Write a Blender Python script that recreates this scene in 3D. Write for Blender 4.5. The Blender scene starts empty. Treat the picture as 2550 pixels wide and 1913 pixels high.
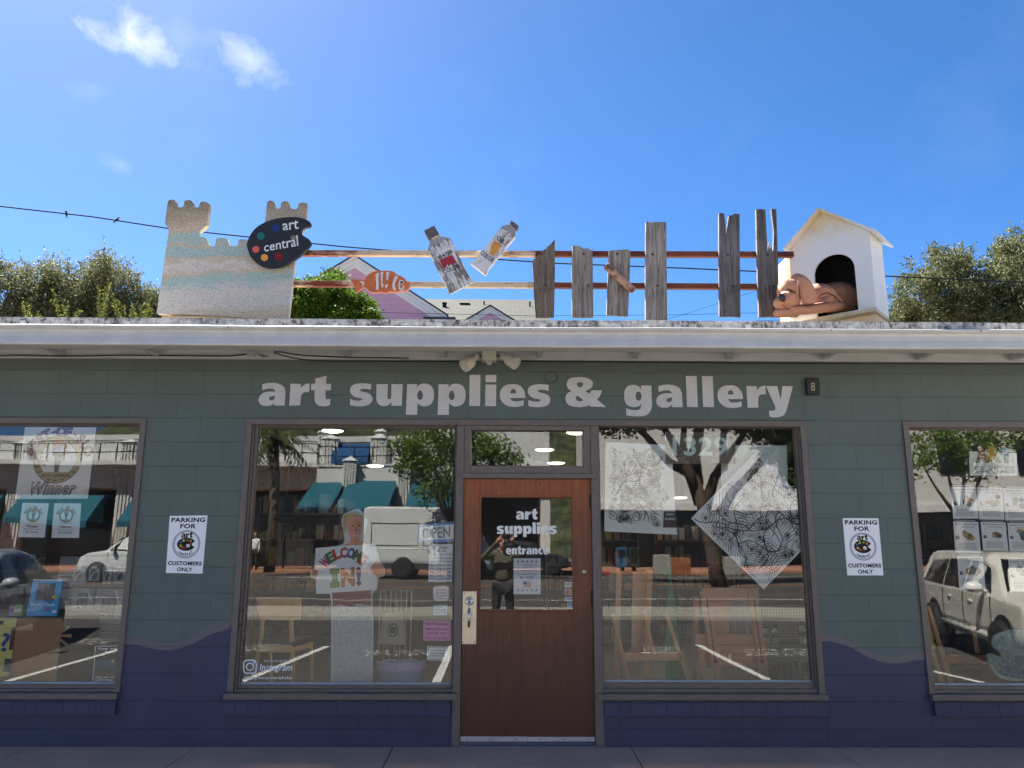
import bpy, bmesh, math, random
import numpy as np
from mathutils import Vector, Matrix
from mathutils.geometry import tessellate_polygon
C = bpy.context.scene.collection
SC = bpy.context.scene
R = math.radians
rnd = random.Random(7)

# ------------------------------------------------------------------ camera, sky, sun, exposure
CAM_D, CAM_H, FPX = 6.33, 1.595, 1894.3
_n = Vector((-17.0, -381.5, FPX)).normalized()
_u = Vector((29.5, 9405.0, FPX)); _u = (_u - _n * _u.dot(_n)).normalized()
_r = _u.cross(_n).normalized()
if _r.x < 0: _r = -_r
CPOS = Vector((0.0, -CAM_D, CAM_H))
cam_d = bpy.data.cameras.new('camera'); cam = bpy.data.objects.new('camera', cam_d); C.objects.link(cam)
cam_d.sensor_width = 36.0; cam_d.lens = FPX / 2550.0 * 36.0
cam_d.clip_start = 0.05; cam_d.clip_end = 2000.0
_cx = Vector((_r.x, _n.x, _u.x)); _cy = Vector((_r.y, _n.y, _u.y)); _cz = Vector((_r.z, _n.z, _u.z))
_m = Matrix((( _cx.x, _cy.x, -_cz.x, CPOS.x), (_cx.y, _cy.y, -_cz.y, CPOS.y), (_cx.z, _cy.z, -_cz.z, CPOS.z), (0, 0, 0, 1)))
cam.matrix_world = _m
SC.camera = cam

def ray(px, py):
    a, b, c = px - 1275.0, -(py - 956.5), FPX
    return Vector((_r.x*a + _r.y*b + _r.z*c, _n.x*a + _n.y*b + _n.z*c, _u.x*a + _u.y*b + _u.z*c))
def at(px, py, Y=0.0):
    """the point of the vertical plane y = Y seen at this pixel of the 2550-wide photograph"""
    d = ray(px, py); return CPOS + d * ((Y + CAM_D) / d.y)
def atz(px, py, Z):
    d = ray(px, py); return CPOS + d * ((Z - CAM_H) / d.z)
def mir(px, py, dist):
    """the street-side point, dist metres out from the glass, whose reflection is seen at this pixel"""
    p = at(px, py, dist); return Vector((p.x, -dist + 0.12, p.z))

SUN = Vector((-0.38, 0.45, 0.81)).normalized()
sun_d = bpy.data.lights.new('sun', 'SUN'); sun_d.energy = 5.0; sun_d.angle = R(0.53); sun_d.color = (1.0, 0.955, 0.89)
sun = bpy.data.objects.new('sun', sun_d); C.objects.link(sun)
sun.rotation_euler = (-SUN).to_track_quat('-Z', 'Y').to_euler(); sun.location = (-3, 6, 12)

world = bpy.data.worlds.new("World"); SC.world = world; world.use_nodes = True
wn = world.node_tree.nodes; wl = world.node_tree.links; wn.clear()
def wnode(t, **k):
    n = wn.new(t)
    for a, b in k.items(): setattr(n, a, b)
    return n
sky = wnode('ShaderNodeTexSky', sky_type='NISHITA', sun_disc=False)
sky.sun_elevation = math.asin(SUN.z); sky.sun_rotation = math.atan2(SUN.x, SUN.y)
sky.air_density = 0.42; sky.dust_density = 0.2; sky.ozone_density = 0.3; sky.altitude = 50
hsv = wnode('ShaderNodeHueSaturation'); hsv.inputs['Saturation'].default_value = 1.3; hsv.inputs['Value'].default_value = 1.0
wl.new(sky.outputs[0], hsv.inputs['Color'])
col = hsv.outputs[0]
tc = wnode('ShaderNodeTexCoord')
def wmath(op, a, b=None, c=None):
    n = wnode('ShaderNodeMath', operation=op)
    for i, v in enumerate((a, b, c)):
        if v is None: continue
        if isinstance(v, (int, float)): n.inputs[i].default_value = v
        else: wl.new(v, n.inputs[i])
    return n.outputs[0]
def wdot(v):
    n = wnode('ShaderNodeVectorMath', operation='DOT_PRODUCT'); wl.new(tc.outputs['Generated'], n.inputs[0]); n.inputs[1].default_value = v; return n.outputs['Value']
# two small fair-weather clouds and faint high haze, as directions on the sky
wz = wnode('ShaderNodeTexNoise'); wz.inputs['Scale'].default_value = 30; wz.inputs['Detail'].default_value = 7; wz.inputs['Roughness'].default_value = 0.62; wz.inputs['Distortion'].default_value = 0.5
wl.new(tc.outputs['Generated'], wz.inputs['Vector'])
wz2 = wnode('ShaderNodeTexNoise'); wz2.inputs['Scale'].default_value = 7; wz2.inputs['Detail'].default_value = 6; wz2.inputs['Roughness'].default_value = 0.6
wl.new(tc.outputs['Generated'], wz2.inputs['Vector'])
mask = None
for (px, py, a, b, gain, tilt) in ((335, 100, 0.064, 0.034, 0.85, -0.12), (625, 150, 0.050, 0.032, 0.55, -0.35), (300, 410, 0.03, 0.014, 0.16, -0.3), (215, 225, 0.03, 0.018, 0.12, 0.2), (450, 100, 0.05, 0.05, 0.2, 0.0)):
    d = ray(px, py).normalized(); e1 = Vector((d.y, -d.x, 0)).normalized(); e2 = e1.cross(d).normalized()
    c1 = e1 * math.cos(tilt) + e2 * math.sin(tilt); c2 = e2 * math.cos(tilt) - e1 * math.sin(tilt)
    u = wmath('DIVIDE', wdot(c1), a); v = wmath('DIVIDE', wdot(c2), b)
    rr = wmath('SQRT', wmath('ADD', wmath('MULTIPLY', u, u), wmath('MULTIPLY', v, v)))
    fr = wmath('GREATER_THAN', wdot(d), 0.5)
    k = wmath('SUBTRACT', wmath('ADD', wmath('MULTIPLY', wz.outputs[0], 1.4), wmath('MULTIPLY', rr, -0.72)), 0.1)
    k = wmath('MULTIPLY', wmath('MULTIPLY', wmath('MINIMUM', wmath('MAXIMUM', k, 0.0), 1.0), gain), fr)
    mask = k if mask is None else wmath('MAXIMUM', mask, k)
veil = wmath('MULTIPLY', wmath('MAXIMUM', wmath('SUBTRACT', wz2.outputs[0], 0.52), 0.0), 0.12)
mask = wmath('MAXIMUM', mask, veil)
mx = wnode('ShaderNodeMix', data_type='RGBA'); wl.new(mask, mx.inputs[0]); wl.new(col, mx.inputs[6]); mx.inputs[7].default_value = (4.4, 4.5, 4.6, 1)
bg = wnode('ShaderNodeBackground'); bg.inputs['Strength'].default_value = 0.05; wl.new(mx.outputs[2], bg.inputs[0])
wo = wnode('ShaderNodeOutputWorld'); wl.new(bg.outputs[0], wo.inputs[0])

SC.view_settings.view_transform = 'Standard'; SC.view_settings.look = 'None'; SC.view_settings.gamma = 1.0
SC.view_settings.exposure = 2.75
SC.cycles.max_bounces = 10; SC.cycles.transparent_max_bounces = 24; SC.cycles.glossy_bounces = 5; SC.cycles.diffuse_bounces = 4
SC.cycles.use_denoising = True; SC.cycles.sample_clamp_indirect = 6.0; SC.cycles.caustics_reflective = False; SC.cycles.caustics_refractive = False

# ------------------------------------------------------------------ materials
def lin(c):
    return tuple(((x / 255.0) / 12.92 if x / 255.0 <= 0.04045 else ((x / 255.0 + 0.055) / 1.055) ** 2.4) for x in c)
_mats = {}
class NT:
    def __init__(s, name):
        s.m = bpy.data.materials.new(name); s.m.use_nodes = True; s.t = s.m.node_tree; s.t.nodes.clear()
    def n(s, t, ins=None, **k):
        nd = s.t.nodes.new(t)
        for a, b in k.items(): setattr(nd, a, b)
        for a, b in (ins or {}).items():
            if hasattr(b, 'is_linked'): s.t.links.new(b, nd.inputs[a])
            else: nd.inputs[a].default_value = b
        return nd
    def math(s, op, *a):
        nd = s.t.nodes.new('ShaderNodeMath'); nd.operation = op
        for i, v in enumerate(a):
            if isinstance(v, (int, float)): nd.inputs[i].default_value = v
            else: s.t.links.new(v, nd.inputs[i])
        return nd.outputs[0]
    def mix(s, f, a, b, blend='MIX'):
        nd = s.t.nodes.new('ShaderNodeMix'); nd.data_type = 'RGBA'; nd.blend_type = blend
        for i, v in ((0, f), (6, a), (7, b)):
            if hasattr(v, 'is_linked'): s.t.links.new(v, nd.inputs[i])
            elif isinstance(v, (int, float)): nd.inputs[i].default_value = v
            else: nd.inputs[i].default_value = (*v[:3], 1)
        return nd.outputs[2]
    def ramp(s, f, stops):
        nd = s.t.nodes.new('ShaderNodeValToRGB'); s.t.links.new(f, nd.inputs[0]); e = nd.color_ramp.elements
        while len(e) < len(stops): e.new(0.5)
        for i, (p, c) in enumerate(stops):
            e[i].position = p; e[i].color = (*(c if isinstance(c, tuple) else (c, c, c)), 1)
        return nd.outputs[0]
    def noise(s, scale, detail=5, rough=0.55, vec=None, dist=0.0, stretch=None):
        if vec is None: vec = s.obj()
        if stretch: vec = s.n('ShaderNodeMapping', {'Vector': vec, 'Scale': stretch}).outputs[0]
        return s.n('ShaderNodeTexNoise', {'Vector': vec, 'Scale': scale, 'Detail': detail, 'Roughness': rough, 'Distortion': dist}).outputs[0]
    def obj(s):
        if not hasattr(s, '_o'): s._o = s.n('ShaderNodeTexCoord').outputs['Object']
        return s._o
    def pos(s):
        if not hasattr(s, '_p'): s._p = s.n('ShaderNodeNewGeometry').outputs['Position']
        return s._p
    def out(s, sh):
        o = s.t.nodes.new('ShaderNodeOutputMaterial'); s.t.links.new(sh, o.inputs[0]); return s.m
    def pbr(s, color, rough=0.6, metal=0.0, bump=None, bstr=0.2, bdist=0.01, **k):
        p = s.t.nodes.new('ShaderNodeBsdfPrincipled')
        for nm, v in (('Base Color', color), ('Roughness', rough), ('Metallic', metal)):
            if hasattr(v, 'is_linked'): s.t.links.new(v, p.inputs[nm])
            else: p.inputs[nm].default_value = (*v[:3], 1) if nm == 'Base Color' else v
        for nm, v in k.items(): p.inputs[nm.replace('_', ' ')].default_value = v
        if bump is not None:
            b = s.n('ShaderNodeBump', {'Strength': bstr, 'Distance': bdist, 'Height': bump}); s.t.links.new(b.outputs[0], p.inputs['Normal'])
        return p.outputs[0]
def mat(name, rgb, rough=0.55, metal=0.0, var=0.12, scale=9.0, bump=0.0, bscale=60.0, spec=0.5):
    """plain surface with a little dirt variation; rgb is the surface's own colour, 0-255 sRGB"""
    if name in _mats: return _mats[name]
    t = NT(name); c = lin(rgb)
    f = t.noise(scale, 6, 0.6)
    cc = t.mix(t.ramp(f, [(0.3, 0.0), (0.72, 1.0)]), tuple(x * (1 - var) for x in c), tuple(min(1, x * (1 + var * 0.6)) for x in c))
    r = t.math('ADD', t.math('MULTIPLY', f, 0.16), rough - 0.08)
    b = t.noise(bscale, 4) if bump else None
    _mats[name] = t.out(t.pbr(cc, r, metal, b, bump, 0.004, Specular_IOR_Level=spec)); return _mats[name]
def paper(rgb): return mat('paper_%d_%d_%d' % tuple(rgb), rgb, 0.75, 0, 0.04, 5, spec=0.3)
def ink(rgb): return mat('ink_%d_%d_%d' % tuple(rgb), rgb, 0.6, 0, 0.05, 20, spec=0.3)
def emit(name, rgb, s):
    if name in _mats: return _mats[name]
    t = NT(name); e = t.n('ShaderNodeEmission', {'Color': (*lin(rgb), 1), 'Strength': s}); _mats[name] = t.out(e.outputs[0]); return _mats[name]

# ------------------------------------------------------------------ mesh building
def smoothpath(txt, f=None, seg=5):
    """'x,y x,y! ...' -> points; '!' is a sharp corner, the rest is joined by a smooth curve; closed"""
    P = []
    for w in txt.split():
        k = w.endswith('!'); x, y = w.rstrip('!').split(','); P.append((float(x), float(y), k))
    n = len(P); out = []
    for i in range(n):
        x0, y0, k0 = P[i]; x1, y1, k1 = P[(i + 1) % n]; out.append((x0, y0))
        if k0 and k1: continue
        xp, yp, _ = P[i - 1]; xn, yn, _ = P[(i + 2) % n]
        t0 = ((x1 - x0), (y1 - y0)) if k0 else ((x1 - xp) / 2, (y1 - yp) / 2)
        t1 = ((x1 - x0), (y1 - y0)) if k1 else ((xn - x0) / 2, (yn - y0) / 2)
        for j in range(1, seg):
            t = j / seg; a = 2*t**3 - 3*t**2 + 1; b = t**3 - 2*t**2 + t; c = -2*t**3 + 3*t**2; d = t**3 - t**2
            out.append((a*x0 + b*t0[0] + c*x1 + d*t1[0], a*y0 + b*t0[1] + c*y1 + d*t1[1]))
    return [f(*p) for p in out] if f else out
_tx = {}
def textmesh(s, bold=0.0, shear=0.0):
    key = (s, bold, shear)
    if key in _tx: return _tx[key]
    cu = bpy.data.curves.new('t', 'FONT'); cu.body = s; cu.offset = bold; cu.shear = shear; cu.resolution_u = 3; cu.align_x = 'CENTER'; cu.space_line = 1.0
    if bold: cu.space_character = 1.0 + bold * 1.6
    o = bpy.data.objects.new('t', cu); C.objects.link(o)
    dg = bpy.context.evaluated_depsgraph_get(); me = bpy.data.meshes.new_from_object(o.evaluated_get(dg))
    v = [(p.co.x, p.co.y) for p in me.vertices]; fc = [tuple(p.vertices) for p in me.polygons]
    bpy.data.objects.remove(o); bpy.data.curves.remove(cu); bpy.data.meshes.remove(me)
    x0 = min(p[0] for p in v); x1 = max(p[0] for p in v); y0 = min(p[1] for p in v); y1 = max(p[1] for p in v)
    v = [((p[0] - x0) / (x1 - x0), (p[1] - y0) / max(1e-6, y1 - y0)) for p in v]
    _tx[key] = (v, fc, (x1 - x0) / max(1e-6, y1 - y0)); return _tx[key]
class Card:
    """a flat sheet given by four corners (top left, top right, bottom right, bottom left); p(u, v, off) lies off metres in front of it"""
    def __init__(s, tl, tr, br, bl, n=None):
        s.c = [Vector(p) for p in (tl, tr, br, bl)]
        s.n = Vector(n) if n else ((s.c[1] - s.c[3]).cross(s.c[0] - s.c[2])).normalized()
        if n is None and s.n.y > 0: s.n = -s.n
    def p(s, u, v, off=0.0):
        tl, tr, br, bl = s.c
        return (bl * (1 - u) + br * u) * (1 - v) + (tl * (1 - u) + tr * u) * v + s.n * off
def pcard(Y, *pts): return Card(*[at(x, y, Y) for x, y in pts])
class MB:
    def __init__(s): s.v = []; s.f = []; s.m = []
    def add(s, vs, fs, m=None):
        b = len(s.v); s.v += [tuple(p) for p in vs]; s.f += [tuple(b + i for i in f) for f in fs]; s.m += [m] * len(fs); return s
    def box(s, x0, y0, z0, x1, y1, z1, m=None):
        return s.add([(x0,y0,z0),(x1,y0,z0),(x1,y1,z0),(x0,y1,z0),(x0,y0,z1),(x1,y0,z1),(x1,y1,z1),(x0,y1,z1)],
                     [(0,3,2,1),(4,5,6,7),(0,1,5,4),(1,2,6,5),(2,3,7,6),(3,0,4,7)], m)
    def bar(s, a, b, w, h, m=None, up=(0, 0, 1)):
        a = Vector(a); b = Vector(b); d = (b - a).normalized(); x = d.cross(Vector(up))
        if x.length < 1e-4: x = d.cross(Vector((0, 1, 0)))
        x.normalize(); z = x.cross(d); x = x * w / 2; z = z * h / 2
        return s.add([a-x-z, a+x-z, a+x+z, a-x+z, b-x-z, b+x-z, b+x+z, b-x+z], [(0,1,2,3),(7,6,5,4),(0,4,5,1),(1,5,6,2),(2,6,7,3),(3,7,4,0)], m)
    def tube(s, pts, r, n=8, m=None, cap=True):
        pts = [Vector(p) for p in pts]; rs = r if isinstance(r, (list, tuple)) else [r] * len(pts); vs = []; fs = []
        pd = None
        for i, p in enumerate(pts):
            d = ((pts[min(i+1, len(pts)-1)]) - pts[max(i-1, 0)]).normalized()
            x = d.cross(Vector((0, 0, 1))) if pd is None else pd - d * pd.dot(d)
            if x.length < 1e-4: x = d.cross(Vector((0, 1, 0)))
            x.normalize(); pd = x; y = d.cross(x)
            for k in range(n):
                a = 2 * math.pi * k / n; vs.append(p + (x * math.cos(a) + y * math.sin(a)) * rs[i])
        for i in range(len(pts) - 1):
            for k in range(n):
                k2 = (k + 1) % n; fs.append((i*n+k, i*n+k2, (i+1)*n+k2, (i+1)*n+k))
        if cap: fs += [tuple(range(n))[::-1], tuple((len(pts)-1)*n + k for k in range(n))]
        return s.add(vs, fs, m)
    def lathe(s, c, prof, n=20, m=None, axis=(0, 0, 1)):
        ax = Vector(axis).normalized(); x = ax.orthogonal().normalized(); y = ax.cross(x); c = Vector(c)
        vs = []; fs = []
        for (rr, h) in prof:
            for k in range(n):
                a = 2 * math.pi * k / n; vs.append(c + ax * h + (x * math.cos(a) + y * math.sin(a)) * rr)
        for i in range(len(prof) - 1):
            for k in range(n):
                k2 = (k + 1) % n; fs.append((i*n+k, i*n+k2, (i+1)*n+k2, (i+1)*n+k))
        if prof[0][0] > 1e-5: fs.append(tuple(range(n))[::-1])
        if prof[-1][0] > 1e-5: fs.append(tuple((len(prof)-1)*n + k for k in range(n)))
        return s.add(vs, fs, m)
    def ell(s, c, r, n=12, k=8, m=None, rot=None):
        c = Vector(c); vs = []; fs = []
        for i in range(k + 1):
            t = math.pi * i / k
            for j in range(n):
                a = 2 * math.pi * j / n; p = Vector((r[0]*math.sin(t)*math.cos(a), r[1]*math.sin(t)*math.sin(a), r[2]*math.cos(t)))
                if rot is not None: p = rot @ p
                vs.append(c + p)
        for i in range(k):
            for j in range(n): fs.append((i*n+j, (i+1)*n+j, (i+1)*n+(j+1)%n, i*n+(j+1)%n))
        return s.add(vs, fs, m)
    def flat(s, loops, m=None):
        """filled outline (first loop) with holes"""
        L = [[Vector(p) for p in l] for l in loops]; vs = [p for l in L for p in l]
        return s.add(vs, [tuple(t) for t in tessellate_polygon(L)], m)
    def slab(s, loops, vec, m=None, sm=None):
        """filled outline given thickness by vec"""
        vec = Vector(vec); L = [[Vector(p) for p in l] for l in loops]; vs = [p for l in L for p in l]; T = [tuple(t) for t in tessellate_polygon(L)]
        n = len(vs); s.add(vs, T, m); s.add([p + vec for p in vs], [t[::-1] for t in T], sm or m)
        for l in L:
            k = len(l); s.add(list(l) + [p + vec for p in l], [(i, (i+1) % k, k + (i+1) % k, k + i) for i in range(k)], sm or m)
        return s
    # --- things drawn on a card
    def quad(s, c, u0, v0, u1, v1, off, m): return s.add([c.p(u0,v0,off), c.p(u1,v0,off), c.p(u1,v1,off), c.p(u0,v1,off)], [(0,1,2,3)], m)
    def sheet(s, c, m, th=0.001):
        q = [c.p(0,0), c.p(1,0), c.p(1,1), c.p(0,1)]; return s.slab([q], c.n * -th, m)
    def cpoly(s, c, pts, off, m): return s.flat([[c.p(u, v, off) for u, v in pts]], m)
    def text(s, c, t, u0, v0, u1, v1, off, m, bold=0.0, shear=0.0, fit=False):
        v, f, asp = textmesh(t, bold, shear); 
        return s.add([c.p(u0 + (u1-u0)*p[0], v0 + (v1-v0)*p[1], off) for p in v], f, m)
    def disc(s, c, u, v, ru, rv, off, m, n=24, r0=0.0, a0=0.0, a1=6.28319):
        if r0 <= 0 and a1 - a0 > 6.28: return s.add([c.p(u + ru*math.cos(2*math.pi*i/n), v + rv*math.sin(2*math.pi*i/n), off) for i in range(n)], [tuple(range(n))], m)
        vs = []
        for i in range(n + 1):
            a = a0 + (a1 - a0) * i / n
            vs += [c.p(u + ru*math.cos(a), v + rv*math.sin(a), off), c.p(u + ru*r0*math.cos(a), v + rv*r0*math.sin(a), off)]
        return s.add(vs, [(2*i, 2*i+2, 2*i+3, 2*i+1) for i in range(n)], m)
    def stroke(s, c, pts, w, off, m, asp=1.0):
        """a pen line along (u, v) points; w in u units, asp = card width / height"""
        vs = []; n = len(pts)
        for i, (u, v) in enumerate(pts):
            a = pts[max(i-1, 0)]; b = pts[min(i+1, n-1)]; dx = (b[0]-a[0]) * asp; dy = b[1]-a[1]; L = math.hypot(dx, dy) or 1e-9
            ww = w[i] if isinstance(w, list) else w
            nx, ny = -dy/L*ww/2, dx/L*ww/2*asp
            vs += [c.p(u + nx, v + ny, off), c.p(u - nx, v - ny, off)]
        return s.add(vs, [(2*i, 2*i+1, 2*i+3, 2*i+2) for i in range(n-1)], m)
    def build(s, name, m=None, parent=None, smooth=False, loc=None):
        V = np.array(s.v, dtype=np.float64).reshape(-1, 3)
        if parent is not None: o0 = np.array(wloc(parent))
        elif loc is not None: o0 = np.array(loc, float)
        else:
            mn, mxx = V.min(0), V.max(0); o0 = np.array(((mn[0]+mxx[0])/2, (mn[1]+mxx[1])/2, mn[2]))
        me = bpy.data.meshes.new(name); me.from_pydata((V - o0).tolist(), [], s.f)
        ms = []; idx = []
        for q in s.m:
            q = q or m
            if q not in ms: ms.append(q)
            idx.append(ms.index(q))
        for q in ms: me.materials.append(q)
        me.polygons.foreach_set('material_index', idx)
        if smooth: me.polygons.foreach_set('use_smooth', [True] * len(s.f))
        me.validate(); me.update()
        o = bpy.data.objects.new(name, me); C.objects.link(o)
        if parent is not None: o.parent = parent
        else: o.location = o0
        return o
def wloc(o):
    p = Vector((0, 0, 0))
    while o is not None: p += o.location; o = o.parent
    return p
def tag(o, label, cat, group=None, kind=None):
    if label: o['label'] = label
    if cat: o['category'] = cat
    if group: o['group'] = group
    if kind: o['kind'] = kind
    return o
def empty(name, loc, label=None, cat=None, group=None):
    o = bpy.data.objects.new(name, None); C.objects.link(o); o.location = loc; o.empty_display_size = 0.2
    return tag(o, label, cat, group)
def struct(o): o['kind'] = 'structure'; return o
def bevel(o, w=0.004, seg=2):
    b = o.modifiers.new('bevel', 'BEVEL'); b.width = w; b.segments = seg; b.limit_method = 'ANGLE'; return o
def remesh(o, size, it=6):
    r = o.modifiers.new('remesh', 'REMESH'); r.mode = 'VOXEL'; r.voxel_size = size; r.use_smooth_shade = True
    q = o.modifiers.new('smooth', 'SMOOTH'); q.factor = 0.5; q.iterations = it; return o
# ------------------------------------------------------------------ special materials
def wallmat(name, rgb):
    t = NT(name); c = lin(rgb)
    sp = t.n('ShaderNodeSeparateXYZ', {0: t.pos()})
    vec = t.n('ShaderNodeCombineXYZ', {0: t.math('ADD', sp.outputs[0], 0.11), 1: t.math('ADD', sp.outputs[2], -0.1335 + 0.2032 * 4), 2: 0.0}).outputs[0]
    wob = t.n('ShaderNodeTexNoise', {'Vector': t.pos(), 'Scale': 3.0, 'Detail': 2.0}).outputs['Color']
    vec2 = t.n('ShaderNodeVectorMath', {0: vec, 1: t.n('ShaderNodeVectorMath', {0: wob, 1: (0.006, 0.006, 0)}, operation='MULTIPLY').outputs[0]}, operation='ADD').outputs[0]
    br = t.n('ShaderNodeTexBrick', {'Vector': vec2, 'Scale': 1.0, 'Brick Width': 0.4064, 'Row Height': 0.2032, 'Mortar Size': 0.0042, 'Mortar Smooth': 0.35, 'Bias': 0.0})
    br.offset = 0.5
    hz = t.math('ABSOLUTE', t.math('SUBTRACT', t.math('FRACT', t.math('DIVIDE', t.n('ShaderNodeSeparateXYZ', {0: vec2}).outputs[1], 0.2032)), 0.5))
    hline = t.math('GREATER_THAN', hz, 0.486)                        # bed joints read more than head joints under thick paint
    brk = t.math('GREATER_THAN', t.noise(2.4, 3, vec=t.pos()), 0.42)
    jo = t.math('ADD', t.math('MULTIPLY', hline, t.math('ADD', 0.06, t.math('MULTIPLY', brk, 0.2))), t.math('MULTIPLY', br.outputs['Fac'], 0.10))
    big = t.noise(1.3, 5, 0.6, vec=t.pos()); fine = t.noise(42, 5, 0.7, vec=t.pos()); mid = t.noise(9, 4, 0.6, vec=t.pos())
    a = t.mix(t.ramp(big, [(0.3, 0.0), (0.7, 1.0)]), tuple(x * 0.88 for x in c), tuple(x * 1.1 for x in c))
    a = t.mix(t.math('MULTIPLY', t.ramp(mid, [(0.45, 0.0), (0.75, 1.0)]), 0.16), a, tuple(x * 0.7 + 0.02 for x in c))
    a = t.mix(t.math('MULTIPLY', t.ramp(fine, [(0.66, 0.0), (0.76, 1.0)]), 0.4), a, tuple(x * 0.5 for x in c))
    stv = t.noise(1.0, 5, 0.65, vec=t.pos(), stretch=(7, 7, 0.8)); a = t.mix(t.math('MULTIPLY', t.ramp(stv, [(0.52, 0.0), (0.75, 1.0)]), 0.22), a, tuple(x * 0.55 + 0.015 for x in c))
    a = t.mix(jo, a, tuple(x * 0.3 for x in c))
    h = t.math('SUBTRACT', t.math('MULTIPLY', fine, 0.25), t.math('ADD', t.math('MULTIPLY', hline, 1.0), t.math('MULTIPLY', br.outputs['Fac'], 0.8)))
    return t.out(t.pbr(a, t.math('ADD', 0.5, t.math('MULTIPLY', mid, 0.2)), 0, h, 0.55, 0.006))
TEAL = wallmat('teal_wall_paint', (91, 103, 96)); NAVY = wallmat('navy_wall_paint', (62, 62, 88)); TAUPE = wallmat('taupe_wall_paint', (112, 104, 104))
TRIM = mat('taupe_trim_paint', (110, 99, 91), 0.5, 0, 0.14, 14, 0.15, 90)
def glassmat(name, amp=1.0):
    t = NT(name)
    b = t.n('ShaderNodeBump', {'Strength': 1.0, 'Distance': 0.0010 * amp, 'Height': t.n('ShaderNodeTexNoise', {'Vector': t.n('ShaderNodeMapping', {'Vector': t.pos(), 'Scale': (0.8, 1.0, 1.5)}).outputs[0], 'Scale': 1.35, 'Detail': 1.0, 'Roughness': 0.3}).outputs[0]})
    fr = t.n('ShaderNodeFresnel', {'IOR': 1.52})
    k = t.math('MINIMUM', t.math('ADD', t.math('MULTIPLY', fr.outputs[0], 1.4), 0.032), 0.95)
    g = t.n('ShaderNodeBsdfGlossy', {'Color': (0.97, 1.0, 0.99, 1), 'Roughness': 0.0, 'Normal': b.outputs[0]})
    tr = t.n('ShaderNodeBsdfTransparent', {'Color': (0.96, 0.985, 0.975, 1)})
    dust = t.math('MULTIPLY', t.ramp(t.noise(2.2, 6, .7, vec=t.pos()), [(.35, 0.2), (.75, 1.0)]), 0.032)       # thin film of street dust
    df = t.n('ShaderNodeBsdfDiffuse', {'Color': (0.62, 0.6, 0.57, 1)})
    mx_ = t.n('ShaderNodeMixShader', {0: k, 1: tr.outputs[0], 2: g.outputs[0]})
    return t.out(t.n('ShaderNodeMixShader', {0: dust, 1: mx_.outputs[0], 2: df.outputs[0]}).outputs[0])
GLASS = glassmat('shop_window_glass')
DOORGLASS = glassmat('door_glass', 0.25)
def moldmat():
    t = NT('mildewed_roof_edge_paint'); n1 = t.noise(26, 8, 0.72, vec=t.pos()); n2 = t.noise(3.5, 5, 0.6, vec=t.pos())
    st = t.n('ShaderNodeTexNoise', {'Vector': t.n('ShaderNodeMapping', {'Vector': t.pos(), 'Scale': (1, 1, 0.25)}).outputs[0], 'Scale': 38, 'Detail': 5, 'Roughness': 0.7}).outputs[0]
    k = t.ramp(t.math('ADD', t.math('ADD', t.math('MULTIPLY', n1, 0.75), t.math('MULTIPLY', st, 0.4)), t.math('MULTIPLY', n2, 0.35)), [(0.62, 0.0), (0.76, 0.42), (0.86, 1.0)])
    a = t.mix(k, lin((205, 203, 200)), lin((70, 68, 64)))
    return t.out(t.pbr(a, 0.85, 0, n1, 0.4, 0.01))
MOLD = moldmat()
GUTTER = mat('white_gutter_enamel', (212, 208, 198), 0.4, 0, 0.1, 7)
SOFFIT = mat('white_soffit_paint', (190, 190, 190), 0.6, 0, 0.1, 8)
WHITE = mat('white_paint', (222, 222, 222), 0.5, 0, 0.06, 6)
BLACK = mat('black_rubber', (24, 24, 26), 0.55, 0, 0.15, 20)
STEEL = mat('brushed_steel', (190, 182, 165), 0.32, 0.85, 0.06, 20)
DARKMETAL = mat('dark_bronze_metal', (38, 34, 33), 0.4, 0.7)
LETTER = mat('grey_white_sign_paint', (205, 204, 203), 0.55, 0, 0.1, 5)
def doorwood():
    t = NT('worn_brown_door_wood')
    s1 = t.noise(5, 7, 0.62, vec=t.pos(), stretch=(7, 7, 0.55)); s2 = t.noise(30, 5, 0.6, vec=t.pos(), stretch=(6, 6, 0.22)); w = t.noise(1.6, 4, 0.6, vec=t.pos(), stretch=(1, 1, 0.7))
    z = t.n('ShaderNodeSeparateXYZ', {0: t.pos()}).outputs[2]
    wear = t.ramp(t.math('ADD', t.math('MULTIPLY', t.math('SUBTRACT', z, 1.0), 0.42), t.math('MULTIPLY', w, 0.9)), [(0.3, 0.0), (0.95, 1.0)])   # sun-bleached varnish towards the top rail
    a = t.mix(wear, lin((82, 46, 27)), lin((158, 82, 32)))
    a = t.mix(t.math('MULTIPLY', t.ramp(s1, [(0.40, 0.0), (0.66, 1.0)]), 0.5), a, lin((54, 30, 18)))
    a = t.mix(t.math('MULTIPLY', t.ramp(s2, [(0.62, 0.0), (0.78, 1.0)]), 0.28), a, lin((150, 92, 46)))
    return t.out(t.pbr(a, t.math('ADD', 0.36, t.math('MULTIPLY', s1, 0.2)), 0, s2, 0.12, 0.003))
DOORWOOD = doorwood()

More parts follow.
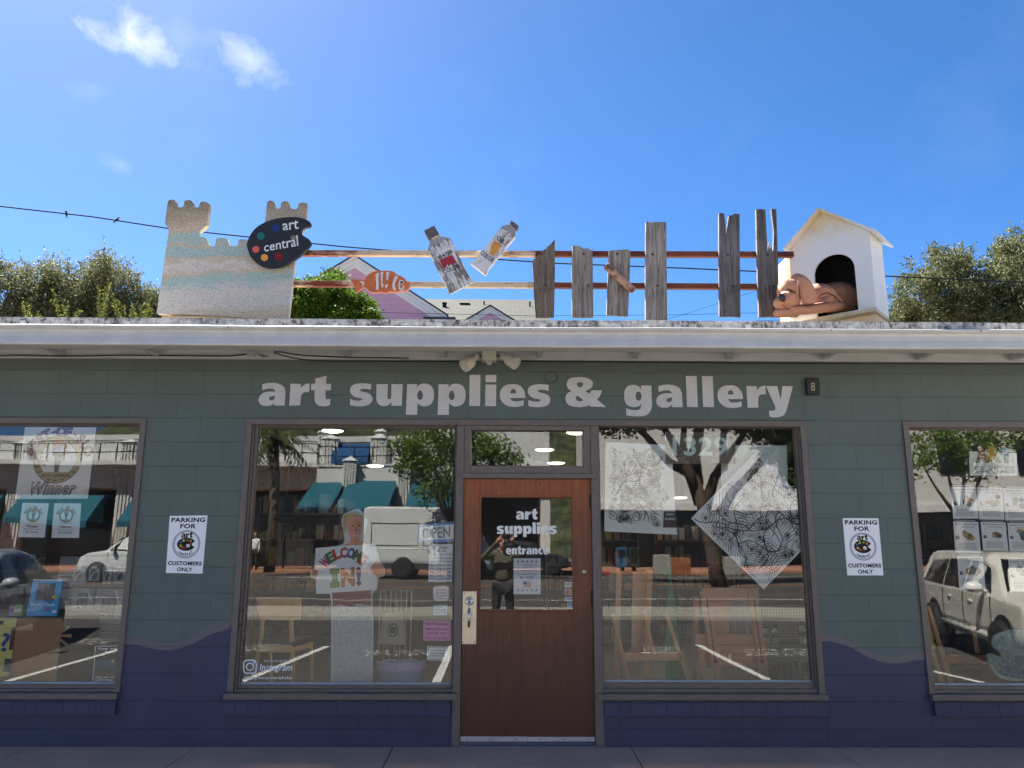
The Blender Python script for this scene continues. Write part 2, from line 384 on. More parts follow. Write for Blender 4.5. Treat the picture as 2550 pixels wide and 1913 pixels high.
# ------------------------------------------------------------------ ground
def asphaltmat():
    t = NT('asphalt'); n1 = t.noise(60, 6, 0.7, vec=t.pos()); n2 = t.noise(0.5, 5, 0.6, vec=t.pos())
    a = t.mix(n1, lin((44, 42, 40)), lin((74, 70, 66))); a = t.mix(t.math('MULTIPLY', t.ramp(n2, [(0.35, 0.0), (0.7, 1.0)]), 0.45), a, lin((82, 78, 72)))
    return t.out(t.pbr(a, 0.9, 0, n1, 0.5, 0.01))
def concmat(name, rgb, rough=0.8):
    t = NT(name); c = lin(rgb); n1 = t.noise(90, 6, 0.7, vec=t.pos()); n2 = t.noise(1.1, 6, 0.62, vec=t.pos()); n3 = t.noise(6, 4, 0.6, vec=t.pos())
    a = t.mix(t.ramp(n2, [(0.3, 0.0), (0.7, 1.0)]), tuple(x * 0.76 for x in c), tuple(x * 1.12 for x in c))
    a = t.mix(t.math('MULTIPLY', t.ramp(n3, [(0.55, 0.0), (0.75, 1.0)]), 0.3), a, tuple(x * 0.62 for x in c))
    a = t.mix(t.math('MULTIPLY', n1, 0.35), a, tuple(x * 0.7 for x in c))
    v = t.n('ShaderNodeTexVoronoi', {'Vector': t.pos(), 'Scale': 5.0}).outputs['Distance']; a = t.mix(t.math('MULTIPLY', t.math('LESS_THAN', v, 0.06), 0.35), a, tuple(x * 0.3 for x in c))
    return t.out(t.pbr(a, rough, 0, n1, 0.35, 0.004))
ASPHALT = asphaltmat(); CONC = concmat('pinkish_pavement_concrete', (222, 174, 146)); GUT = concmat('pale_kerb_concrete', (150, 146, 136)); REDCONC = concmat('red_pavement_concrete', (168, 118, 92))
EARTH = concmat('dry_earth', (120, 104, 84))
LINEW = mat('worn_white_road_paint', (205, 203, 196), 0.8, 0, 0.2, 30); LINEO = mat('orange_road_paint', (205, 130, 50), 0.8, 0, 0.2, 30)
struct(MB().add([(-700,-700,-0.2),(700,-700,-0.2),(700,900,-0.2),(-700,900,-0.2)], [(0,1,2,3)]).build('ground', EARTH))
struct(MB().box(-60, -31.5, -0.19, 60, -1.75, -0.10).build('road', ASPHALT))
walk = MB(); jx = [-9, -6.2, -3.66, -2.38, -0.86, 0.985, 2.55, 4.1, 6.4, 9]      # pavement slabs with open joints
for a, b in zip(jx[:-1], jx[1:]): walk.box(a + 0.004, -1.62, -0.15, b - 0.004, 0.22, 0.0, CONC)
walk.box(-9, -1.63, -0.16, 9, 0.22, -0.012, mat('joint_dirt', (52, 46, 46), 0.9))
struct(bevel(walk.build('pavement', CONC), 0.006, 2))
struct(bevel(MB().box(-9, -1.78, -0.16, 9, -1.635, -0.005).build('kerb', GUT), 0.02, 3))

# ------------------------------------------------------------------ the shop
shop = empty('shop_building', (0, 0, 0), 'single storey dark teal and navy block shop with a brown door and white gutter', 'shop')
Z = lambda py, Y=0.0, px=1275: at(px, py, Y).z
X = lambda px, py, Y=0.0: at(px, py, Y).x
HEAD = 2.562; SILLT = Z(1725); SILLB = Z(1741)
XL0, XL1 = X(615.5, 1042.5), X(2004, 1047.5)            # the middle opening
XA, XB = X(367, 1041), X(2245.7, 1050.7)               # inner edges of the outer windows
XA0, XB1 = XA - 2.35, XB + 2.35
w = MB(); TH = (0, 0.2, 0)
w.box(-9, 0, HEAD, 9, 0.2, 3.30, TEAL)
def waved(x0, x1, blue, tau):
    bl = sorted([(p.x, p.z) for p in blue]); ta = sorted([(p.x, p.z) for p in tau])
    def clip(l): l[0] = (x0, l[0][1]); l[-1] = (x1, l[-1][1]); return l
    bl = clip(bl); ta = clip(ta)
    Q = lambda l: [(x, 0, z) for x, z in l]
    w.slab([Q([(x0, 0), (x1, 0)] + bl[::-1])], TH, NAVY); w.slab([Q(bl + ta[::-1])], TH, TAUPE); w.slab([Q(ta + [(x1, HEAD), (x0, HEAD)])], TH, TEAL)
c7 = lambda x, y: at(x / 3.998, 1415 + y / 3.998); c2 = lambda x, y: at(500 + x / 3.998, 1415 + y / 3.998); c8 = lambda x, y: at(1997 + x / 3.998, 1415 + y / 3.998)
def dens(f, txt):
    P = smoothpath(txt + ' ', f, 4); return P[:-3]
waved(XA, XL0, dens(c7, '1240,765! 1310,755 1400,775 1530,805 1640,818 1760,805 1880,770 2000,710 2100,660 2211,625 2312,590 2410,562 2505,535!'),
      dens(c7, '1240,702! 1330,695 1450,715 1600,748 1720,748 1850,710 2000,640 2100,570 2211,520 2320,462 2420,432 2505,415!'))
waved(XL1, XB, dens(c8, '200,732! 280,728 400,760 500,795 650,880 800,935 950,948 1100,920 1235,872!'), dens(c8, '200,660! 290,668 400,700 500,750 620,820 750,870 900,880 1050,850 1215,766!'))
w.box(-9, 0, 0, XA0, 0.2, HEAD, TEAL); w.box(XB1, 0, 0, 9, 0.2, HEAD, TEAL)
DX0, DX1 = X(1145.0, 1834), X(1483.0, 1834)           # door opening
PX0, PX1 = X(1125, 1800), X(1504, 1800)               # outer faces of the door posts
for a, b in ((XA0, XA), (XL0, PX0), (PX1, XL1), (XB, XB1)): w.box(a, 0.002, 0, b, 0.198, SILLB - 0.004, NAVY)
w.box(-9, 0.2, 0, -8.8, 11, 3.25, TEAL); w.box(8.8, 0.2, 0, 9, 11, 3.25, TEAL)
w.build('wall', TEAL, shop)
led = [(-9, X(292, 1760)), (X(558, 1760), X(1122.5, 1760)), (X(1504, 1760), X(2061, 1760)), (X(2323, 1760), 9)]
for a, b in led:
    m = MB(); z0, z1 = Z(1781), SILLB - 0.006; n = max(1, round((b - a) / 0.1))
    for i in range(n):
        m.box(a + (b - a) * i / n + 0.0002, -0.034 - rnd.uniform(0, 0.002), z0 + rnd.uniform(-0.003, 0.002), a + (b - a) * (i + 1) / n - 0.0002, 0.0015, z1, NAVY)
    bevel(m.build('brick_ledge', NAVY, shop), 0.0022, 2)

def window(x0, x1, z1, gx0, gx1, gz0, gz1, lt, rt, sx0, sx1):
    o = MB(); b = 0.048
    zb = SILLT
    o.box(x0, -0.016, z1 - b, x1, 0.1, z1)
    if lt: o.box(x0, -0.016, zb, x0 + b, 0.1, z1 - b - 0.0005)
    if rt: o.box(x1 - b, -0.016, zb, x1, 0.1, z1 - b - 0.0005)
    L = x0 + (b if lt else 0.002); Rr = x1 - (b if rt else 0.002); T = z1 - b
    # stepped glazing stops
    def ring(l, r, bt, tp, l2, r2, b2, t2, y):
        if l2 > l: o.box(l, y, bt, l2, 0.1, tp)
        if r2 < r: o.box(r2, y, bt, r, 0.1, tp)
        o.box(l2, y, t2, r2, 0.1, tp); o.box(l2, y, bt, r2, 0.1, b2)
    m = lambda a, c, k: a + (c - a) * k
    ring(L, Rr, zb, T - 0.0004, m(L, gx0, .45), m(Rr, gx1, .45), m(zb, gz0, .42), m(T, gz1, .45), 0.012)
    ring(m(L, gx0, .45) + .0004, m(Rr, gx1, .45) - .0004, m(zb, gz0, .42) + .0004, m(T, gz1, .45) - .0004, gx0, gx1, gz0, gz1, 0.034)
    f = bevel(o.build('window_frame', TRIM, shop), 0.003, 2)
    g = MB().add([(gx0 - .01, 0.062, gz0 - .01), (gx1 + .01, 0.062, gz0 - .01), (gx1 + .01, 0.062, gz1 + .01), (gx0 - .01, 0.062, gz1 + .01)], [(0, 1, 2, 3)]).build('pane', GLASS, f)
    # pale sealant bead at the foot of the pane
    MB().box(gx0, 0.05, gz0 + .0006, gx1, 0.061, gz0 + 0.016).build('sealant', mat('pale_blue_sealant', (150, 165, 172), 0.5), f)
    bevel(MB().box(sx0, -0.055, SILLB, sx1, 0.1, SILLT - 0.0006).build('sill', TRIM, shop), 0.004, 2)
    return f
GY = 0.062
def G(px, py): p = at(px, py, 0.045); return p.x, p.z
gl = [G(643.8, 1065), G(593.8, 1705), G(1135, 1062.5), G(1121, 1702)]
window(XL0, X(1137, 1100), HEAD, gl[0][0], gl[2][0], gl[1][1], gl[0][1], True, False, X(561, 1733), X(1138, 1733, -0.05))
gr = [G(1491.5, 1064), G(2026.5, 1700), G(1977.7, 1066)]
window(X(1491, 1100), XL1, HEAD, gr[0][0], gr[2][0] , gr[1][1], gr[2][1], False, True, X(1489.5, 1733, -0.05), X(2056.5, 1733))
gA = G(359, 1062); gA2 = G(291.4, 1704)
window(XA0, XA, HEAD, XA0 + .1, gA[0], gA2[1], gA[1], True, True, XA0 - .05, X(299, 1733))
gB = G(2255, 1070)
window(XB, XB1, HEAD, gB[0], XB1 - .1, gA2[1], gA[1], True, True, X(2312.6, 1733), XB1 + .05)

# door frame: posts, head, transom bar
TB0, TB1 = Z(1192), Z(1179.6, -0.03)
df = MB(); pl0, pl1, pr0, pr1 = X(1137.4, 1100), X(1157.3, 1100), X(1468, 1100), X(1490.6, 1100)
df.box(pl0, -0.012, 0, DX0, 0.12, HEAD - 0.0495); df.box(DX1, -0.012, 0, pr1, 0.12, HEAD - 0.0495)
df.box(pl0 + .0005, -0.0165, HEAD - 0.048, pr1 - .0005, 0.12, HEAD)
dframe = bevel(df.build('door_frame', TRIM, shop), 0.003, 2)
bevel(MB().box(X(1143.8, 1185, -.03), -0.03, TB0 + .001, X(1483, 1185, -.03), 0.1, TB1).build('transom_bar', TRIM, shop), 0.003, 2)
tg = [G(1173.8, 1073), G(1452, 1162.6)]
tf = MB(); tx0, tx1, tz0, tz1 = DX0 + .001, DX1 - .001, TB1 + .0005, HEAD - .0486
tf.box(tx0, -0.004, tz0, tg[0][0], 0.1, tz1); tf.box(tg[1][0], -0.004, tz0, tx1, 0.1, tz1); tf.box(tg[0][0], -0.004, tg[0][1], tg[1][0], 0.1, tz1); tf.box(tg[0][0], -0.004, tz0, tg[1][0], 0.1, tg[1][1])
tfo = bevel(tf.build('transom_window', TRIM, shop), 0.003, 2)
MB().add([(tg[0][0]-.01, 0.05, tg[1][1]-.01), (tg[1][0]+.01, 0.05, tg[1][1]-.01), (tg[1][0]+.01, 0.05, tg[0][1]+.01), (tg[0][0]-.01, 0.05, tg[0][1]+.01)], [(0,1,2,3)]).build('pane', DOORGLASS, tfo)
# door leaf
DY = 0.02; dz0, dz1 = Z(1846, DY), TB0 - 0.002
d0, d1 = DX0 + .003, DX1 - .003
ga = at(1198.9, 1239, DY + .02); gb = at(1426.5, 1518, DY + .02); ta = at(1193.8, 1233.9, DY); tb = at(1434, 1525, DY)
dm = MB()
dm.slab([[(d0, DY, dz0), (d1, DY, dz0), (d1, DY, dz1), (d0, DY, dz1)], [(ta.x, DY, tb.z), (tb.x, DY, tb.z), (tb.x, DY, ta.z), (ta.x, DY, ta.z)]], (0, 0.045, 0))
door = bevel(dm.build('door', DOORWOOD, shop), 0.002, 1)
bd = MB()      # raised moulding round the light
for (x0, z0, x1, z1) in ((ta.x, tb.z, ga.x, ta.z), (gb.x, tb.z, tb.x, ta.z), (ga.x, ga.z, gb.x, ta.z), (ga.x, tb.z, gb.x, gb.z)): bd.box(x0, DY - .008, z0, x1, DY + .04, z1)
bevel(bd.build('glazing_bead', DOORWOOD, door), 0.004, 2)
MB().add([(ga.x-.005, DY+.02, gb.z-.005), (gb.x+.005, DY+.02, gb.z-.005), (gb.x+.005, DY+.02, ga.z+.005), (ga.x-.005, DY+.02, ga.z+.005)], [(0,1,2,3)]).build('pane', DOORGLASS, door)
pa = at(1152.5, 1473, DY); pb = at(1185.5, 1604, DY)
lp = MB().box(pa.x, DY - .004, pb.z, pb.x, DY - .0005, pa.z, STEEL)
for u in (pa.x + .012, pb.x - .012):
    for v in (pa.z - .015, pb.z + .015, (pa.z * .45 + pb.z * .55)): lp.lathe((u, DY - .004, v), [(.0045, 0), (.003, .002)], 8, DARKMETAL, (0, -1, 0))
lp = lp.build('lock_plate', STEEL, door)
lc = at(1169, 1497, DY); MB().lathe((lc.x, DY - .004, lc.z), [(.034, 0), (.034, .006), (.024, .012), (.022, .008), (.012, .008), (.010, .012), (.0, .012)], 24, mat('chrome', (170, 170, 172), .15, 1.0), (0, -1, 0)).build('lock_cylinder', None, door, True)
h0 = at(1168.5, 1516, DY); h1 = at(1168, 1561, DY)
MB().tube([(h0.x, DY - .003, h0.z), (h0.x, DY - .03, h0.z - .012), (h0.x, DY - .04, h0.z - .03), (h1.x, DY - .04, h1.z + .03), (h1.x, DY - .03, h1.z + .012), (h1.x, DY - .003, h1.z)], .0095, 10, mat('chrome', (170, 170, 172), .15, 1.0)).build('handle', None, door, True)
k = at(1455, 1424, DY); MB().lathe((k.x, DY - .0005, k.z), [(.02, 0), (.02, .004), (.012, .008), (.007, .008), (.006, .004), (0, .004)], 18, STEEL, (0, -1, 0)).build('deadbolt', None, door, True)
for (a, b) in ((1230, 1267), (1470, 1508)):
    p = at(1473.5, a, DY); q = at(1476 if a > 1400 else 1473.5, b, DY); hm = MB()
    hm.tube([(d1 + .002, DY - .014, q.z), (d1 + .002, DY - .014, p.z)], .011, 10)
    hm.box(d1 - .012, DY - .006, q.z + .004, d1 + .016, DY - .0015, p.z - .004); hm.build('hinge', DARKMETAL, door)
s0, s1 = Z(1834, DY), Z(1845.8, DY); sw = MB().box(d0, DY - .008, s1, (d0 + d1) / 2 - .0015, DY - .0005, s0).box((d0 + d1) / 2 + .0015, DY - .008, s1, d1, DY - .0005, s0 - .002)
for i in range(6): sw.lathe((d0 + .05 + (d1 - d0 - .1) * i / 5, DY - .008, (s0 + s1) / 2), [(.005, 0), (.004, .002)], 8, DARKMETAL, (0, -1, 0))
sw.build('door_sweep', mat('aluminium_strip', (200, 202, 206), .35, .6), door)
MB().box(d0, DY - .004, 0.012, d1, DY - .0008, s1 - .001).build('rubber_flap', mat('blue_grey_rubber', (84, 88, 100), .6), door)
MB().box(DX0 - .02, -.012, 0.0005, DX1 + .02, 0.2, 0.010).build('threshold', mat('worn_threshold', (120, 112, 112), .7), shop)
ghost = pcard(DY, (1277, 1197), (1355, 1197), (1355, 1227), (1277, 1227))
gm = MB(); gm.text(ghost, '1329', 0, 0, 1, 1, .0012, mat('paler_bare_wood', (140, 88, 44), .5)); gm.build('number_ghost', None, door)

# ------------------------------------------------------------------ eave: roof slab, mildewed edge, gutter, soffit
RT = Z(798, -.55)
bevel(MB().box(-9.3, -.53, 3.235, 9.3, 11, RT - .03).build('roof', mat('pale_roof_membrane', (116, 112, 108), .85, 0, .15, 2), shop), .01)
eg = MB()
for i in range(40): eg.box(-9.3 + i * .465, -.562 + rnd.uniform(-.001, .001), Z(822, -.56), -9.3 + (i + 1) * .465 - .0006, -.44, RT + rnd.uniform(-.002, .002), MOLD)
eg.build('roof_edge', MOLD, shop)
gt, gb_ = Z(814, -.62), Z(865, -.62)
prof = [(-.565, gt - .004), (-.625, gt - .002), (-.632, gt - .006), (-.632, gt - .024), (-.622, gt - .030), (-.606, gt - .036), (-.602, gt - .055), (-.607, gt - .09), (-.620, gt - .122), (-.624, gb_ + .026), (-.628, gb_ + .022), (-.628, gb_ + .006), (-.618, gb_), (-.5, gb_)]
g = MB(); segs = [-9.3 + i * .62 for i in range(31)]; wob = [rnd.uniform(-.0028, .0028) for i in segs]; wb2 = [rnd.uniform(-.003, .003) for i in segs]
for i_, (a, b) in enumerate(zip(segs[:-1], segs[1:])):
    n = len(prof); g.add([(a, y + wb2[i_], z + wob[i_]) for y, z in prof] + [(b - (.0012 if i_ % 5 == 4 else 0), y + wb2[i_ + 1], z + wob[i_ + 1]) for y, z in prof], [(i, n + i, n + i + 1, i + 1) for i in range(n - 1)])
go = g.build('gutter', GUTTER, shop, False); bevel(go, .003, 2)
for i in range(15): MB().lathe((-8 + i * 1.17, -.632, gt - .015), [(.008, 0), (.005, .004)], 8, mat('grey_screw', (120, 120, 125), .4, .6), (0, -1, 0)).build('gutter_screw', None, shop)
# underside: boards falling back to the wall, rafter tails
sf = MB()
sz0, sz1 = gb_ + .085, Z(893) + .05
sf.add([(-9.3, -.58, sz0 + .09), (9.3, -.58, sz0 + .09), (9.3, .0, sz1), (-9.3, .0, sz1)], [(0, 1, 2, 3)])
sf.box(-9.3, -.028, Z(899), 9.3, -.0008, sz1 + .02)
sf.build('soffit', SOFFIT, shop)
for i in range(23):
    x = -8.9 + i * .81 + .25
    m = MB(); m.slab([[(x, -.58, gb_ + .06), (x, -.03, Z(894) + .0), (x, -.03, sz1 + .06), (x, -.58, sz0 + .12)]], (.045, 0, 0)); m.build('rafter_tail', SOFFIT, shop)

# ------------------------------------------------------------------ the big painted name, each letter's outline
LW = {}
def gly(k, ox, oy, sc_, outer, *holes):
    f = lambda x, y: at(ox + x / sc_, oy + y / sc_, 0)
    L = [smoothpath(t, f) for t in (outer,) + holes]; x0 = min(p.x for p in L[0])
    LW[k] = [[(p.x, p.z) for p in l] for l in L]
S1 = 5.53; S3 = 7.373
gly('a', 640, 920, S1, '77,207! 140,192 210,187 300,200 368,240 391,305 390,360! 381,498! 238,498! 240,460! 200,492 135,505 70,495 30,455 25,420 40,370 90,325 160,308 253,308! 245,285 215,267 180,264 125,272 70,288!', '250,365! 205,370 172,385 165,405 180,425 205,430 235,415 247,392')
gly('r', 640, 920, S1, '463,200! 605,200! 605,268! 630,230 670,205 726,194! 720,315! 680,312 635,325 610,365 602,410! 595,496! 444,500!')
gly('t', 640, 920, S1, '806,130! 960,88! 952,200! 1021,201! 1017,288! 945,288! 942,370! 948,400 968,413 1012,408! 1005,492! 960,505 900,509 840,495 803,450 792,400! 795,330! 797,288! 745,286! 748,200! 804,199!')
gly('s', 640, 920, S1, '1575,204! 1568,284! 1520,272 1470,268 1430,275 1420,290 1440,305 1510,322 1565,350 1590,400 1575,450 1530,490 1440,508 1350,506 1282,494! 1284,410! 1340,428 1400,434 1440,425 1450,411 1430,398 1370,388 1310,355 1282,300 1295,245 1340,210 1420,194 1500,195')
gly('u', 640, 920, S1, '1648,205! 1803,205! 1795,380! 1800,405 1820,414 1840,405 1848,385! 1853,205! 2006,205! 1995,500! 1852,502! 1852,450! 1825,480 1780,503 1730,506 1680,485 1650,440 1642,390!')
gly('p', 1000, 920, S1, '78,205! 216,205! 216,258! 240,220 280,200 325,197 390,215 435,270 448,350 435,430 390,490 315,509 260,498 218,464! 214,625! 60,625!', '255,292 230,310 216,355 225,405 255,421 285,405 294,360 282,308')
gly('l', 1000, 920, S1, '938,78! 1087,78! 1080,505! 931,502!')
gly('i', 1000, 920, S1, '1156,210! 1304,210! 1300,508! 1150,505!'); gly('dot', 1000, 920, S1, '1156,78! 1305,78! 1304,177! 1156,176!')
gly('e', 1000, 920, S1, '1703,395! 1497,395! 1505,415 1530,437 1580,443 1630,438 1682,425! 1680,498! 1620,512 1550,517 1450,500 1380,440 1354,360 1370,280 1430,222 1530,205 1620,220 1680,280 1701,340', '1498,332! 1502,300 1518,278 1540,271 1562,280 1575,305 1577,331!')
gly('c', 1000, 920, S1, '1650,225! 1645,300! 1610,288 1570,292 1525,312 1505,360 1525,415 1580,440 1620,436 1652,422! 1648,500! 1600,515 1530,517 1440,492 1375,435 1354,360 1372,285 1430,225 1520,205 1600,208')
gly('&', 1390, 920, S3, '245,403! 200,370 165,320 160,265 185,195 260,155 400,145 520,158 610,205 637,260 620,320 570,365 497,400! 572,450! 597,415 607,388! 803,388! 785,450 750,510 706,550! 875,692! 606,687! 572,657! 510,682 400,695 260,680 170,630 135,545 150,470 190,425', '400,235 350,250 340,285 365,315 400,340! 440,315 458,280 445,248', '355,478! 330,505 325,545 350,578 395,588 435,580 458,563!')
gly('g', 1390, 920, S3, '1522,298! 1710,298! 1713,520! 1722,600 1718,690 1690,770 1620,840 1530,863 1430,862 1330,858 1252,846! 1247,716! 1320,740 1420,752 1490,735 1520,690 1528,635! 1470,680 1380,693 1290,670 1230,600 1211,490 1225,380 1280,310 1375,287 1450,300 1500,340 1523,385!', '1472,408 1435,430 1422,490 1435,555 1475,576 1515,555 1528,490 1512,430')
gly('y', 1680, 920, S3, '1675,308! 1880,310! 1945,555! 1977,310! 2168,311! 2095,590! 2060,720 2030,800 1980,855 1900,878 1800,880 1740,868! 1732,758! 1800,762 1840,745 1850,715 1840,670!')
def glyph_at(k, x, zb):
    """the letter moved so that its left edge is at x and its baseline at zb"""
    L = LW[k]; xs = min(p[0] for l in L for p in l); return [[(p[0] - xs + x, p[1] - BASE[k] + zb) for p in l] for l in L]
BASE = {k: at(1000, 920 + 502 / S1).z for k in LW}
BASE['&'] = at(1480, 920 + 690 / S3).z; BASE['g'] = at(1640, 920 + 690 / S3).z; BASE['y'] = at(1960, 920 + 700 / S3).z
def leftx(px, py): return at(px, py).x
zb1 = at(1000, 920 + 502 / S1).z; zb4 = at(1800, 920 + 698 / S3).z
place = [(k, None) for k in ('a', 'r', 't', 's', 'u', 'p')]
items = [(LW[k]) for k in ('a', 'r', 't', 's', 'u', 'p', 'l', 'i', 'dot', 'e', '&', 'g', 'y')]
items.append(glyph_at('p', at(1000 + 497 / S1, 920 + 625 / S1).x, zb1))
items.append(glyph_at('s', at(1000 + 1738 / S1, 920 + 390 / S1).x, at(1340, 920 + 512 / S1).z))
items.append(glyph_at('a', at(1390 + 1800 / S3, 920 + 580 / S3).x, zb4 + .002))
items.append(glyph_at('l', at(1680 + 228 / S3, 920 + 700 / S3).x, zb4)); items.append(glyph_at('l', at(1680 + 524 / S3, 920 + 700 / S3).x, zb4))
items.append(glyph_at('e', at(1680 + 785 / S3, 920 + 480 / S3).x, zb4)); items.append(glyph_at('r', at(1680 + 1338 / S3, 920 + 703 / S3).x, zb4))
lt = MB()
for L in items: lt.slab([[(x, -.0035, z) for x, z in l] for l in L], (0, .003, 0))
lo = lt.build('wall_lettering', LETTER, shop); lo['label'] = 'large pale grey painted letters reading art supplies & gallery above the door'
# the same letters, small, for the door
nn_ = [[(-x, -z) for x, z in l] for l in LW["u"]]; mnz = min(p[1] for l in nn_ for p in l); LW["n"] = [[(x, z - mnz + BASE["u"]) for x, z in l] for l in nn_]; BASE['n'] = BASE['u']
def heavytext(m, card, s, u0, v0, u1, v1, off, mt, asc=True):
    """set s in the shop's heavy letters inside the box (u0..u1, v0..v1); v0 is the baseline"""
    x = 0; loops = []; sp = .026
    for ch in s:
        if ch == ' ': x += .12; continue
        for k in ((ch,) if ch != 'i' else ('i', 'dot')):
            L = LW[k]; xs = min(p[0] for l in L for p in l)
            loops.append([[(p[0] - xs + x, p[1] - BASE[k]) for p in l] for l in L])
        x += max(p[0] for l in LW[ch] for p in l) - min(p[0] for l in LW[ch] for p in l) + sp
    W = x - sp; H = .213 if any(c in 'tli' for c in s) else .152
    for L in loops: m.flat([[card.p(u0 + (u1 - u0) * px / W, v0 + (v1 - v0) * pz / H, off) for px, pz in l] for l in L], mt)
# ------------------------------------------------------------------ things on the roof
def castlemat():
    t = NT('pebbled_castle_stucco'); sp = t.n('ShaderNodeSeparateXYZ', {0: t.pos()}); z = sp.outputs[2]; x = sp.outputs[0]
    n1 = t.noise(1.9, 5, 0.6, vec=t.pos(), stretch=(1, 1, 3.2)); n2 = t.noise(95, 4, 0.75, vec=t.pos()); n3 = t.noise(4, 5, 0.65, vec=t.pos(), stretch=(1, 1, 4.5)); n4 = t.noise(170, 2, 0.6, vec=t.pos())
    zz = t.math('SUBTRACT', t.math('ADD', t.math('DIVIDE', t.math('SUBTRACT', z, 3.5), 1.1), t.math('MULTIPLY', n3, 0.24)), 0.12)
    zz = t.math('SUBTRACT', zz, t.math('MULTIPLY', t.math('ADD', x, 2.5), 0.06))
    tan = lin((222, 202, 172)); tl = lin((186, 208, 200)); gy = lin((230, 221, 208)); pk = lin((232, 217, 207))
    a = t.ramp(zz, [(0.0, tan), (0.08, gy), (0.22, gy), (0.30, tl), (0.345, tl), (0.37, tan), (0.42, pk), (0.455, gy), (0.49, tan), (0.52, tl), (0.58, tl), (0.615, tan), (0.64, tl), (0.72, tl), (0.755, tan), (1.0, lin((152, 138, 116)))])
    a = t.mix(t.ramp(t.math('ADD', t.math('MULTIPLY', n2, 0.6), t.math('MULTIPLY', n4, 0.4)), [(0.41, 0.0), (0.50, 1.0)]), t.mix(0.45, a, lin((70, 62, 52))), a)
    a = t.mix(t.math('MULTIPLY', t.ramp(n2, [(0.58, 0.0), (0.72, 1.0)]), 0.45), a, lin((222, 220, 214)))
    return t.out(t.pbr(a, 0.9, 0, t.math('ADD', n2, n4), 0.7, 0.012))
def c5(x, y): return (390 + x / 5.185, 480 + y / 5.185)
CY = .15
co = '140,145! 150,105! 175,92 225,92 245,110! 250,150! 262,182 300,187 338,183 352,150! 358,110! 380,98 430,97 458,112! 468,155 482,185 510,190 538,186 552,165! 562,128! 590,113! 640,122! 680,145! 650,420! 550,505! 548,575! 600,573! 645,588! 655,630! 672,672 705,688 745,688 760,655! 770,592! 830,578! 905,588! 925,620! 932,665 945,684 990,690 1035,688 1052,655! 1060,608! 1110,600! 1200,612! 1250,615! 1330,580! 1430,520! 1380,440! 1405,330! 1425,130! 1440,107! 1480,103! 1512,115! 1525,165! 1545,200 1570,205 1592,203 1603,165! 1612,122! 1650,108! 1700,118! 1715,160! 1735,200 1770,210 1805,210 1825,180! 1835,138! 1880,126! 1935,132! 1944,145! 1922,400! 1905,480! 1812,560! 1783,890! 1700,1645! 1300,1632! 900,1598! 400,1572! 0,1560! 30,1340! 160,470! 105,395! 112,350!'
cl = smoothpath(co, lambda x, y: at(*c5(x, y), CY), 3)
castle = MB().slab([cl], (0, .05, 0)).build('castle_sculpture', castlemat()); bevel(castle, .006, 2)
tag(castle, 'flat pebbled sand castle cutout with two crenellated towers on the roof', 'castle sculpture')
pbx0, pbx1 = at(*c5(40, 1600), CY).x, at(*c5(1690, 1600), CY).x
PLINTH = mat('cream_painted_plinth', (214, 190, 158), .7, 0, .1, 5)
tag(bevel(MB().box(pbx0, CY + .03, RT - .02, pbx1, CY + .75, at(*c5(20, 1568), CY + .03).z - .015, PLINTH).box(pbx0 + .05, CY + .06, RT, pbx1 - .1, CY + .2, at(*c5(900, 1300), CY).z, PLINTH).build('plinth', PLINTH), .006), 'low cream plinth under the castle cutout', 'plinth')
def palmat():
    t = NT('scratched_black_board'); n = t.noise(6, 6, .7, vec=t.pos(), stretch=(1.2, 1, 5)); n2 = t.noise(30, 4, .7, vec=t.pos(), stretch=(.6, 1, 4))
    s = t.math('MULTIPLY', t.ramp(n2, [(.66, 0.0), (.74, 1.0)]), t.ramp(n, [(.5, 0.0), (.6, 1.0)]))
    return t.out(t.pbr(t.mix(s, lin((27, 28, 33)), lin((128, 104, 82))), .6, 0, n2, .15, .003))
PY = .06
pal_o = smoothpath('1395,385 1300,440 1225,520 1180,610 1165,680 1185,760 1230,850 1310,920 1400,958 1520,965 1640,940 1760,880 1870,800 1950,720 1995,655 1965,600 1900,560 1868,520 1880,470 1920,448 1970,440 1995,410 1970,370 1900,335 1820,318 1740,313 1600,325 1500,345', lambda x, y: at(*c5(x, y), PY), 4)
pal = MB().slab([pal_o], (0, .035, 0)).build('palette_sign', palmat()); bevel(pal, .004, 2)
tag(pal, 'black painter palette sign with coloured dots mounted on the castle cutout', 'sign')
for nm, x, y, r, col in (('paint_dot', 1540, 460, 50, (30, 52, 118)), ('paint_dot', 1345, 560, 51, (22, 108, 102)), ('paint_dot', 1282, 733, 46, (214, 98, 88)), ('paint_dot', 1392, 838, 46, (232, 158, 66)), ('paint_dot', 1575, 825, 53, (130, 24, 32))):
    q = [at(*c5(x + r * math.cos(2*math.pi*i/26), y + r * .96 * math.sin(2*math.pi*i/26)), PY - .002) for i in range(26)]
    MB().flat([q]).build(nm, ink(col), pal)
hm = MB().flat([[at(*c5(1772 + 42*math.cos(i*math.pi/10), 580 + 30*math.sin(i*math.pi/10)), PY - .002) for i in range(20)]]).build('thumb_hole', mat('bare_board', (128, 120, 96), .8, 0, .3, 60), pal)
lm = MB(); PWHITE = ink((226, 226, 226))
lm.text(pcard(PY, c5(1622, 385), c5(1830, 350), c5(1835, 470), c5(1632, 490)), 'art', 0, 0, 1, 1, .003, PWHITE, .012)
lm.text(pcard(PY, c5(1385, 655), c5(1822, 548), c5(1832, 690), c5(1392, 765)), 'central', 0, 0, 1, 1, .003, PWHITE, .008)
lm.build('lettering', PWHITE, pal)

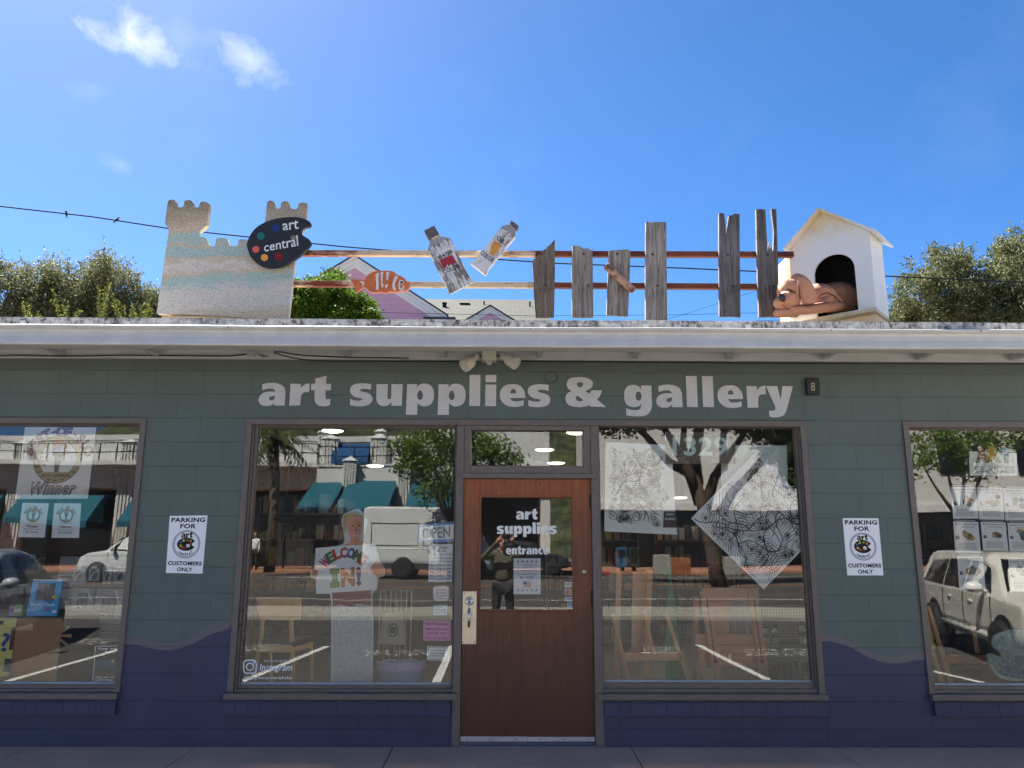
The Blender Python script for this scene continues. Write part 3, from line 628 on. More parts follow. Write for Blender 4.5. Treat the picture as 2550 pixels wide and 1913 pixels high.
def railmat(name, paint, rust, amt):
    t = NT(name); n = t.noise(9, 7, .7, vec=t.pos(), stretch=(.5, 1, 2)); n2 = t.noise(2.3, 5, .6, vec=t.pos(), stretch=(1, 1, .3))
    k = t.ramp(t.math('ADD', t.math('MULTIPLY', n, .6), t.math('MULTIPLY', n2, .55)), [(amt, 0.0), (amt + .09, 1.0)])
    a = t.mix(t.math('MULTIPLY', t.ramp(n2, [(.4, 0.0), (.6, 1.0)]), .5), lin(paint), tuple(.55 * p + .45 * q for p, q in zip(lin(paint), lin((196, 112, 48)))))
    return t.out(t.pbr(t.mix(k, a, lin(rust)), .7, 0, n, .25, .003))
RAILW = railmat('rusted_cream_rail', (206, 186, 156), (124, 52, 22), .56); RAILR = railmat('maroon_rail', (74, 17, 16), (44, 14, 14), .68)
RY = .21
for (pa_, pb_, xe, lab) in (((752, 631.5), (1975, 635), 1968, 'upper'), ((729, 707.5), (1900, 715), 1890, 'lower')):
    a = at(*pa_, RY); b = at(*pb_, RY); xm = at(1333, 640, RY).x; k = (xm - a.x) / (b.x - a.x); m_ = a.lerp(b, k)
    r = empty('rail', a.lerp(b, .5) - Vector((0, 0, .025)), '%s metal rail, rusted cream then maroon, from castle to doghouse' % lab, 'rail', 'rails behind the roof cutouts')
    if lab == 'lower': r['label'] = 'lower metal rail carrying the clownfish, rusted cream then maroon'
    bevel(MB().bar(a - Vector((.06, 0, 0)), m_, .05, .05).build('cream_section', RAILW, r), .004); bevel(MB().bar(m_, b, .05, .05).build('maroon_section', RAILR, r), .004)

def woodmat(name, dark, light, seed, knot=True):
    t = NT(name); n1 = t.noise(1, 7, .68, stretch=(34, 20, 2.0 + seed % 3 * .4), dist=.4); n2 = t.noise(1, 5, .6, stretch=(120, 40, 5)); n3 = t.noise(2.4, 5, .6)
    vec = t.n('ShaderNodeMapping', {'Vector': t.obj(), 'Location': (seed * 1.7, 0, seed * .61)}).outputs[0]
    n1 = t.n('ShaderNodeTexNoise', {'Vector': t.n('ShaderNodeMapping', {'Vector': vec, 'Scale': (34, 20, 2.2)}).outputs[0], 'Scale': 1.0, 'Detail': 7, 'Roughness': .7, 'Distortion': .5}).outputs[0]
    a = t.mix(t.ramp(n1, [(.3, 0.0), (.62, 1.0)]), lin(dark), lin(light))
    a = t.mix(t.math('MULTIPLY', t.ramp(n3, [(.42, 0.0), (.66, 1.0)]), .55), a, tuple(x * .5 for x in lin(dark)))
    crack = t.ramp(n2, [(.34, 1.0), (.42, 0.0)])
    a = t.mix(t.math('MULTIPLY', crack, .8), a, (.012, .011, .010))
    return t.out(t.pbr(a, .9, 0, t.math('SUBTRACT', n1, t.math('MULTIPLY', crack, .8)), .9, .012))
def c8r(x, y): return (1310 + x / 5.924, 540 + y / 5.924)
def c3r(x, y): return (1700 + x / 2.602, 480 + y / 2.602)
def jag(p0, p1, n, amp, seed):
    r_ = random.Random(seed); return [(p0[0] + (p1[0]-p0[0])*i/n + r_.uniform(-2, 2), p0[1] + (p1[1]-p0[1])*i/n - (r_.uniform(0, amp) if i % 2 else 0)) for i in range(1, n)]
BY = .155
boards = [
 (c8r, [(95, 650), (125, 622)] + jag((125, 622), (372, 392), 14, 14, 1) + [(372, 392), (425, 332), (427, 640), (424, 1000), (414, 1480), (300, 1486), (140, 1484), (118, 1200), (110, 980)], 'grey picket cut to a slanted point, nearest the paint tubes', (82, 68, 58), (138, 122, 108)),
 (c8r, [(685, 426), (790, 432), (815, 444), (838, 462), (845, 478), (858, 455), (866, 480), (880, 448), (888, 476), (905, 450), (912, 482), (924, 458), (936, 490), (950, 478), (958, 508), (972, 478), (984, 456), (978, 560), (985, 700), (982, 840), (990, 1000), (993, 1482), (840, 1486), (678, 1483), (680, 1000), (674, 800)], 'grey picket with a splintered flat top, short', (92, 85, 80), (162, 152, 142)),
 (c8r, [(1222, 505), (1300, 494), (1390, 484), (1400, 490), (1480, 477), (1538, 497), (1536, 700), (1528, 900), (1505, 1468), (1350, 1460), (1188, 1448), (1200, 1050), (1214, 720)], 'grey picket with a low peaked top behind the peeling stick', (100, 91, 84), (168, 156, 145)),
 (c8r, [(1768, 78), (1800, 72), (1830, 84), (1850, 74), (1880, 82), (1898, 76), (2068, 80), (2072, 500), (2083, 1525), (1920, 1520), (1762, 1516), (1760, 800)], 'tall intact grey picket with a square top', (106, 99, 94), (174, 164, 153)),
 (c3r, [(235, 132), (255, 131), (268, 136), (278, 200), (283, 310), (287, 240), (299, 150), (306, 144), (312, 150), (335, 136), (369, 138), (371, 400), (375, 806), (330, 801), (238, 802), (236, 500)], 'tall grey picket split at the top by a narrow notch', (68, 65, 66), (124, 118, 116)),
 (c3r, [(476, 108), (505, 106), (536, 110), (546, 300), (551, 384), (556, 372), (561, 318), (566, 378), (574, 342), (580, 376), (588, 380), (591, 250), (574, 106), (607, 104), (616, 380), (622, 560), (630, 806), (560, 802), (495, 806), (486, 560)], 'tall grey picket cloven deep into two prongs beside the doghouse', (64, 61, 62), (120, 114, 112))]
for i, (cf, P, lab, dk, lg) in enumerate(boards):
    q = [at(*cf(x, y), BY) for x, y in P]; o = MB().slab([q], (0, .03, 0)).build('picket', woodmat('weathered_picket_wood_%s' % 'abcdef'[i], dk, lg, i + 1))
    tag(o, lab, 'picket', 'weathered pickets on the roof rails')
    cxp = sum(p.x for p in q) / len(q)
    for yr in (629, 707): zb_ = at(1500, yr + 4, BY).z; MB().lathe((cxp + (.02 if yr > 650 else -.015), BY + .0005, zb_), [(.011, 0), (.011, .004), (.006, .007), (0, .007)], 8, None, (0, -1, 0)).build('bolt_head', mat('rusty_bolt', (70, 52, 42), .6, .5), o)
# short peeling stick nailed on the third picket
def stickmat():
    t = NT('peeling_tan_stick'); n = t.noise(14, 6, .7); n2 = t.noise(40, 4, .7)
    a = t.mix(t.ramp(n, [(.5, 0.0), (.62, 1.0)]), lin((182, 142, 120)), lin((96, 68, 54))); return t.out(t.pbr(a, .85, 0, n2, .5, .006))
a, b = at(*c8r(1180, 720), BY - .035), at(*c8r(1592, 1098), BY - .035); d_ = (b - a)
MBs = MB().tube([a, a.lerp(b, .02), a.lerp(b, .35) + Vector((.004, 0, -.003)), a.lerp(b, .72), a.lerp(b, .95), a.lerp(b, 1.0)], [.034, .036, .033, .034, .034, .022], 14)
tag(MBs.build('wooden_stick', stickmat(), None, True), 'short tan peeling stick nailed diagonally across a grey picket', 'stick')

# clownfish
def c2r(x, y): return (850 + x / 2.602, 480 + y / 2.602)
FY = .13
FOR = mat('fish_orange_paint', (204, 106, 52), .5, 0, .22, 14, .1); FWH = mat('fish_white_paint', (218, 214, 208), .5, 0, .1, 20); FBR = mat('fish_brown_line', (110, 58, 36), .6)
body = smoothpath('150,572! 165,540 200,515 260,505 310,505! 340,512 360,530 400,548 432,582 441,606 425,630 390,636 340,641 302,640! 296,650! 268,645! 262,641! 220,645 190,642 165,622 150,610!', lambda x, y: at(*c2r(x, y), FY), 4)
fish = empty('clownfish_sculpture', at(*c2r(250, 650), FY + .02), 'painted orange and white clownfish cutout fixed on the lower rail', 'fish sculpture')
bevel(MB().slab([body], (0, .04, 0)).build('body', FOR, fish), .008, 3)
bevel(MB().slab([smoothpath('62,566! 95,562 135,564 152,572! 150,610! 138,616 118,632 96,652! 90,625 78,598', lambda x, y: at(*c2r(x, y), FY + .008), 3)], (0, .025, 0)).build('tail', FOR, fish), .004, 2)
for i, P in enumerate(('222,527! 246,517! 240,560 243,600 238,632! 222,628! 226,590 224,560', '256,514! 272,514! 268,560 274,600 266,616! 258,596 256,560', '292,512! 312,514! 302,560 304,592 290,622! 282,610! 288,580 292,550', '352,536! 368,544! 350,580 348,606 356,634! 336,630! 330,606 336,570', '118,572! 145,575! 150,598! 128,612! 136,592')):
    MB().flat([smoothpath(P, lambda x, y: at(*c2r(x, y), FY - .003), 4)]).build('white_band', FWH, fish)
ey = MB(); q = lambda cx, cy, r, off: [at(*c2r(cx + r * math.cos(i*math.pi/8), cy + r * math.sin(i*math.pi/8)), FY - off) for i in range(16)]
ey.flat([q(388, 580, 16, .003)], FWH); ey.flat([q(390, 581, 9, .005)], BLACK); ey.build('eye', FWH, fish)
MB().flat([smoothpath('262,575! 285,562 318,577! 300,592 276,596', lambda x, y: at(*c2r(x, y), FY - .009), 3)]).build('side_fin', mat('fish_ochre_paint', (190, 112, 52), .5), fish)
MB().flat([smoothpath('368,590! 376,592 380,612 392,622 400,600 408,604 404,626 392,634 374,626', lambda x, y: at(*c2r(x, y), FY - .0035), 3)]).build('cheek_mark', FWH, fish)

# paint tubes
def c6r(x, y): return (1040 + x / 7.9, 540 + y / 7.9)
def flakemat(name, paint, ang, amt):
    t = NT(name); vec = t.n('ShaderNodeMapping', {'Vector': t.obj(), 'Rotation': (0, ang, 0)}).outputs[0]
    n1 = t.n('ShaderNodeTexNoise', {'Vector': t.n('ShaderNodeMapping', {'Vector': vec, 'Scale': (60, 30, 7)}).outputs[0], 'Scale': 1.0, 'Detail': 6, 'Roughness': .75}).outputs[0]
    n2 = t.noise(3.4, 5, .6); k = t.ramp(t.math('ADD', t.math('MULTIPLY', n1, .6), t.math('MULTIPLY', n2, .6)), [(amt, 0.0), (amt + .035, 1.0)])
    return t.out(t.pbr(t.mix(k, lin(paint), lin((118, 108, 102))), .75, 0, t.math('SUBTRACT', n1, k), .5, .004))
TW = flakemat('flaked_white_tube_paint', (212, 210, 208), .48, .575); TW2 = flakemat('worn_white_tube_paint', (208, 206, 206), -.66, .64); TG = flakemat('worn_grey_cap_paint', (92, 88, 88), .48, .72); TSH = mat('tube_shoulder_grey', (150, 148, 148), .6, 0, .2, 12)
TY = .135
wt = empty('paint_tube', at(*c6r(650, 1500), TY + .02), 'large flaking white tube reading water color with a red label', 'paint tube', 'paint tubes on the rails')
J = lambda s, y=TY, k=3: smoothpath(s, lambda a, b: at(*c6r(a, b), y), k)
bevel(MB().slab([J('275,432! 262,450! 200,655! 320,900! 470,1200! 540,1330! 590,1430! 620,1505! 700,1475! 850,1400! 1095,1275! 1030,1190! 985,1120! 820,790! 700,545! 630,420! 410,372!')], (0, .045, 0)).build('body', TW, wt), .008, 2)
MB().flat([J('275,434! 264,452! 208,650! 300,560 360,520 470,490 560,440 630,424! 410,376!', TY - .002)]).build('shoulder', TSH, wt)
bevel(MB().slab([J('125,270! 325,172! 425,340! 215,445!', TY - .012)], (0, .065, 0)).build('cap', TG, wt), .005)
MB().slab([J('268,426! 395,358! 412,388! 286,446!', TY - .006)], (0, .05, 0)).build('neck', mat('cream_neck_paint', (206, 190, 150), .6), wt)
MB().flat([J('430,862! 680,745! 757,902! 690,930! 640,945! 600,970! 590,930! 560,980! 545,1000! 520,1030!', TY - .003)]).build('colour_patch', mat('red_label_paint', (158, 32, 52), .6, 0, .15, 20), wt)
INKB = ink((26, 26, 44)); tm = MB()
tm.text(pcard(TY, c6r(368, 790), c6r(672, 640), c6r(702, 710), c6r(402, 842)), 'WATER', 0, 0, 1, 1, .004, INKB, .02); tm.text(pcard(TY, c6r(490, 1058), c6r(795, 922), c6r(836, 1000), c6r(528, 1136)), 'COLOR', 0, 0, 1, 1, .004, INKB, .02); tm.build('lettering', INKB, wt)
ot = empty('paint_tube', at(*c6r(1330, 1140), TY + .02), 'small slanting white tube reading oil color with an orange label', 'paint tube', 'paint tubes on the rails')
bevel(MB().slab([J('1812,148! 1660,180! 1625,235! 1240,690! 1160,800! 1115,858! 1040,898! 1042,912! 1335,1145! 1365,1095! 1400,1020! 1560,820! 1920,390! 1922,240!')], (0, .045, 0)).build('body', TW2, ot), .008, 2)
MB().flat([J('1812,152! 1664,184! 1634,228! 1760,285! 1908,400! 1916,388! 1918,244!', TY - .002)]).build('shoulder', TSH, ot)
bevel(MB().slab([J('1845,72! 1995,185! 1945,245! 1812,128!', TY - .01)], (0, .06, 0)).build('cap', TG, ot), .005)
MB().flat([J('1515,465! 1660,555! 1570,690! 1490,772! 1420,728! 1455,560!', TY - .003)]).build('colour_patch', mat('ochre_label_paint', (204, 142, 58), .6, 0, .2, 30), ot)
tm = MB(); tm.text(pcard(TY, c6r(1588, 368), c6r(1742, 470), c6r(1694, 545), c6r(1545, 445)), 'OIL', 0, 0, 1, 1, .004, INKB, .015); tm.text(pcard(TY, c6r(1275, 655), c6r(1520, 840), c6r(1470, 920), c6r(1230, 735)), 'COLOR', 0, 0, 1, 1, .004, INKB, .015); tm.build('lettering', INKB, ot)

# ------------------------------------------------------------------ doghouse, turned about 30 degrees, and the sleeping dog
def proj(P):
    v = Vector(P) - CPOS; cx = v.x*_r.x + v.y*_n.x + v.z*_u.x; cy = v.x*_r.y + v.y*_n.y + v.z*_u.y; cz = v.x*_r.z + v.y*_n.z + v.z*_u.z
    return 1275 + FPX*cx/cz, 956.5 - FPX*cy/cz
N0 = at(2182.5, 769, -.12); ZT = at(2162.3, 576, -.12).z; th = R(42); fv = Vector((-math.cos(th), math.sin(th), 0)); sv = Vector((math.sin(th), math.cos(th), 0))
def solve(v, px, z):
    lo, hi = .05, 2.0
    for _ in range(40):
        mid = (lo + hi) / 2; x = proj(Vector((N0.x, N0.y, z)) + v * mid)[0]
        if (x < px) == (v.x < 0): hi = mid
        else: lo = mid
    return lo
LF = solve(fv, 1978, N0.z); LS = solve(sv, 2214, N0.z)
DHW = flakemat('doghouse_white_paint', (214, 214, 214), .0, .83)
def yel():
    t = NT('bounce_tinted_white_paint'); n = t.noise(7, 5, .65); z = t.n('ShaderNodeSeparateXYZ', {0: t.pos()}).outputs[2]
    k = t.math('MULTIPLY', t.ramp(t.math('ADD', n, t.math('MULTIPLY', t.math('SUBTRACT', z, ZT), 2.2)), [(.5, 0.0), (1.05, 1.0)]), .75)  # warm bounce under the eaves put into the colour as yellow towards the top
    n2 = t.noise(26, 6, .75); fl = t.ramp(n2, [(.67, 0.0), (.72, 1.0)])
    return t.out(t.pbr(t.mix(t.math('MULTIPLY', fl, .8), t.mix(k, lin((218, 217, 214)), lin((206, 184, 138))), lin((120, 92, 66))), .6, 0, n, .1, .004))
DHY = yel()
dh = empty('doghouse', N0 + fv * LF / 2 + sv * LS / 2 - Vector((0, 0, .03)), 'white wooden doghouse with a round-topped black doorway on the roof', 'doghouse')
def DP(a, b, z): return N0 + fv * a + sv * b + Vector((0, 0, z))       # a along the front from the near corner, b towards the back
HT = ZT - N0.z; 
apx = at(2056, 529, DP(LF * .52, 0, 0).y); HA = apx.z - N0.z
AK = .545
arch = []
ax0, ax1, spring, rz = LF * .205, LF * .70, HT * .58, LF * .2475
for i in range(19):
    a = math.pi * i / 18; arch.append(DP((ax0 + ax1)/2 - rz * math.cos(a), 0, spring + rz * .92 * math.sin(a)))
arch = [DP(ax0, 0, .02)] + arch + [DP(ax1, 0, .02)]
wall = MB(); outl = [DP(0, 0, 0), DP(LF, 0, 0), DP(LF, 0, HT), DP(LF * AK, 0, HA), DP(0, 0, HT)]
wall.slab([outl, arch[::-1]], sv * .018)
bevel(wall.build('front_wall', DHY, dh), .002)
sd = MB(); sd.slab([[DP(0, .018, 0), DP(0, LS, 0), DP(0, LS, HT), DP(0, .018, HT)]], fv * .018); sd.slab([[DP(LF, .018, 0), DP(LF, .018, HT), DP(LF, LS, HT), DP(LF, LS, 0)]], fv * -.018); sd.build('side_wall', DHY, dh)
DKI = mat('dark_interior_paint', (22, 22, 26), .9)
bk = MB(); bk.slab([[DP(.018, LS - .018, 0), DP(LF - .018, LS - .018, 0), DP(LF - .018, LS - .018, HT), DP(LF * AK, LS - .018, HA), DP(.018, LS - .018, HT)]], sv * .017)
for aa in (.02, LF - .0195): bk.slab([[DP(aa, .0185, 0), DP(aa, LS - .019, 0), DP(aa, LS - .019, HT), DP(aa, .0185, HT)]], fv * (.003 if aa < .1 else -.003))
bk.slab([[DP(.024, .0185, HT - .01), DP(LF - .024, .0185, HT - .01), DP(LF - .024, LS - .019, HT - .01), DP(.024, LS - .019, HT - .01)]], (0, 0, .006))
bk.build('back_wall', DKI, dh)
rf = MB(); ov = .085; e0 = DP(-.02, -ov, 0)
def slope(a0, z0, a1, z1, ext):
    d = Vector((a1 - a0, 0, z1 - z0)).normalized(); a0e = a0 - d.x * ext; z0e = z0 - d.z * ext
    P = [DP(a0e, -ov, z0e), DP(a1, -ov, z1), DP(a1, LS + .05, z1), DP(a0e, LS + .05, z0e)]
    rf.slab([P], (0, 0, .022))
slope(0, HT + .002, LF * AK, HA + .002, .10); slope(LF, HT + .002, LF * AK, HA + .002, .02)
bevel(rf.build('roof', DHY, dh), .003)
fl = MB(); fl.slab([[DP(-.004, -.05, -.03), DP(LF * 1.005, -.05, -.03), DP(LF * 1.005, LS, -.03), DP(-.004, LS, -.03)]], (0, 0, .029)); bevel(fl.build('floor_board', mat('weathered_cream_board', (196, 182, 152), .75, 0, .3, 9), dh), .003)
pq = [DP(.02, .04, -.034), DP(LF * .86, .04, -.034), DP(LF * .86, LS + .2, -.034), DP(.02, LS + .2, -.034)]
dz_ = RT - (N0.z - .034)
pl = MB().slab([pq], (0, 0, dz_)); p0 = at(2021, 800, .05)
pl.box(DP(LF, 0, 0).x + .005, DP(LF, 0, 0).y + .1, RT - .01, DP(LF, 0, 0).x + .13, DP(LF, 0, 0).y + .35, RT + .92)
pl.build('plinth', PLINTH); tag(bpy.data.objects['plinth.001'], 'cream block and post carrying the white doghouse', 'plinth')

def dogmat():
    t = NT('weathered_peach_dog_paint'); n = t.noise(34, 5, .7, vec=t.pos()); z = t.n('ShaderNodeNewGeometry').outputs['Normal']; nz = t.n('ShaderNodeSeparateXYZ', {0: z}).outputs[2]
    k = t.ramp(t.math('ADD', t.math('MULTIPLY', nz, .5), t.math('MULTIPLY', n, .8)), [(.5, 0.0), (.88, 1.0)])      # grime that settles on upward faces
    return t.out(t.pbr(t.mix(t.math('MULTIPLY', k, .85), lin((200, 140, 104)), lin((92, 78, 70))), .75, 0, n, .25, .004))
DOGM = dogmat()
def cd(x, y, b): 
    """pixel in the doghouse close-up -> point b metres behind (+) or before (-) the plane of the doghouse front"""
    P_ = ((100, -.03), (600, .0), (850, .08), (1250, .22))
    for (xa, ya), (xb, yb) in zip(P_[:-1], P_[1:]):
        if x <= xb or xb == 1250: break
    return at(1900 + x / 5.185, 500 + y / 5.185, ya + (yb - ya) * (x - xa) / (xb - xa) + b + .13)
dog = empty('dog_sculpture', cd(500, 1500, -.15), 'peach painted sleeping dog sculpture lying half out of the doghouse', 'dog sculpture')
dg_ = MB()
def blob(x, y, b, rx, ry, rb, ang=0):
    """ellipsoid: rx, ry in close-up pixels, rb metres deep, turned ang degrees in the front plane"""
    c = cd(x, y, b); k = 1.0 / 5.185 * (c - CPOS).length / FPX * .97; rot = Matrix.Rotation(R(-ang), 3, 'Y')
    dg_.ell(c, (rx * k, rb, ry * k), 20, 14, None, rot)
def limb(P, r):
    pts = [cd(*p) for p in P]; k = 1.0 / 5.185 * (pts[0] - CPOS).length / FPX * .97
    rs = r if isinstance(r, list) else [r] * len(P); dg_.tube(pts, [q * k for q in rs], 14)
    dg_.ell(pts[0], [rs[0]*k]*3, 12, 8); dg_.ell(pts[-1], [rs[-1]*k]*3, 12, 8)
blob(980, 1270, .12, 270, 215, .15, 0); blob(720, 1250, .0, 230, 175, .12, 6); blob(1050, 1330, .1, 150, 150, .1)
blob(345, 1170, -.15, 155, 165, .105, 25); blob(300, 1110, -.15, 95, 100, .085); blob(330, 1275, -.2, 125, 115, .075, 10); blob(215, 1320, -.2, 78, 78, .06, 20); blob(380, 1290, -.215, 95, 105, .05)
limb([(400, 1408, -.2), (560, 1408, -.19), (800, 1375, -.15), (1000, 1362, -.11)], [62, 66, 70, 66]); limb([(790, 1330, -.12), (860, 1230, -.1), (960, 1290, -.09), (1040, 1375, -.1)], [80, 70, 66, 52])
limb([(190, 1455, -.2), (300, 1448, -.2), (420, 1462, -.17)], [58, 60, 50])
body = remesh(dg_.build('body', DOGM, dog, True), .008, 5)
def earpart(name, P, r, fl):
    m = MB(); sv_ = globals()['dg_']; globals()['dg_'] = m; 
    for a in P: blob(*a)
    globals()['dg_'] = sv_; return remesh(m.build(name, DOGM, dog, True), .007, 4)
EL = [(440, 1005, -.17, 80, 62, .05), (490, 1040, -.205, 92, 80, .045), (530, 1095, -.225, 100, 92, .04), (562, 1160, -.238, 108, 100, .035), (585, 1225, -.245, 108, 98, .03), (592, 1270, -.248, 100, 78, .028)]
earpart('ear', [tuple(a + (b_ - a) * k / 3 for a, b_ in zip(EL[i], EL[i + 1])) + (0,) for i in range(5) for k in range(4)], 0, 0)
ns = MB(); sv_ = dg_; dg_ = ns; blob(246, 1252, -.275, 40, 56, .022, 25); dg_ = sv_; ns.build('nose', mat('chipped_black_nose', (48, 38, 42), .5, 0, .5, 60), dog, True)
BRN = mat('reddish_brown_crease', (84, 42, 34), .8)
for P in ('455,1040! 470,1100 478,1180 475,1260 480,1330! 468,1330 462,1250 460,1170 450,1090', ):
    q = [cd(300, 1150, -.27), cd(330, 1140, -.275), cd(375, 1165, -.275), cd(425, 1190, -.26)]
    MB().tube(q, [.003, .006, .007, .003], 8).build('eyelid', BRN, dog, True)
for P, nm in (([(450, 1030, -.27), (462, 1110, -.29), (470, 1190, -.285), (478, 1270, -.28), (490, 1325, -.275)], 'ear_crease'), ([(500, 1335, -.275), (560, 1352, -.285), (640, 1345, -.285), (695, 1280, -.27)], 'ear_crease'), ([(700, 1270, -.19), (760, 1205, -.185), (840, 1188, -.18), (930, 1235, -.175), (1050, 1365, -.16)], 'leg_crease'), ([(380, 1372, -.27), (450, 1352, -.265), (600, 1352, -.262), (780, 1322, -.235), (900, 1302, -.215)], 'leg_crease')): MB().tube([cd(*p) for p in P], [.003] + [.005] * (len(P) - 2) + [.002], 7).build(nm, BRN, dog, True)
MB().tube([cd(262, 1330, -.285), cd(275, 1370, -.28), cd(320, 1395, -.28), cd(370, 1380, -.265)], [.002, .003, .003, .002], 6).build('mouth_line', BRN, dog, True)

# ------------------------------------------------------------------ wires and birds
WIRE = mat('black_cable_jacket', (26, 24, 32), .95, 0, .1, 8, 0, 60, .1)
def wire(name, P, Y, r, lab, sag=0):
    pts = [at(x, y, Y) for x, y in P]; a, b = pts[0], pts[-1]
    pts = [a + (a - pts[1]) * 3] + pts + [b + (b - pts[-2]) * 3]
    return tag(MB().tube(pts, r, 6).build(name, WIRE, None, True), lab, 'cable')
wire('overhead_cable', [(0, 514), (230, 540), (419, 569), (615, 590), (850, 614), (1238, 646), (1384, 656), (1700, 668), (1950, 679), (2211, 688), (2550, 703)], 9, .014, 'thick sagging overhead cable on which two small birds perch')
wire('telephone_wire', [(930, 778), (1330, 787), (1700, 784), (1890, 779)], 12, .006, 'thin slack wire low behind the pickets', 0)
wire('telephone_wire', [(1630, 803), (1700, 784), (1790, 755), (1890, 722)], 14, .005, 'thin wire rising steeply behind the split pickets')
wire('telephone_wire', [(1700, 806), (1955, 797), (2230, 786), (2550, 776)], 13, .005, 'thin lowest wire just above the roof edge beside the doghouse')
BIRD = mat('dark_feathers', (30, 28, 30), .8)
for (x, y, fl, lab) in ((430, 138, 1, 'small dark bird sitting upright on the overhead cable'), (755, 176, -1, 'small dark bird leaning along the overhead cable near the castle')):
    p = at(x / 2.602, 480 + y / 2.602, 9); b = empty('bird', p - Vector((0, 0, .06)), lab, 'bird', 'birds on the overhead cable')
    m = MB(); lean = .25 if fl == 1 else .8
    m.ell(p, (.026, .028, .052), 12, 8, None, Matrix.Rotation(lean * fl * -1, 3, 'Y')); m.ell(p + Vector((math.sin(lean) * -.05 * fl, 0, .052 * math.cos(lean) + .008)), (.021, .021, .021), 10, 7)
    m.tube([p + Vector((math.sin(lean) * .035 * fl, 0, -.035)), p + Vector((math.sin(lean) * .1 * fl, 0, -.095 * math.cos(lean)))], [.014, .008], 6)
    m.tube([p + Vector((-math.sin(lean) * .06 * fl - .014 * fl, 0, .06)), p + Vector((-math.sin(lean) * .06 * fl - .035 * fl, 0, .057))], [.005, .001], 6)
    m.build('body', BIRD, b, True)

# ------------------------------------------------------------------ fixtures on the front
FIXW = mat('ivory_fixture_plastic', (206, 203, 190), .45, 0, .06, 20)
c2b = lambda x, y, Y: at(850 + x / 2.602, 480 + y / 2.602, Y)
LYY = -.10
lp0 = c2b(958, 1070, LYY); sl = empty('security_light', lp0 + Vector((0, 0, -.03)), 'ivory twin floodlight with motion sensor under the eave', 'floodlight')
q0, q1 = c2b(912, 1090, LYY), c2b(1005, 1045, LYY)
bevel(MB().box(q0.x, LYY - .03, q0.z, q1.x, LYY + .07, q1.z + .03).build('junction_box', FIXW, sl), .005)
s_ = c2b(958, 1092, LYY); MB().lathe((s_.x, LYY - .01, s_.z), [(.028, .0), (.026, -.02), (.014, -.035), (0, -.038)], 14).build('motion_sensor', FIXW, sl, True)
for (pa_, pb_, pc_, sd_) in (((880, 1060), (850, 1085), (800, 1118), -1), ((1035, 1060), (1075, 1075), (1115, 1105), 1)):
    a = c2b(*pa_, LYY); b = c2b(*pb_, LYY - .03); c = c2b(*pc_, LYY - .07); d = (c - a).normalized()
    hd = MB().tube([a, b - d * .01], [.024, .026], 16).tube([b - d * .012, b, b + d * .012, b + d * .05, b + d * .105], [.026, .028, .05, .054, .056], 20, None, True)
    h = hd.build('lamp_head', FIXW, sl, True); bevel(h, .002)
    MB().tube([a, a + Vector((-sd_ * .012, 0, .004)), a + Vector((-sd_ * .03, 0, -.004)), (Vector((q0.x if sd_ < 0 else q1.x, LYY, (q0.z + q1.z) / 2 + .02)))], .006, 8).build('swivel_arm', DARKMETAL, sl, True)
hc = at(1700 + 845 / 2.602, 480 + 1255 / 2.602, -.02)
hb = empty('outlet_box', (hc.x, -.0, hc.z - .05), 'small black outdoor box with a pale inset beside the painted name', 'outlet box')
h0_, h1_ = at(1700 + 806 / 2.602, 480 + 1310 / 2.602, -.03), at(1700 + 880 / 2.602, 480 + 1203 / 2.602, -.03)
bevel(MB().box(h0_.x, -.045, h0_.z, h1_.x, -.0008, h1_.z, mat('black_plastic_box', (34, 32, 33), .5)).build('housing', None, hb), .008, 3)
h2, h3 = at(1700 + 833 / 2.602, 480 + 1282 / 2.602, -.045), at(1700 + 853 / 2.602, 480 + 1232 / 2.602, -.045)
oi = MB().box(h2.x, -.0485, h2.z, h3.x, -.0452, h3.z, mat('pale_inset_plate', (176, 168, 140), .6))
for k in (.3, .7): oi.box(h2.x + .006, -.0495, h2.z + (h3.z - h2.z) * k - .006, h3.x - .006, -.0484, h2.z + (h3.z - h2.z) * k + .006, BLACK)
oi.build('inset_plate', None, hb)
# round patched hole outline on the wall, and cable runs
pt = at(850 + 1358 / 2.602, 480 + 1195 / 2.602, 0); MB().tube([(pt.x + .052 * math.cos(i * .3), -.001, pt.z + .05 * math.sin(i * .3)) for i in range(22)], .0022, 5).build('patched_hole', mat('dark_patch_line', (34, 40, 40), .8), shop)
def cablerun(lab, P, Y, r, m=None):
    return tag(MB().tube([at(x, y, Y) for x, y in P], r, 7).build('cable_run', m or mat('black_cable', (30, 30, 34), .6), None, True), lab, 'cable', 'cables under the eave')
c1b = lambda P: [(x / 2.602, 480 + y / 2.602) for x, y in P]
cablerun('black cable clipped under the eave, far end with a loose tail above the dark wall', c1b([(-60, 1057), (120, 1054), (330, 1058), (550, 1058), (800, 1053), (1040, 1055), (1280, 1057), (1500, 1058), (1560, 1050), (1605, 1045), (1640, 1050)]), -.05, .006)
cablerun('black cable hanging from a soffit hole, topmost of the bundle before the floodlight', c1b([(1775, 1030), (1830, 1033), (1900, 1046), (2000, 1056), (2130, 1062), (2300, 1068), (2520, 1070), (2650, 1072)]), -.12, .006)
cablerun('black cable of the bundle before the floodlight, sagging lowest', c1b([(1775, 1036), (1840, 1058), (1950, 1080), (2060, 1090), (2200, 1093), (2400, 1092), (2650, 1094), (3100, 1096)]), -.03, .005)
cablerun('thin dark conduit running along the wall top towards the doghouse side', [(1290, 899.5), (1500, 901), (1760, 903), (2100, 905), (2560, 906)], -.035, .006)
for x in (125, 212, 492): pass
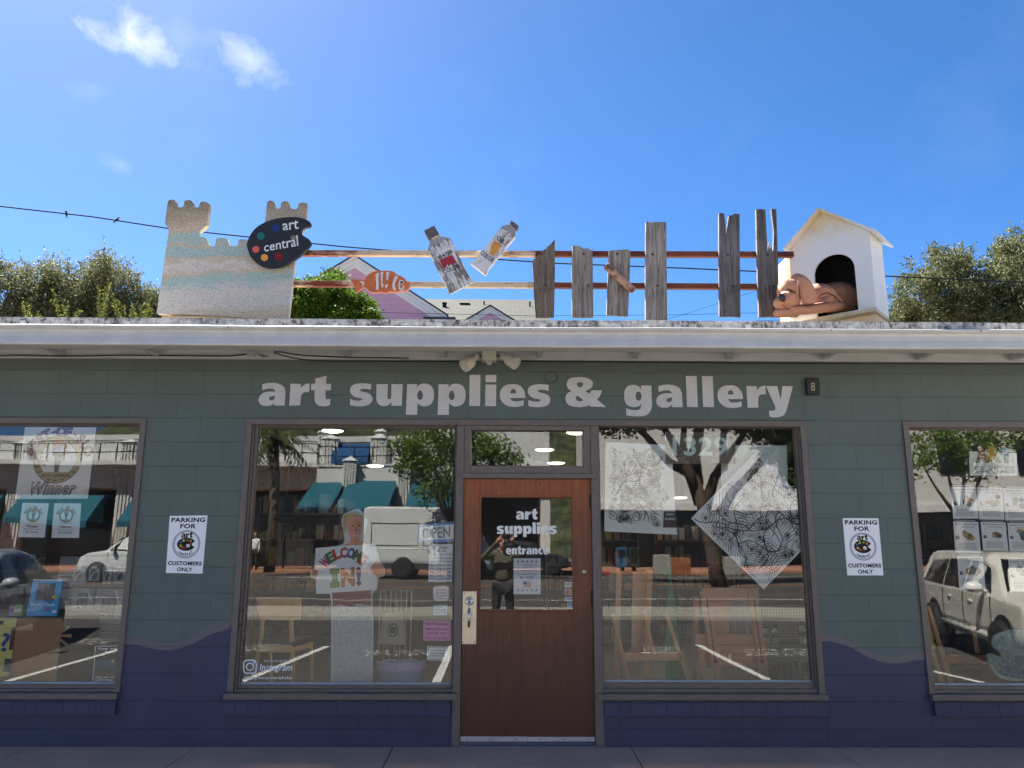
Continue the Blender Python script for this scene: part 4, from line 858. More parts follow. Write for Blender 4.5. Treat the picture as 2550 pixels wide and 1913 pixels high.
MB().slab([[at(1662 / 2.602, 480 + 1042 / 2.602, -.08), at(1750 / 2.602, 480 + 1060 / 2.602, -.08), at(1700 / 2.602, 480 + 1067 / 2.602, -.08)]], (0, .004, 0)).build('peeling_paint_flake', mat('grey_peeling_paint', (110, 106, 102), .8), shop)

# parking signs, twins either side of the door
INK = ink((24, 22, 26)); GRN = ink((26, 92, 78)); SGNW = mat('white_sign_board', (246, 247, 248), .45, 0, .03, 6)
def parking(corners, lab):
    c = pcard(-.004, *corners); o = MB().sheet(c, SGNW, .003)
    for (t, u0, v0, u1, v1) in (('PARKING', .05, .885, .95, .965), ('FOR', .3, .775, .72, .855), ('CUSTOMERS', .04, .135, .96, .205), ('ONLY', .3, .03, .72, .10)): o.text(c, t, u0, v0, u1, v1, .0012, INK, .035)
    asp = 1.53
    o.disc(c, .5, .5, .37, .37 / asp, .0010, GRN, 40, .955); o.disc(c, .5, .5, .335, .335 / asp, .0011, INK, 40, .965)
    # palette with dots and a brush
    P = [(.5 + .25 * r_ * math.cos(a), .5 + .16 * r_ * .72 * math.sin(a) - .0) for a, r_ in [(i * math.pi / 14, 1.0 if not (i in (27, 0, 1)) else .62) for i in range(28)]]
    o.cpoly(c, P, .0012, INK)
    for i, (u, v, col) in enumerate(((.34, .535, (40, 120, 150)), (.42, .565, (220, 190, 60)), (.52, .575, (60, 160, 90)), (.61, .555, (220, 110, 50)), (.35, .475, (210, 190, 60)), (.41, .445, (200, 70, 60)))): o.disc(c, u, v, .032, .022, .0016, ink(col), 12)
    o.disc(c, .55, .475, .05, .03, .0016, SGNW, 14); o.stroke(c, [(.44, .42), (.72, .55)], .018, .002, ink((150, 90, 60)), 1 / asp)
    heavytext(o, c, 'art', .35, .615, .65, .70, .0016, INK); 
    for i, ch in enumerate('central'):
        a = R(-128 + 76 * i / 6); cu, cv = .5 + .275 * math.cos(a), .5 + .275 / asp * math.sin(a); ta_ = a + math.pi / 2; s = .042
        ex = (math.cos(ta_), math.sin(ta_)); ey_ = (-math.sin(ta_), math.cos(ta_)); hh = 1.5 if ch in 'tl' else 1.0
        v, f, ap = textmesh(ch, .03); wd = s * min(1.0, ap * hh * .9)
        o.add([c.p(cu + (p[0] - .5) * wd * 1.5 * ex[0] + (p[1] * hh - .5) * s * 1.3 * ey_[0], cv + ((p[0] - .5) * wd * 1.5 * ex[1] + (p[1] * hh - .5) * s * 1.3 * ey_[1]) / asp, .0018) for p in v], f, INK)
    return tag(o.build('parking_sign', SGNW), lab, 'sign', 'customer parking signs')
d_ = 2550 / 2211.0
parking([(366.5 * d_, 1114 * d_), (448 * d_, 1113 * d_), (437 * d_, 1239 * d_), (358 * d_, 1237 * d_)], 'white parking sign on the pier between the left pair of windows')
parking([(2050 + 91 / 1.878, 1030 + 489 / 1.878), (2050 + 258 / 1.878, 1030 + 490 / 1.878), (2050 + 282 / 1.878, 1030 + 757 / 1.878), (2050 + 113 / 1.878, 1030 + 757 / 1.878)], 'white parking sign on the pier between the right pair of windows')
# ------------------------------------------------------------------ plants and houses behind the shop
def leafmat(name, a, b, tr=0.25, hue=.5):
    t = NT(name); ri = t.n('ShaderNodeNewGeometry').outputs['Random Per Island']; n = t.noise(.9, 4, .6, vec=t.pos())
    c = t.mix(t.math('ADD', t.math('MULTIPLY', ri, .6), t.math('MULTIPLY', n, .4)), lin(a), lin(b))
    p = t.pbr(c, .7, 0, Specular_IOR_Level=.15); tl = t.n('ShaderNodeBsdfTranslucent', {'Color': c}).outputs[0]
    return t.out(t.n('ShaderNodeMixShader', {0: tr, 1: p, 2: tl}).outputs[0])
BARK = mat('grey_brown_bark', (96, 84, 72), .9, 0, .3, 8, .5, 30)
def leafmesh(name, pts, nrm, size, asp, m, parent, seed):
    g = np.random.default_rng(seed); n = len(pts); P = np.asarray(pts); Nn = np.asarray(nrm)
    d = g.normal(size=(n, 3)) * .8 + Nn; d /= np.linalg.norm(d, axis=1)[:, None] + 1e-9
    a = np.cross(d, g.normal(size=(n, 3))); a /= np.linalg.norm(a, axis=1)[:, None] + 1e-9; b = np.cross(d, a)
    s = (size * g.uniform(.6, 1.35, n))[:, None]
    V = np.stack([P - a * s, P + b * s * asp + d * s * .12, P + a * s, P - b * s * asp + d * s * .12], 1).reshape(-1, 3)
    o0 = np.array(wloc(parent)); me = bpy.data.meshes.new(name); me.vertices.add(4 * n); me.vertices.foreach_set('co', (V - o0).ravel())
    me.loops.add(4 * n); me.loops.foreach_set('vertex_index', np.arange(4 * n)); me.polygons.add(n); me.polygons.foreach_set('loop_start', np.arange(n) * 4); me.polygons.foreach_set('loop_total', np.full(n, 4))
    me.materials.append(m); me.update(); me.validate()
    o = bpy.data.objects.new(name, me); C.objects.link(o); o.parent = parent; return o
def sprays(g, n, clusters, per, spread):
    """clusters: (centre, radii) ellipsoids; leaves sit on short twigs through the shell of each"""
    P = []; Nn = []; 
    for (c, r), k in zip(clusters, n):
        d = g.normal(size=(k, 3)); d /= np.linalg.norm(d, axis=1)[:, None]; rr = g.uniform(.45, 1.06, k)[:, None] ** .6
        tip = np.array(c) + d * np.array(r) * rr
        tip = np.repeat(tip, per, 0) + g.normal(size=(k * per, 3)) * spread; P.append(tip); Nn.append(np.repeat(d, per, 0))
    return np.concatenate(P), np.concatenate(Nn)
def tree(name, base, clusters, dens, per, spread, leaf, asp, m, lab, cat, seed, trunk_r=.12, limbs=True, twigs=0, group=None):
    g = np.random.default_rng(seed); e = empty(name, base, lab, cat, group)
    n = [max(4, int(dens * (r[0]*r[1] + r[1]*r[2] + r[0]*r[2]) / 3)) for c, r in clusters]
    P, Nn = sprays(g, n, clusters, per, spread)
    if twigs:
        for _ in range(twigs):
            c, r = clusters[g.integers(len(clusters))]; d = g.normal(size=3); d[2] = abs(d[2]) + .6; d /= np.linalg.norm(d)
            L = g.uniform(.14, .42); t_ = np.linspace(0, 1, 26)[:, None]; s0 = np.array(c) + d * np.array(r) * .85
            q = s0 + d * L * t_ + g.normal(size=(26, 3)) * spread * .3 * (1.15 - t_); P = np.concatenate([P, q]); Nn = np.concatenate([Nn, np.repeat(d[None], 26, 0)])
    leafmesh('crown', P, Nn, leaf, asp, m, e, seed + 1)
    tm = MB(); b = Vector(base); top = Vector(np.mean([c for c, r in clusters], 0))
    fork = b.lerp(top, .45); tm.tube([b, b.lerp(fork, .5) + Vector((.05, .03, 0)), fork], [trunk_r * 1.3, trunk_r, trunk_r * .85], 10)
    if limbs:
        for c, r in clusters[:14]:
            cc = Vector(c); mid = fork.lerp(cc, .5) + Vector((g.normal() * .1, g.normal() * .1, .12)); tm.tube([fork, mid, cc], [trunk_r * .55, trunk_r * .35, trunk_r * .1], 7)
    tm.build('trunk', BARK, e, True); return e
def pxc(x, y, Y, rx, ry, depth=None):
    p = at(x, y, Y); k = (Y + CAM_D) / FPX * 1.03; return (tuple(p), (rx * k, (depth or rx) * k, ry * k))
LA = leafmat('dusty_olive_leaf', (64, 68, 44), (122, 124, 88), .3); LB = leafmat('yellow_green_leaf', (84, 94, 38), (136, 140, 66), .35); LC = leafmat('glossy_vine_leaf', (44, 70, 18), (92, 116, 34), .35); LD = leafmat('dark_oak_leaf', (58, 64, 42), (108, 112, 76), .3)
YB = 9.0
gz = lambda x, Y: (at(x, 800, Y).x, Y, -.15)
def envelope(x0, x1, top, Y, n, rx, ry, seed, bot=840, dY=.8):
    """small uneven clumps filling the outline under top(x), larger and denser low down"""
    g = random.Random(seed); out = []
    for i in range(n):
        x = g.uniform(x0, x1); t_ = top(x); k = g.random() ** .8; y = t_ + ry * .8 + (bot - t_ - ry) * k; s_ = g.uniform(.6, 1.25) * (.7 + .5 * k)
        out.append(pxc(x, y, Y + g.uniform(-dY, dY) * .6, rx * s_, ry * s_))
    return out
topL = lambda x: 622 - 28 * math.sin((x - 60) / 70.0) - 24 * math.cos(x / 41.0) + .08 * x
for k, (xa, xb, lab) in enumerate(((-90, 125, 'dusty olive shrub at the far end of the hedge, where the cable leaves the sky'), (100, 265, 'tall dusty olive shrub beneath the two perched birds'), (240, 420, 'dusty olive shrub close against the castle cutout'))):
    tree('hedge_shrub', gz((xa + xb) / 2, YB), envelope(xa, xb, topL, YB, 70, 27, 36, 30 + k), 800, 13, .075, .030, .42, LA, lab, 'shrub', 1 + k, .06, True, 90, 'shrubs behind the roof')
for i, (x, y) in enumerate(((165, 745), (315, 745), (350, 770), (70, 765), (245, 700))):
    b = at(x, 860, YB - 2); e = empty('weed', b, ('spindly yellow green weed standing in front of the dusty hedge', ) [0], 'weed', 'yellow green weeds before the hedge'); g = np.random.default_rng(70 + i); P = []; D = []; st = MB()
    for k in range(7):
        tip = np.array(at(x + g.uniform(-38, 38), y + g.uniform(-25, 30), YB - 2 + g.uniform(-.3, .3))); t_ = np.linspace(.3, 1, 46)[:, None]; q = np.array(b) * (1 - t_) + tip * t_ + np.array([0, 0, 1]) * .06 * np.sin(t_ * 3); P.append(q + g.normal(size=q.shape) * .016); D.append(np.tile([[0, 0, 1.]], (46, 1))); st.tube([b, Vector(b).lerp(Vector(tip), .5) + Vector((0, 0, .06)), tip], .005, 5)
    leafmesh('foliage', np.concatenate(P), np.concatenate(D), .022, .3, LB, e, 90 + i); st.build('stem', LB, e)
VY = 11.0
topV = lambda x: 664 + (((x - 845) / 98.0) ** 2 * 130 if x > 845 else ((845 - x) / 140.0) ** 2 * 36) + 5 * math.sin(x / 9.0)
tree('vine_bush', gz(830, VY), envelope(690, 935, topV, VY, 110, 26, 24, 61, 845, 1.6) + [pxc(800, 770, VY, 90, 75), pxc(870, 790, VY, 55, 60)], 1000, 14, .06, .036, .5, LC, 'rounded glossy green bush beside the castle, before the pink gable', 'bush', 5, .08, True, 10)
OY = 12.0
topR = lambda x: (690 if x < 2250 else 690 - (x - 2250) * 1.55 if x < 2310 else 597 + 22 * math.sin(x / 19.0) - 10 * math.sin(x / 47.0) - max(0, x - 2400) * .18)
tree('oak_tree', gz(2400, OY), envelope(2238, 2570, topR, OY, 120, 27, 23, 51, 830, 1.4) + [pxc(2246, 700, OY, 12, 14), pxc(2240, 760, OY, 14, 16), pxc(2262, 660, OY, 13, 10)], 560, 13, .085, .042, .45, LD, 'broad grey green oak beyond the roof, right behind the doghouse', 'tree', 8, .16, True, 10)
tree('oak_tree', gz(2600, OY + 3), envelope(2500, 2700, lambda x: 556 + 16 * math.sin(x / 13.0), OY + 3, 80, 28, 26, 57, 830, 1.4), 560, 12, .1, .045, .45, LD, 'taller grey green oak cut by the photo edge, behind the broad oak', 'tree', 9, .18, True, 10)
# pink house: two gables and a grey shingle roof
PINK = NT('pink_clapboard'); _z = PINK.n('ShaderNodeSeparateXYZ', {0: PINK.pos()}).outputs[2]; _f = PINK.math('FRACT', PINK.math('DIVIDE', _z, .17)); _l = PINK.math('LESS_THAN', _f, .07)
PINKM = PINK.out(PINK.pbr(PINK.mix(PINK.math('MULTIPLY', _l, .5), lin((206, 158, 178)), lin((130, 92, 108))), .6, 0, _f, .3, .01))
SH = NT('grey_shingles'); _s = SH.n('ShaderNodeSeparateXYZ', {0: SH.pos()}); _b = SH.n('ShaderNodeTexBrick', {'Vector': SH.n('ShaderNodeCombineXYZ', {0: _s.outputs[0], 1: SH.math('MULTIPLY', _s.outputs[2], 1.7), 2: 0.0}).outputs[0], 'Scale': 1.0, 'Brick Width': .34, 'Row Height': .14, 'Mortar Size': .012, 'Color1': (*lin((58, 60, 56)), 1), 'Color2': (*lin((46, 47, 44)), 1), 'Mortar': (*lin((26, 26, 25)), 1)})
SHM = SH.out(SH.pbr(SH.mix(SH.math('MULTIPLY', SH.noise(3, 5, .7, vec=SH.pos()), .4), _b.outputs['Color'], lin((70, 70, 64))), .9, 0, SH.math('SUBTRACT', 1.0, _b.outputs['Fac']), .4, .01, Specular_IOR_Level=.1))
HY = 17.0; hse = empty('pink_house', (at(1000, 800, HY).x, HY, -.1), 'pink clapboard house with white rakes and a grey shingle roof', 'house')
ap = at(884.5, 641, HY); er = at(1114, 789, HY); 
def gable(ap, er, Y, wallm, ov, tw, back, roofm):
    """gable facing the street: apex, eave end on the right; mirrored to the left; back = depth of its roof"""
    dx, dz = er.x - ap.x, ap.z - er.z; s = dz / dx; el = Vector((ap.x - dx, 0, er.z))
    w_ = MB(); ins = ov * 1.5
    w_.slab([[(ap.x - dx + ins, Y, er.z - 6), (ap.x + dx - ins, Y, er.z - 6), (ap.x + dx - ins, Y, er.z + ins * s - .1), (ap.x, Y, ap.z - .1), (ap.x - dx + ins, Y, er.z + ins * s - .1)]], (0, back, 0), wallm)
    w_.build('wall', wallm, hse)
    t = MB()
    for sg in (1, -1):
        e = lambda a, b: (ap.x + sg * a, b)
        # fascia board, second moulding board and soffit under the overhang
        for (o0, o1, y0, th) in ((0, tw * .42, Y - ov, .04), (tw * .40, tw, Y - ov * .55, ov * .5)):
            P = [(0, ap.z - o0), (dx, er.z - o0), (dx, er.z - o1), (0, ap.z - o1)]; t.slab([[(ap.x + sg * x, y0, z) for x, z in P]], (0, th, 0), WHITE)
        P = [(0, ap.z - tw), (dx - .2, er.z + .2 * s - tw), (dx - .2, er.z + .2 * s - tw * 1.5), (0, ap.z - tw * 1.5)]; t.slab([[(ap.x + sg * x, Y - .03, z) for x, z in P]], (0, .028, 0), WHITE)
        t.slab([[(ap.x, Y - ov + .001, ap.z - tw * .41), (ap.x + sg * dx, Y - ov + .001, er.z - tw * .41), (ap.x + sg * dx, Y + .001, er.z - tw * .41), (ap.x, Y + .001, ap.z - tw * .41)]], (0, 0, .02), WHITE)
    t.build('rake_trim', WHITE, hse)
    r = MB()
    for sg in (1, -1): r.slab([[(ap.x, Y - ov - .03, ap.z), (ap.x + sg * (dx + .04), Y - ov - .03, er.z - .04 * s), (ap.x + sg * (dx + .04), Y + back, er.z - .04 * s), (ap.x, Y + back, ap.z)]], (0, 0, .05))
    r.build('roof', roofm, hse)
gable(ap, er, HY, PINKM, .14, .24, 7, SHM)
ap2 = at(850 + 965 / 2.602, 480 + 741 / 2.602, HY + 1.0); er2 = at(850 + 1126 / 2.602, 480 + 840 / 2.602, HY + 1.0); gable(ap2, er2, HY + 1.0, PINKM, .1, .13, 4.5, SHM)
RY2 = HY + 6; a = at(850 + 590 / 2.602, 480 + 690 / 2.602, RY2); b = at(850 + 1242 / 2.602, 480 + 694 / 2.602, RY2); c = at(850 + 1372 / 2.602, 480 + 842 / 2.602, HY + 1.4); a.x -= 2
sr = MB(); lo_z = c.z - (a.z - c.z) * .6; ylo = HY + 1.4 - (RY2 - HY - 1.4) * .6
sr.slab([[a, b, (c.x + (c.x - b.x) * .6, ylo, lo_z), (a.x, ylo, lo_z)]], (0, .02, -.05)); sr.slab([[a, b, (b.x + .6, RY2 + 5, lo_z), (a.x, RY2 + 5, lo_z)]], (0, .02, -.05)); sr.build('roof', SHM, hse)
MB().box(a.x, ylo + .3, -.1, c.x - .5, RY2 + 4.5, lo_z + .1).build('wall', PINKM, hse)
def onroof(px, py):
    d = ray(px, py); n_ = (Vector((c.x, HY + 1.4, c.z)) - b).cross(Vector((1, 0, 0))); t_ = (b - CPOS).dot(n_) / d.dot(n_); return CPOS + d * t_
for (x, y, wd, hh) in ((925, 726, .03, .1), (1222, 738, .03, .16), (668, 742, .08, .14)):
    p = onroof(850 + x / 2.602, 480 + y / 2.602); MB().tube([p - Vector((0, 0, .1)), p + Vector((0, 0, hh))], wd, 10).tube([p + Vector((0, 0, hh)), p + Vector((0, 0, hh + .03))], wd * 1.25, 10).build('vent_pipe', DARKMETAL, hse)
p = onroof(850 + 800 / 2.602, 480 + 726 / 2.602); MB().box(p.x - .17, p.y - .05, p.z - .1, p.x + .17, p.y + .1, p.z + .03).box(p.x - .2, p.y - .07, p.z + .03, p.x + .2, p.y + .1, p.z + .055).build('roof_vent', DARKMETAL, hse)
# dark lower roof end at the foot of the big gable
q = at(850 + 640 / 2.602, 480 + 826 / 2.602, HY - .2); MB().box(q.x - .5, HY - .5, q.z - .5, q.x + .5, HY + .1, q.z + .02).build('eave_gutter', mat('charcoal_shingles', (52, 54, 58), .8), hse)
# ------------------------------------------------------------------ inside the shop
INW = mat('interior_grey_paint', (78, 74, 70), .8, 0, .1, 3); FLR = mat('interior_dark_floor', (46, 40, 36), .5, 0, .2, 4); CEIL = mat('interior_ceiling', (72, 68, 62), .8)
MB().box(-8.8, .2, -.05, 8.8, 11, 0.03).build('interior_floor', FLR, shop); MB().box(-8.8, .2, 2.9, 8.8, 11, 3.0).build('interior_ceiling', CEIL, shop); MB().box(-8.8, 9.0, 0.03, 8.8, 9.1, 2.9).build('interior_wall', INW, shop)
L4 = lambda x, y: (x / 1.8786, 1030 + y / 1.8786)
W5 = lambda x, y: (550 + x / 2.1546, 1030 + y / 2.1546)
D6 = lambda x, y: (1100 + x / 1.8778, 1030 + y / 1.8778)
R7 = lambda x, y: (1450 + x / 2.1538, 1030 + y / 2.1538)
E8 = lambda x, y: (2050 + x / 1.878, 1030 + y / 1.878)
IY = .074
def card(cf, Y, *pts): return pcard(Y, *[cf(x, y) for x, y in pts])
WP = paper((243, 245, 248)); NAVYI = ink((34, 38, 70)); GREYI = ink((110, 112, 120)); BLUEI = ink((60, 96, 160))
def lines(o, c, u0, u1, v0, v1, n, m, w=.012, off=.0012, seed=0):
    """rows of print too small to read: short dark dashes like words"""
    g = random.Random(seed)
    for i in range(n):
        v = v1 + (v0 - v1) * (i + .5) / n; u = u0 + g.uniform(0, .05) * (u1 - u0); e = u1 - g.uniform(0, .12) * (u1 - u0)
        while u < e:
            L = g.uniform(.03, .11) * (u1 - u0) + .01; o.quad(c, u, v - w / 2, min(u + L, e), v + w / 2, off, m); u += L + .012
# -- best-of banner
GOLD = ink((176, 150, 96)); GOLD2 = ink((104, 84, 58)); GREYP = ink((170, 164, 160)); TORCH = ink((84, 76, 66))
def emblem(o, c, cu, cv, r, asp, full=True):
    o.disc(c, cu, cv, r, r / asp, .0008, GOLD, 40, .78); o.disc(c, cu, cv, r * 1.03, r * 1.03 / asp, .001, GOLD2, 40, .965); o.disc(c, cu, cv, r * .79, r * .79 / asp, .001, GOLD2, 40, .96)
    T = lambda L: [(cu + x * r, cv + y * r / asp) for x, y in L]
    o.cpoly(c, T([(-.06, -.75), (.06, -.75), (.16, .1), (.26, .16), (.26, .28), (-.26, .28), (-.26, .16), (-.16, .1)]), .0014, TORCH)
    o.cpoly(c, T([(-.22, .29), (.22, .29), (.36, .55), (.2, .72), (.26, .95), (.08, .78), (.04, 1.12), (-.1, .8), (-.22, .9), (-.34, .55)]), .0012, ink((206, 140, 84))); o.cpoly(c, T([(-.18, .3), (.18, .3), (.2, .5), (0, .62), (-.2, .5)]), .0014, ink((120, 160, 196)))
    for k in range(9):
        a = R(200 + k * 17.5); o.disc(c, cu + .9 * r * math.cos(a), cv + .9 * r / asp * math.sin(a), .1 * r, .05 * r / asp, .0014, GOLD2, 8)
    o.cpoly(c, T([(-.55, -.82), (.55, -.82), (.6, -.55), (-.6, -.55)]), .0016, GOLD)
def arctext(o, c, s, cu, cv, r, asp, a0, a1, size, m, m2=None, bold=.03):
    n = len(s)
    for i, ch in enumerate(s):
        if ch == ' ': continue
        a = R(a0 + (a1 - a0) * i / (n - 1)); x, y = cu + r * math.cos(a), cv + r * math.sin(a) / asp; ex = (math.sin(a), -math.cos(a)); ey = (math.cos(a), math.sin(a))
        if ch == '-': v, f = [(0, .4), (1, .4), (1, .6), (0, .6)], [(0, 1, 2, 3)]; wd = .4
        else: v, f, ap_ = textmesh(ch, bold); wd = min(1.0, ap_)
        for mm, k, of in (((m2, 1.22, .0016), (m, 1.0, .002)) if m2 else ((m, 1.0, .002),)):
            o.add([c.p(x + ((p[0] - .5) * size * wd * k * ex[0] + (p[1] - .5) * size * k * ey[0]), y + ((p[0] - .5) * size * wd * k * ex[1] + (p[1] - .5) * size * k * ey[1]) / asp, of) for p in v], f, mm)
c = card(L4, IY, (117, 63), (450, 65), (410, 398), (70, 400)); o = MB().sheet(c, mat('satin_banner_cloth', (232, 228, 222), .5, 0, .06, 4), .002); asp = 1.0
emblem(o, c, .52, .55, .33, asp); arctext(o, c, 'BEST-OF-SLO', .52, .50, .44, asp, 158, 22, .125, ink((150, 84, 74)), ink((64, 60, 64)), .05)
o.text(c, 'Winner', .2, .05, .83, .24, .003, ink((60, 54, 54)), .06, .3); o.text(c, 'Winner', .215, .065, .815, .225, .004, ink((188, 184, 182)), .012, .3)
o.text(c, '2026', .26, .56, .36, .59, .002, ink((130, 60, 60))); o.text(c, 'Readers', .24, .51, .39, .545, .002, ink((130, 60, 60))); o.text(c, 'Poll', .28, .455, .36, .495, .002, ink((130, 60, 60)))
o.text(c, 'County', .6, .61, .8, .67, .003, ink((96, 76, 50)), .02, .3); o.text(c, 'New Times', .6, .44, .86, .5, .003, ink((236, 236, 236)), .03, .3); o.text(c, '40TH ANNUAL', .32, .295, .74, .345, .003, ink((60, 46, 36)), .03)
tag(o.build('banner'), 'satin banner reading best of county winner hung inside the window', 'banner')
for P, lab, t2 in (([(105, 417), (228, 420), (208, 580), (84, 578)], 'white award sheet in the window under the banner, for best art classes', 'BEST ART CLASSES'), ([(254, 420), (380, 420), (369, 582), (240, 581)], 'white award sheet in the window under the banner, for best art supplies', 'BEST ART SUPPLIES')):
    c = card(L4, IY, *P); o = MB().sheet(c, WP); emblem(o, c, .48, .64, .26, 1.3); arctext(o, c, 'BEST OF SLO', .48, .62, .34, 1.3, 160, 20, .1, GOLD2)
    o.text(c, 'Winner', .28, .28, .72, .36, .002, ink((110, 60, 60)), .02, .3); o.text(c, t2, .22, .215, .78, .25, .002, ink((70, 70, 80))); o.text(c, 'Art Central', .25, .12, .75, .19, .002, ink((70, 80, 110)), .01, .3); lines(o, c, .2, .8, .39, .42, 1, GREYI, .01)
    tag(o.build('award_sheet'), lab, 'notice')
# -- slat wall with hanging goods
SLAT = mat('grey_slat_panel', (122, 126, 130), .6); sy = 1.0
a = at(*L4(283, 662), sy); b = at(*L4(640, 1300), sy); sl = empty('slat_wall', (a.x, sy, .03), 'grey slatted display panel behind the award sheets', 'display panel'); o = MB().box(a.x, sy + .03, .03, b.x + .3, sy + .05, a.z, mat('dark_slat_groove', (44, 46, 50), .8)); n = 14
for i in range(n): z0 = .06 + (a.z - .06) * i / n; o.box(a.x, sy, z0, b.x + .3, sy + .0295, z0 + (a.z - .06) / n - .014, SLAT)
o.build('slats', None, sl)
for (x0, y0, x1, y1, col, cat_, lab) in ((340, 720, 405, 795, (120, 150, 180), 'packet', 'bluish print packet hooked first on the slat panel'), (410, 712, 475, 795, (120, 92, 84), 'packet', 'brown edged print packet hooked second on the slat panel'), (482, 715, 524, 797, (196, 194, 186), 'packet', 'narrow cream print packet hooked third on the slat panel'), (530, 712, 590, 795, (186, 186, 182), 'packet', 'pale print packet hooked nearest the window frame')):
    c = card(L4, sy - .03, (x0, y0), (x1, y0 + 1), (x1 - 4, y1), (x0 - 4, y1)); o = MB().sheet(c, paper(col), .01); o.quad(c, .12, .15, .88, .85, .002, paper((176, 176, 176))); o.disc(c, .5, .5, .26, .3, .003, ink((96, 96, 104)), 14); o.quad(c, .3, .86, .7, .97, .003, WP); o.stroke(c, [(.2, .2), (.45, .6), (.8, .75)], .05, .004, WP)
    o.tube([c.p(.5, .97, .0), c.p(.5, 1.07, -.0), c.p(.5, 1.07, -.028)], .003, 6, STEEL); tag(o.build('print_packet'), lab, cat_, 'goods on the slat panel')
for P, lab in (([(344, 815), (440, 818), (430, 935), (332, 932)], 'grey picture mount with a small dark print inside'), ([(455, 818), (580, 822), (572, 985), (428, 980)], 'large pale picture mount in crinkled plastic')):
    c = card(L4, sy - .04, *P); o = MB().sheet(c, paper((168, 170, 172)), .006); o.quad(c, .25, .2, .72, .8, .002, paper((84, 82, 84))); o.quad(c, .31, .27, .66, .73, .003, paper((136, 138, 142))); o.disc(c, .5, .5, .1, .12, .004, paper((90, 92, 98)), 12); o.stroke(c, [(.05, .1), (.3, .3), (.5, .22)], .03, .004, WP); o.stroke(c, [(.7, .95), (.85, .6), (.95, .5)], .04, .004, WP)
    tag(o.build('picture_mount'), lab, 'picture mount', 'goods on the slat panel')
# -- brown box with the blue pad and small book on top
byy = .35; p0 = at(*L4(-260, 945), byy); p1 = at(*L4(292, 958), byy); zb_ = .03
KR = mat('kraft_board', (176, 136, 94), .8, 0, .08, 6); bx = empty('display_box', ((p0.x + p1.x) / 2, byy + .3, zb_), 'tan display box with a dark side standing low in the window', 'box')
MB().box(p0.x, byy, zb_, p1.x, byy + .012, p1.z - .003, KR).build('front_panel', None, bx); MB().box(p0.x, byy + .0125, zb_, p1.x - .001, byy + .7, p1.z - .004, mat('near_black_card', (38, 33, 31), .8)).build('carcass', None, bx); MB().box(p0.x - .01, byy - .008, p1.z - .003, p1.x + .03, byy + .71, p1.z + .008, mat('grey_board_top', (104, 98, 94), .7)).build('lid', None, bx)
fan = MB(); cc_ = at(*L4(262, 1040), byy - .002)
for i in range(10): an = i * math.pi / 5; fan.add([(cc_.x + .03*math.cos(an-.2), byy-.0015, cc_.z + .03*math.sin(an-.2)), (cc_.x + .13*math.cos(an-.1), byy-.0015, cc_.z + .13*math.sin(an-.1)), (cc_.x + .13*math.cos(an+.1), byy-.0015, cc_.z + .13*math.sin(an+.1)), (cc_.x + .03*math.cos(an+.2), byy-.0015, cc_.z + .03*math.sin(an+.2))], [(0, 1, 2, 3)])
fan.build('faded_star_mark', mat('kraft_paler', (166, 136, 102), .8), bx)
def jewel(o, c, u0, v0, u1, v1, off, seed):
    g = random.Random(seed); cols = [(46, 110, 120), (150, 66, 84), (58, 84, 60), (110, 90, 130), (34, 60, 90), (190, 110, 90), (90, 140, 110)]
    o.quad(c, u0, v0, u1, v1, off, ink((74, 84, 92)))
    for i in range(46):
        u, v = g.uniform(u0 + .04, u1 - .04), g.uniform(v0 + .03, v1 - .03); o.disc(c, u, v, g.uniform(.015, .045), g.uniform(.012, .04), off + .0006 + i * .00002, ink(g.choice(cols)), 8, .0 if i % 2 else .55)
c = card(L4, byy - .012, (157, 775), (293, 778), (265, 948), (122, 946)); o = MB().sheet(c, mat('cyan_pad_cover', (34, 160, 230), .4), .012); o.quad(c, 0, .965, 1, 1, .001, WP); jewel(o, c, .19, .42, .8, .9, .0015, 3); o.text(c, 'Black Chalk', .08, .27, .9, .36, .002, WP, .005); lines(o, c, .08, .6, .2, .24, 1, paper((150, 200, 230)), .02); lines(o, c, .08, .8, .05, .09, 1, paper((150, 200, 230)), .02); o.disc(c, .84, .52, .11, .055, .003, paper((220, 214, 110)), 16); o.disc(c, .66, .19, .06, .03, .002, ink((226, 80, 130)), 12); o.quad(c, .82, .09, .96, .16, .002, WP)
tag(o.build('drawing_pad'), 'bright blue paper pad standing on the tan display box', 'drawing pad')
c = card(L4, byy - .012, (45, 895), (106, 896), (103, 948), (38, 948)); o = MB().sheet(c, mat('green_book_cover', (128, 168, 104), .5), .02); o.quad(c, 0, 0, .34, 1, .001, ink((104, 80, 150))); o.quad(c, .05, .65, .33, .85, .002, ink((226, 70, 120))); o.quad(c, .4, .55, .95, .62, .002, WP); o.quad(c, .4, .42, .9, .47, .002, WP); lines(o, c, .38, .95, .05, .35, 4, ink((80, 110, 70)), .04); tag(o.build('small_book'), 'small green and purple book on the tan display box', 'book')
c = card(L4, byy - .01, (-180, 955), (80, 956), (42, 1230), (-200, 1228)); YP = mat('yellow_poster_paper', (238, 224, 140), .7); o = MB().sheet(c, YP)
o.text(c, 'R', .70, .87, .79, .95, .002, INK, .03); o.text(c, '?', .77, .42, .93, .74, .002, ink((58, 92, 150)), .02); o.quad(c, .93, .45, 1.0, .83, .002, ink((96, 50, 56))); jewel(o, c, .88, .08, 1.0, .30, .0025, 9); tag(o.build('yellow_poster'), 'yellow poster with a blue question mark fixed to the tan box', 'poster')
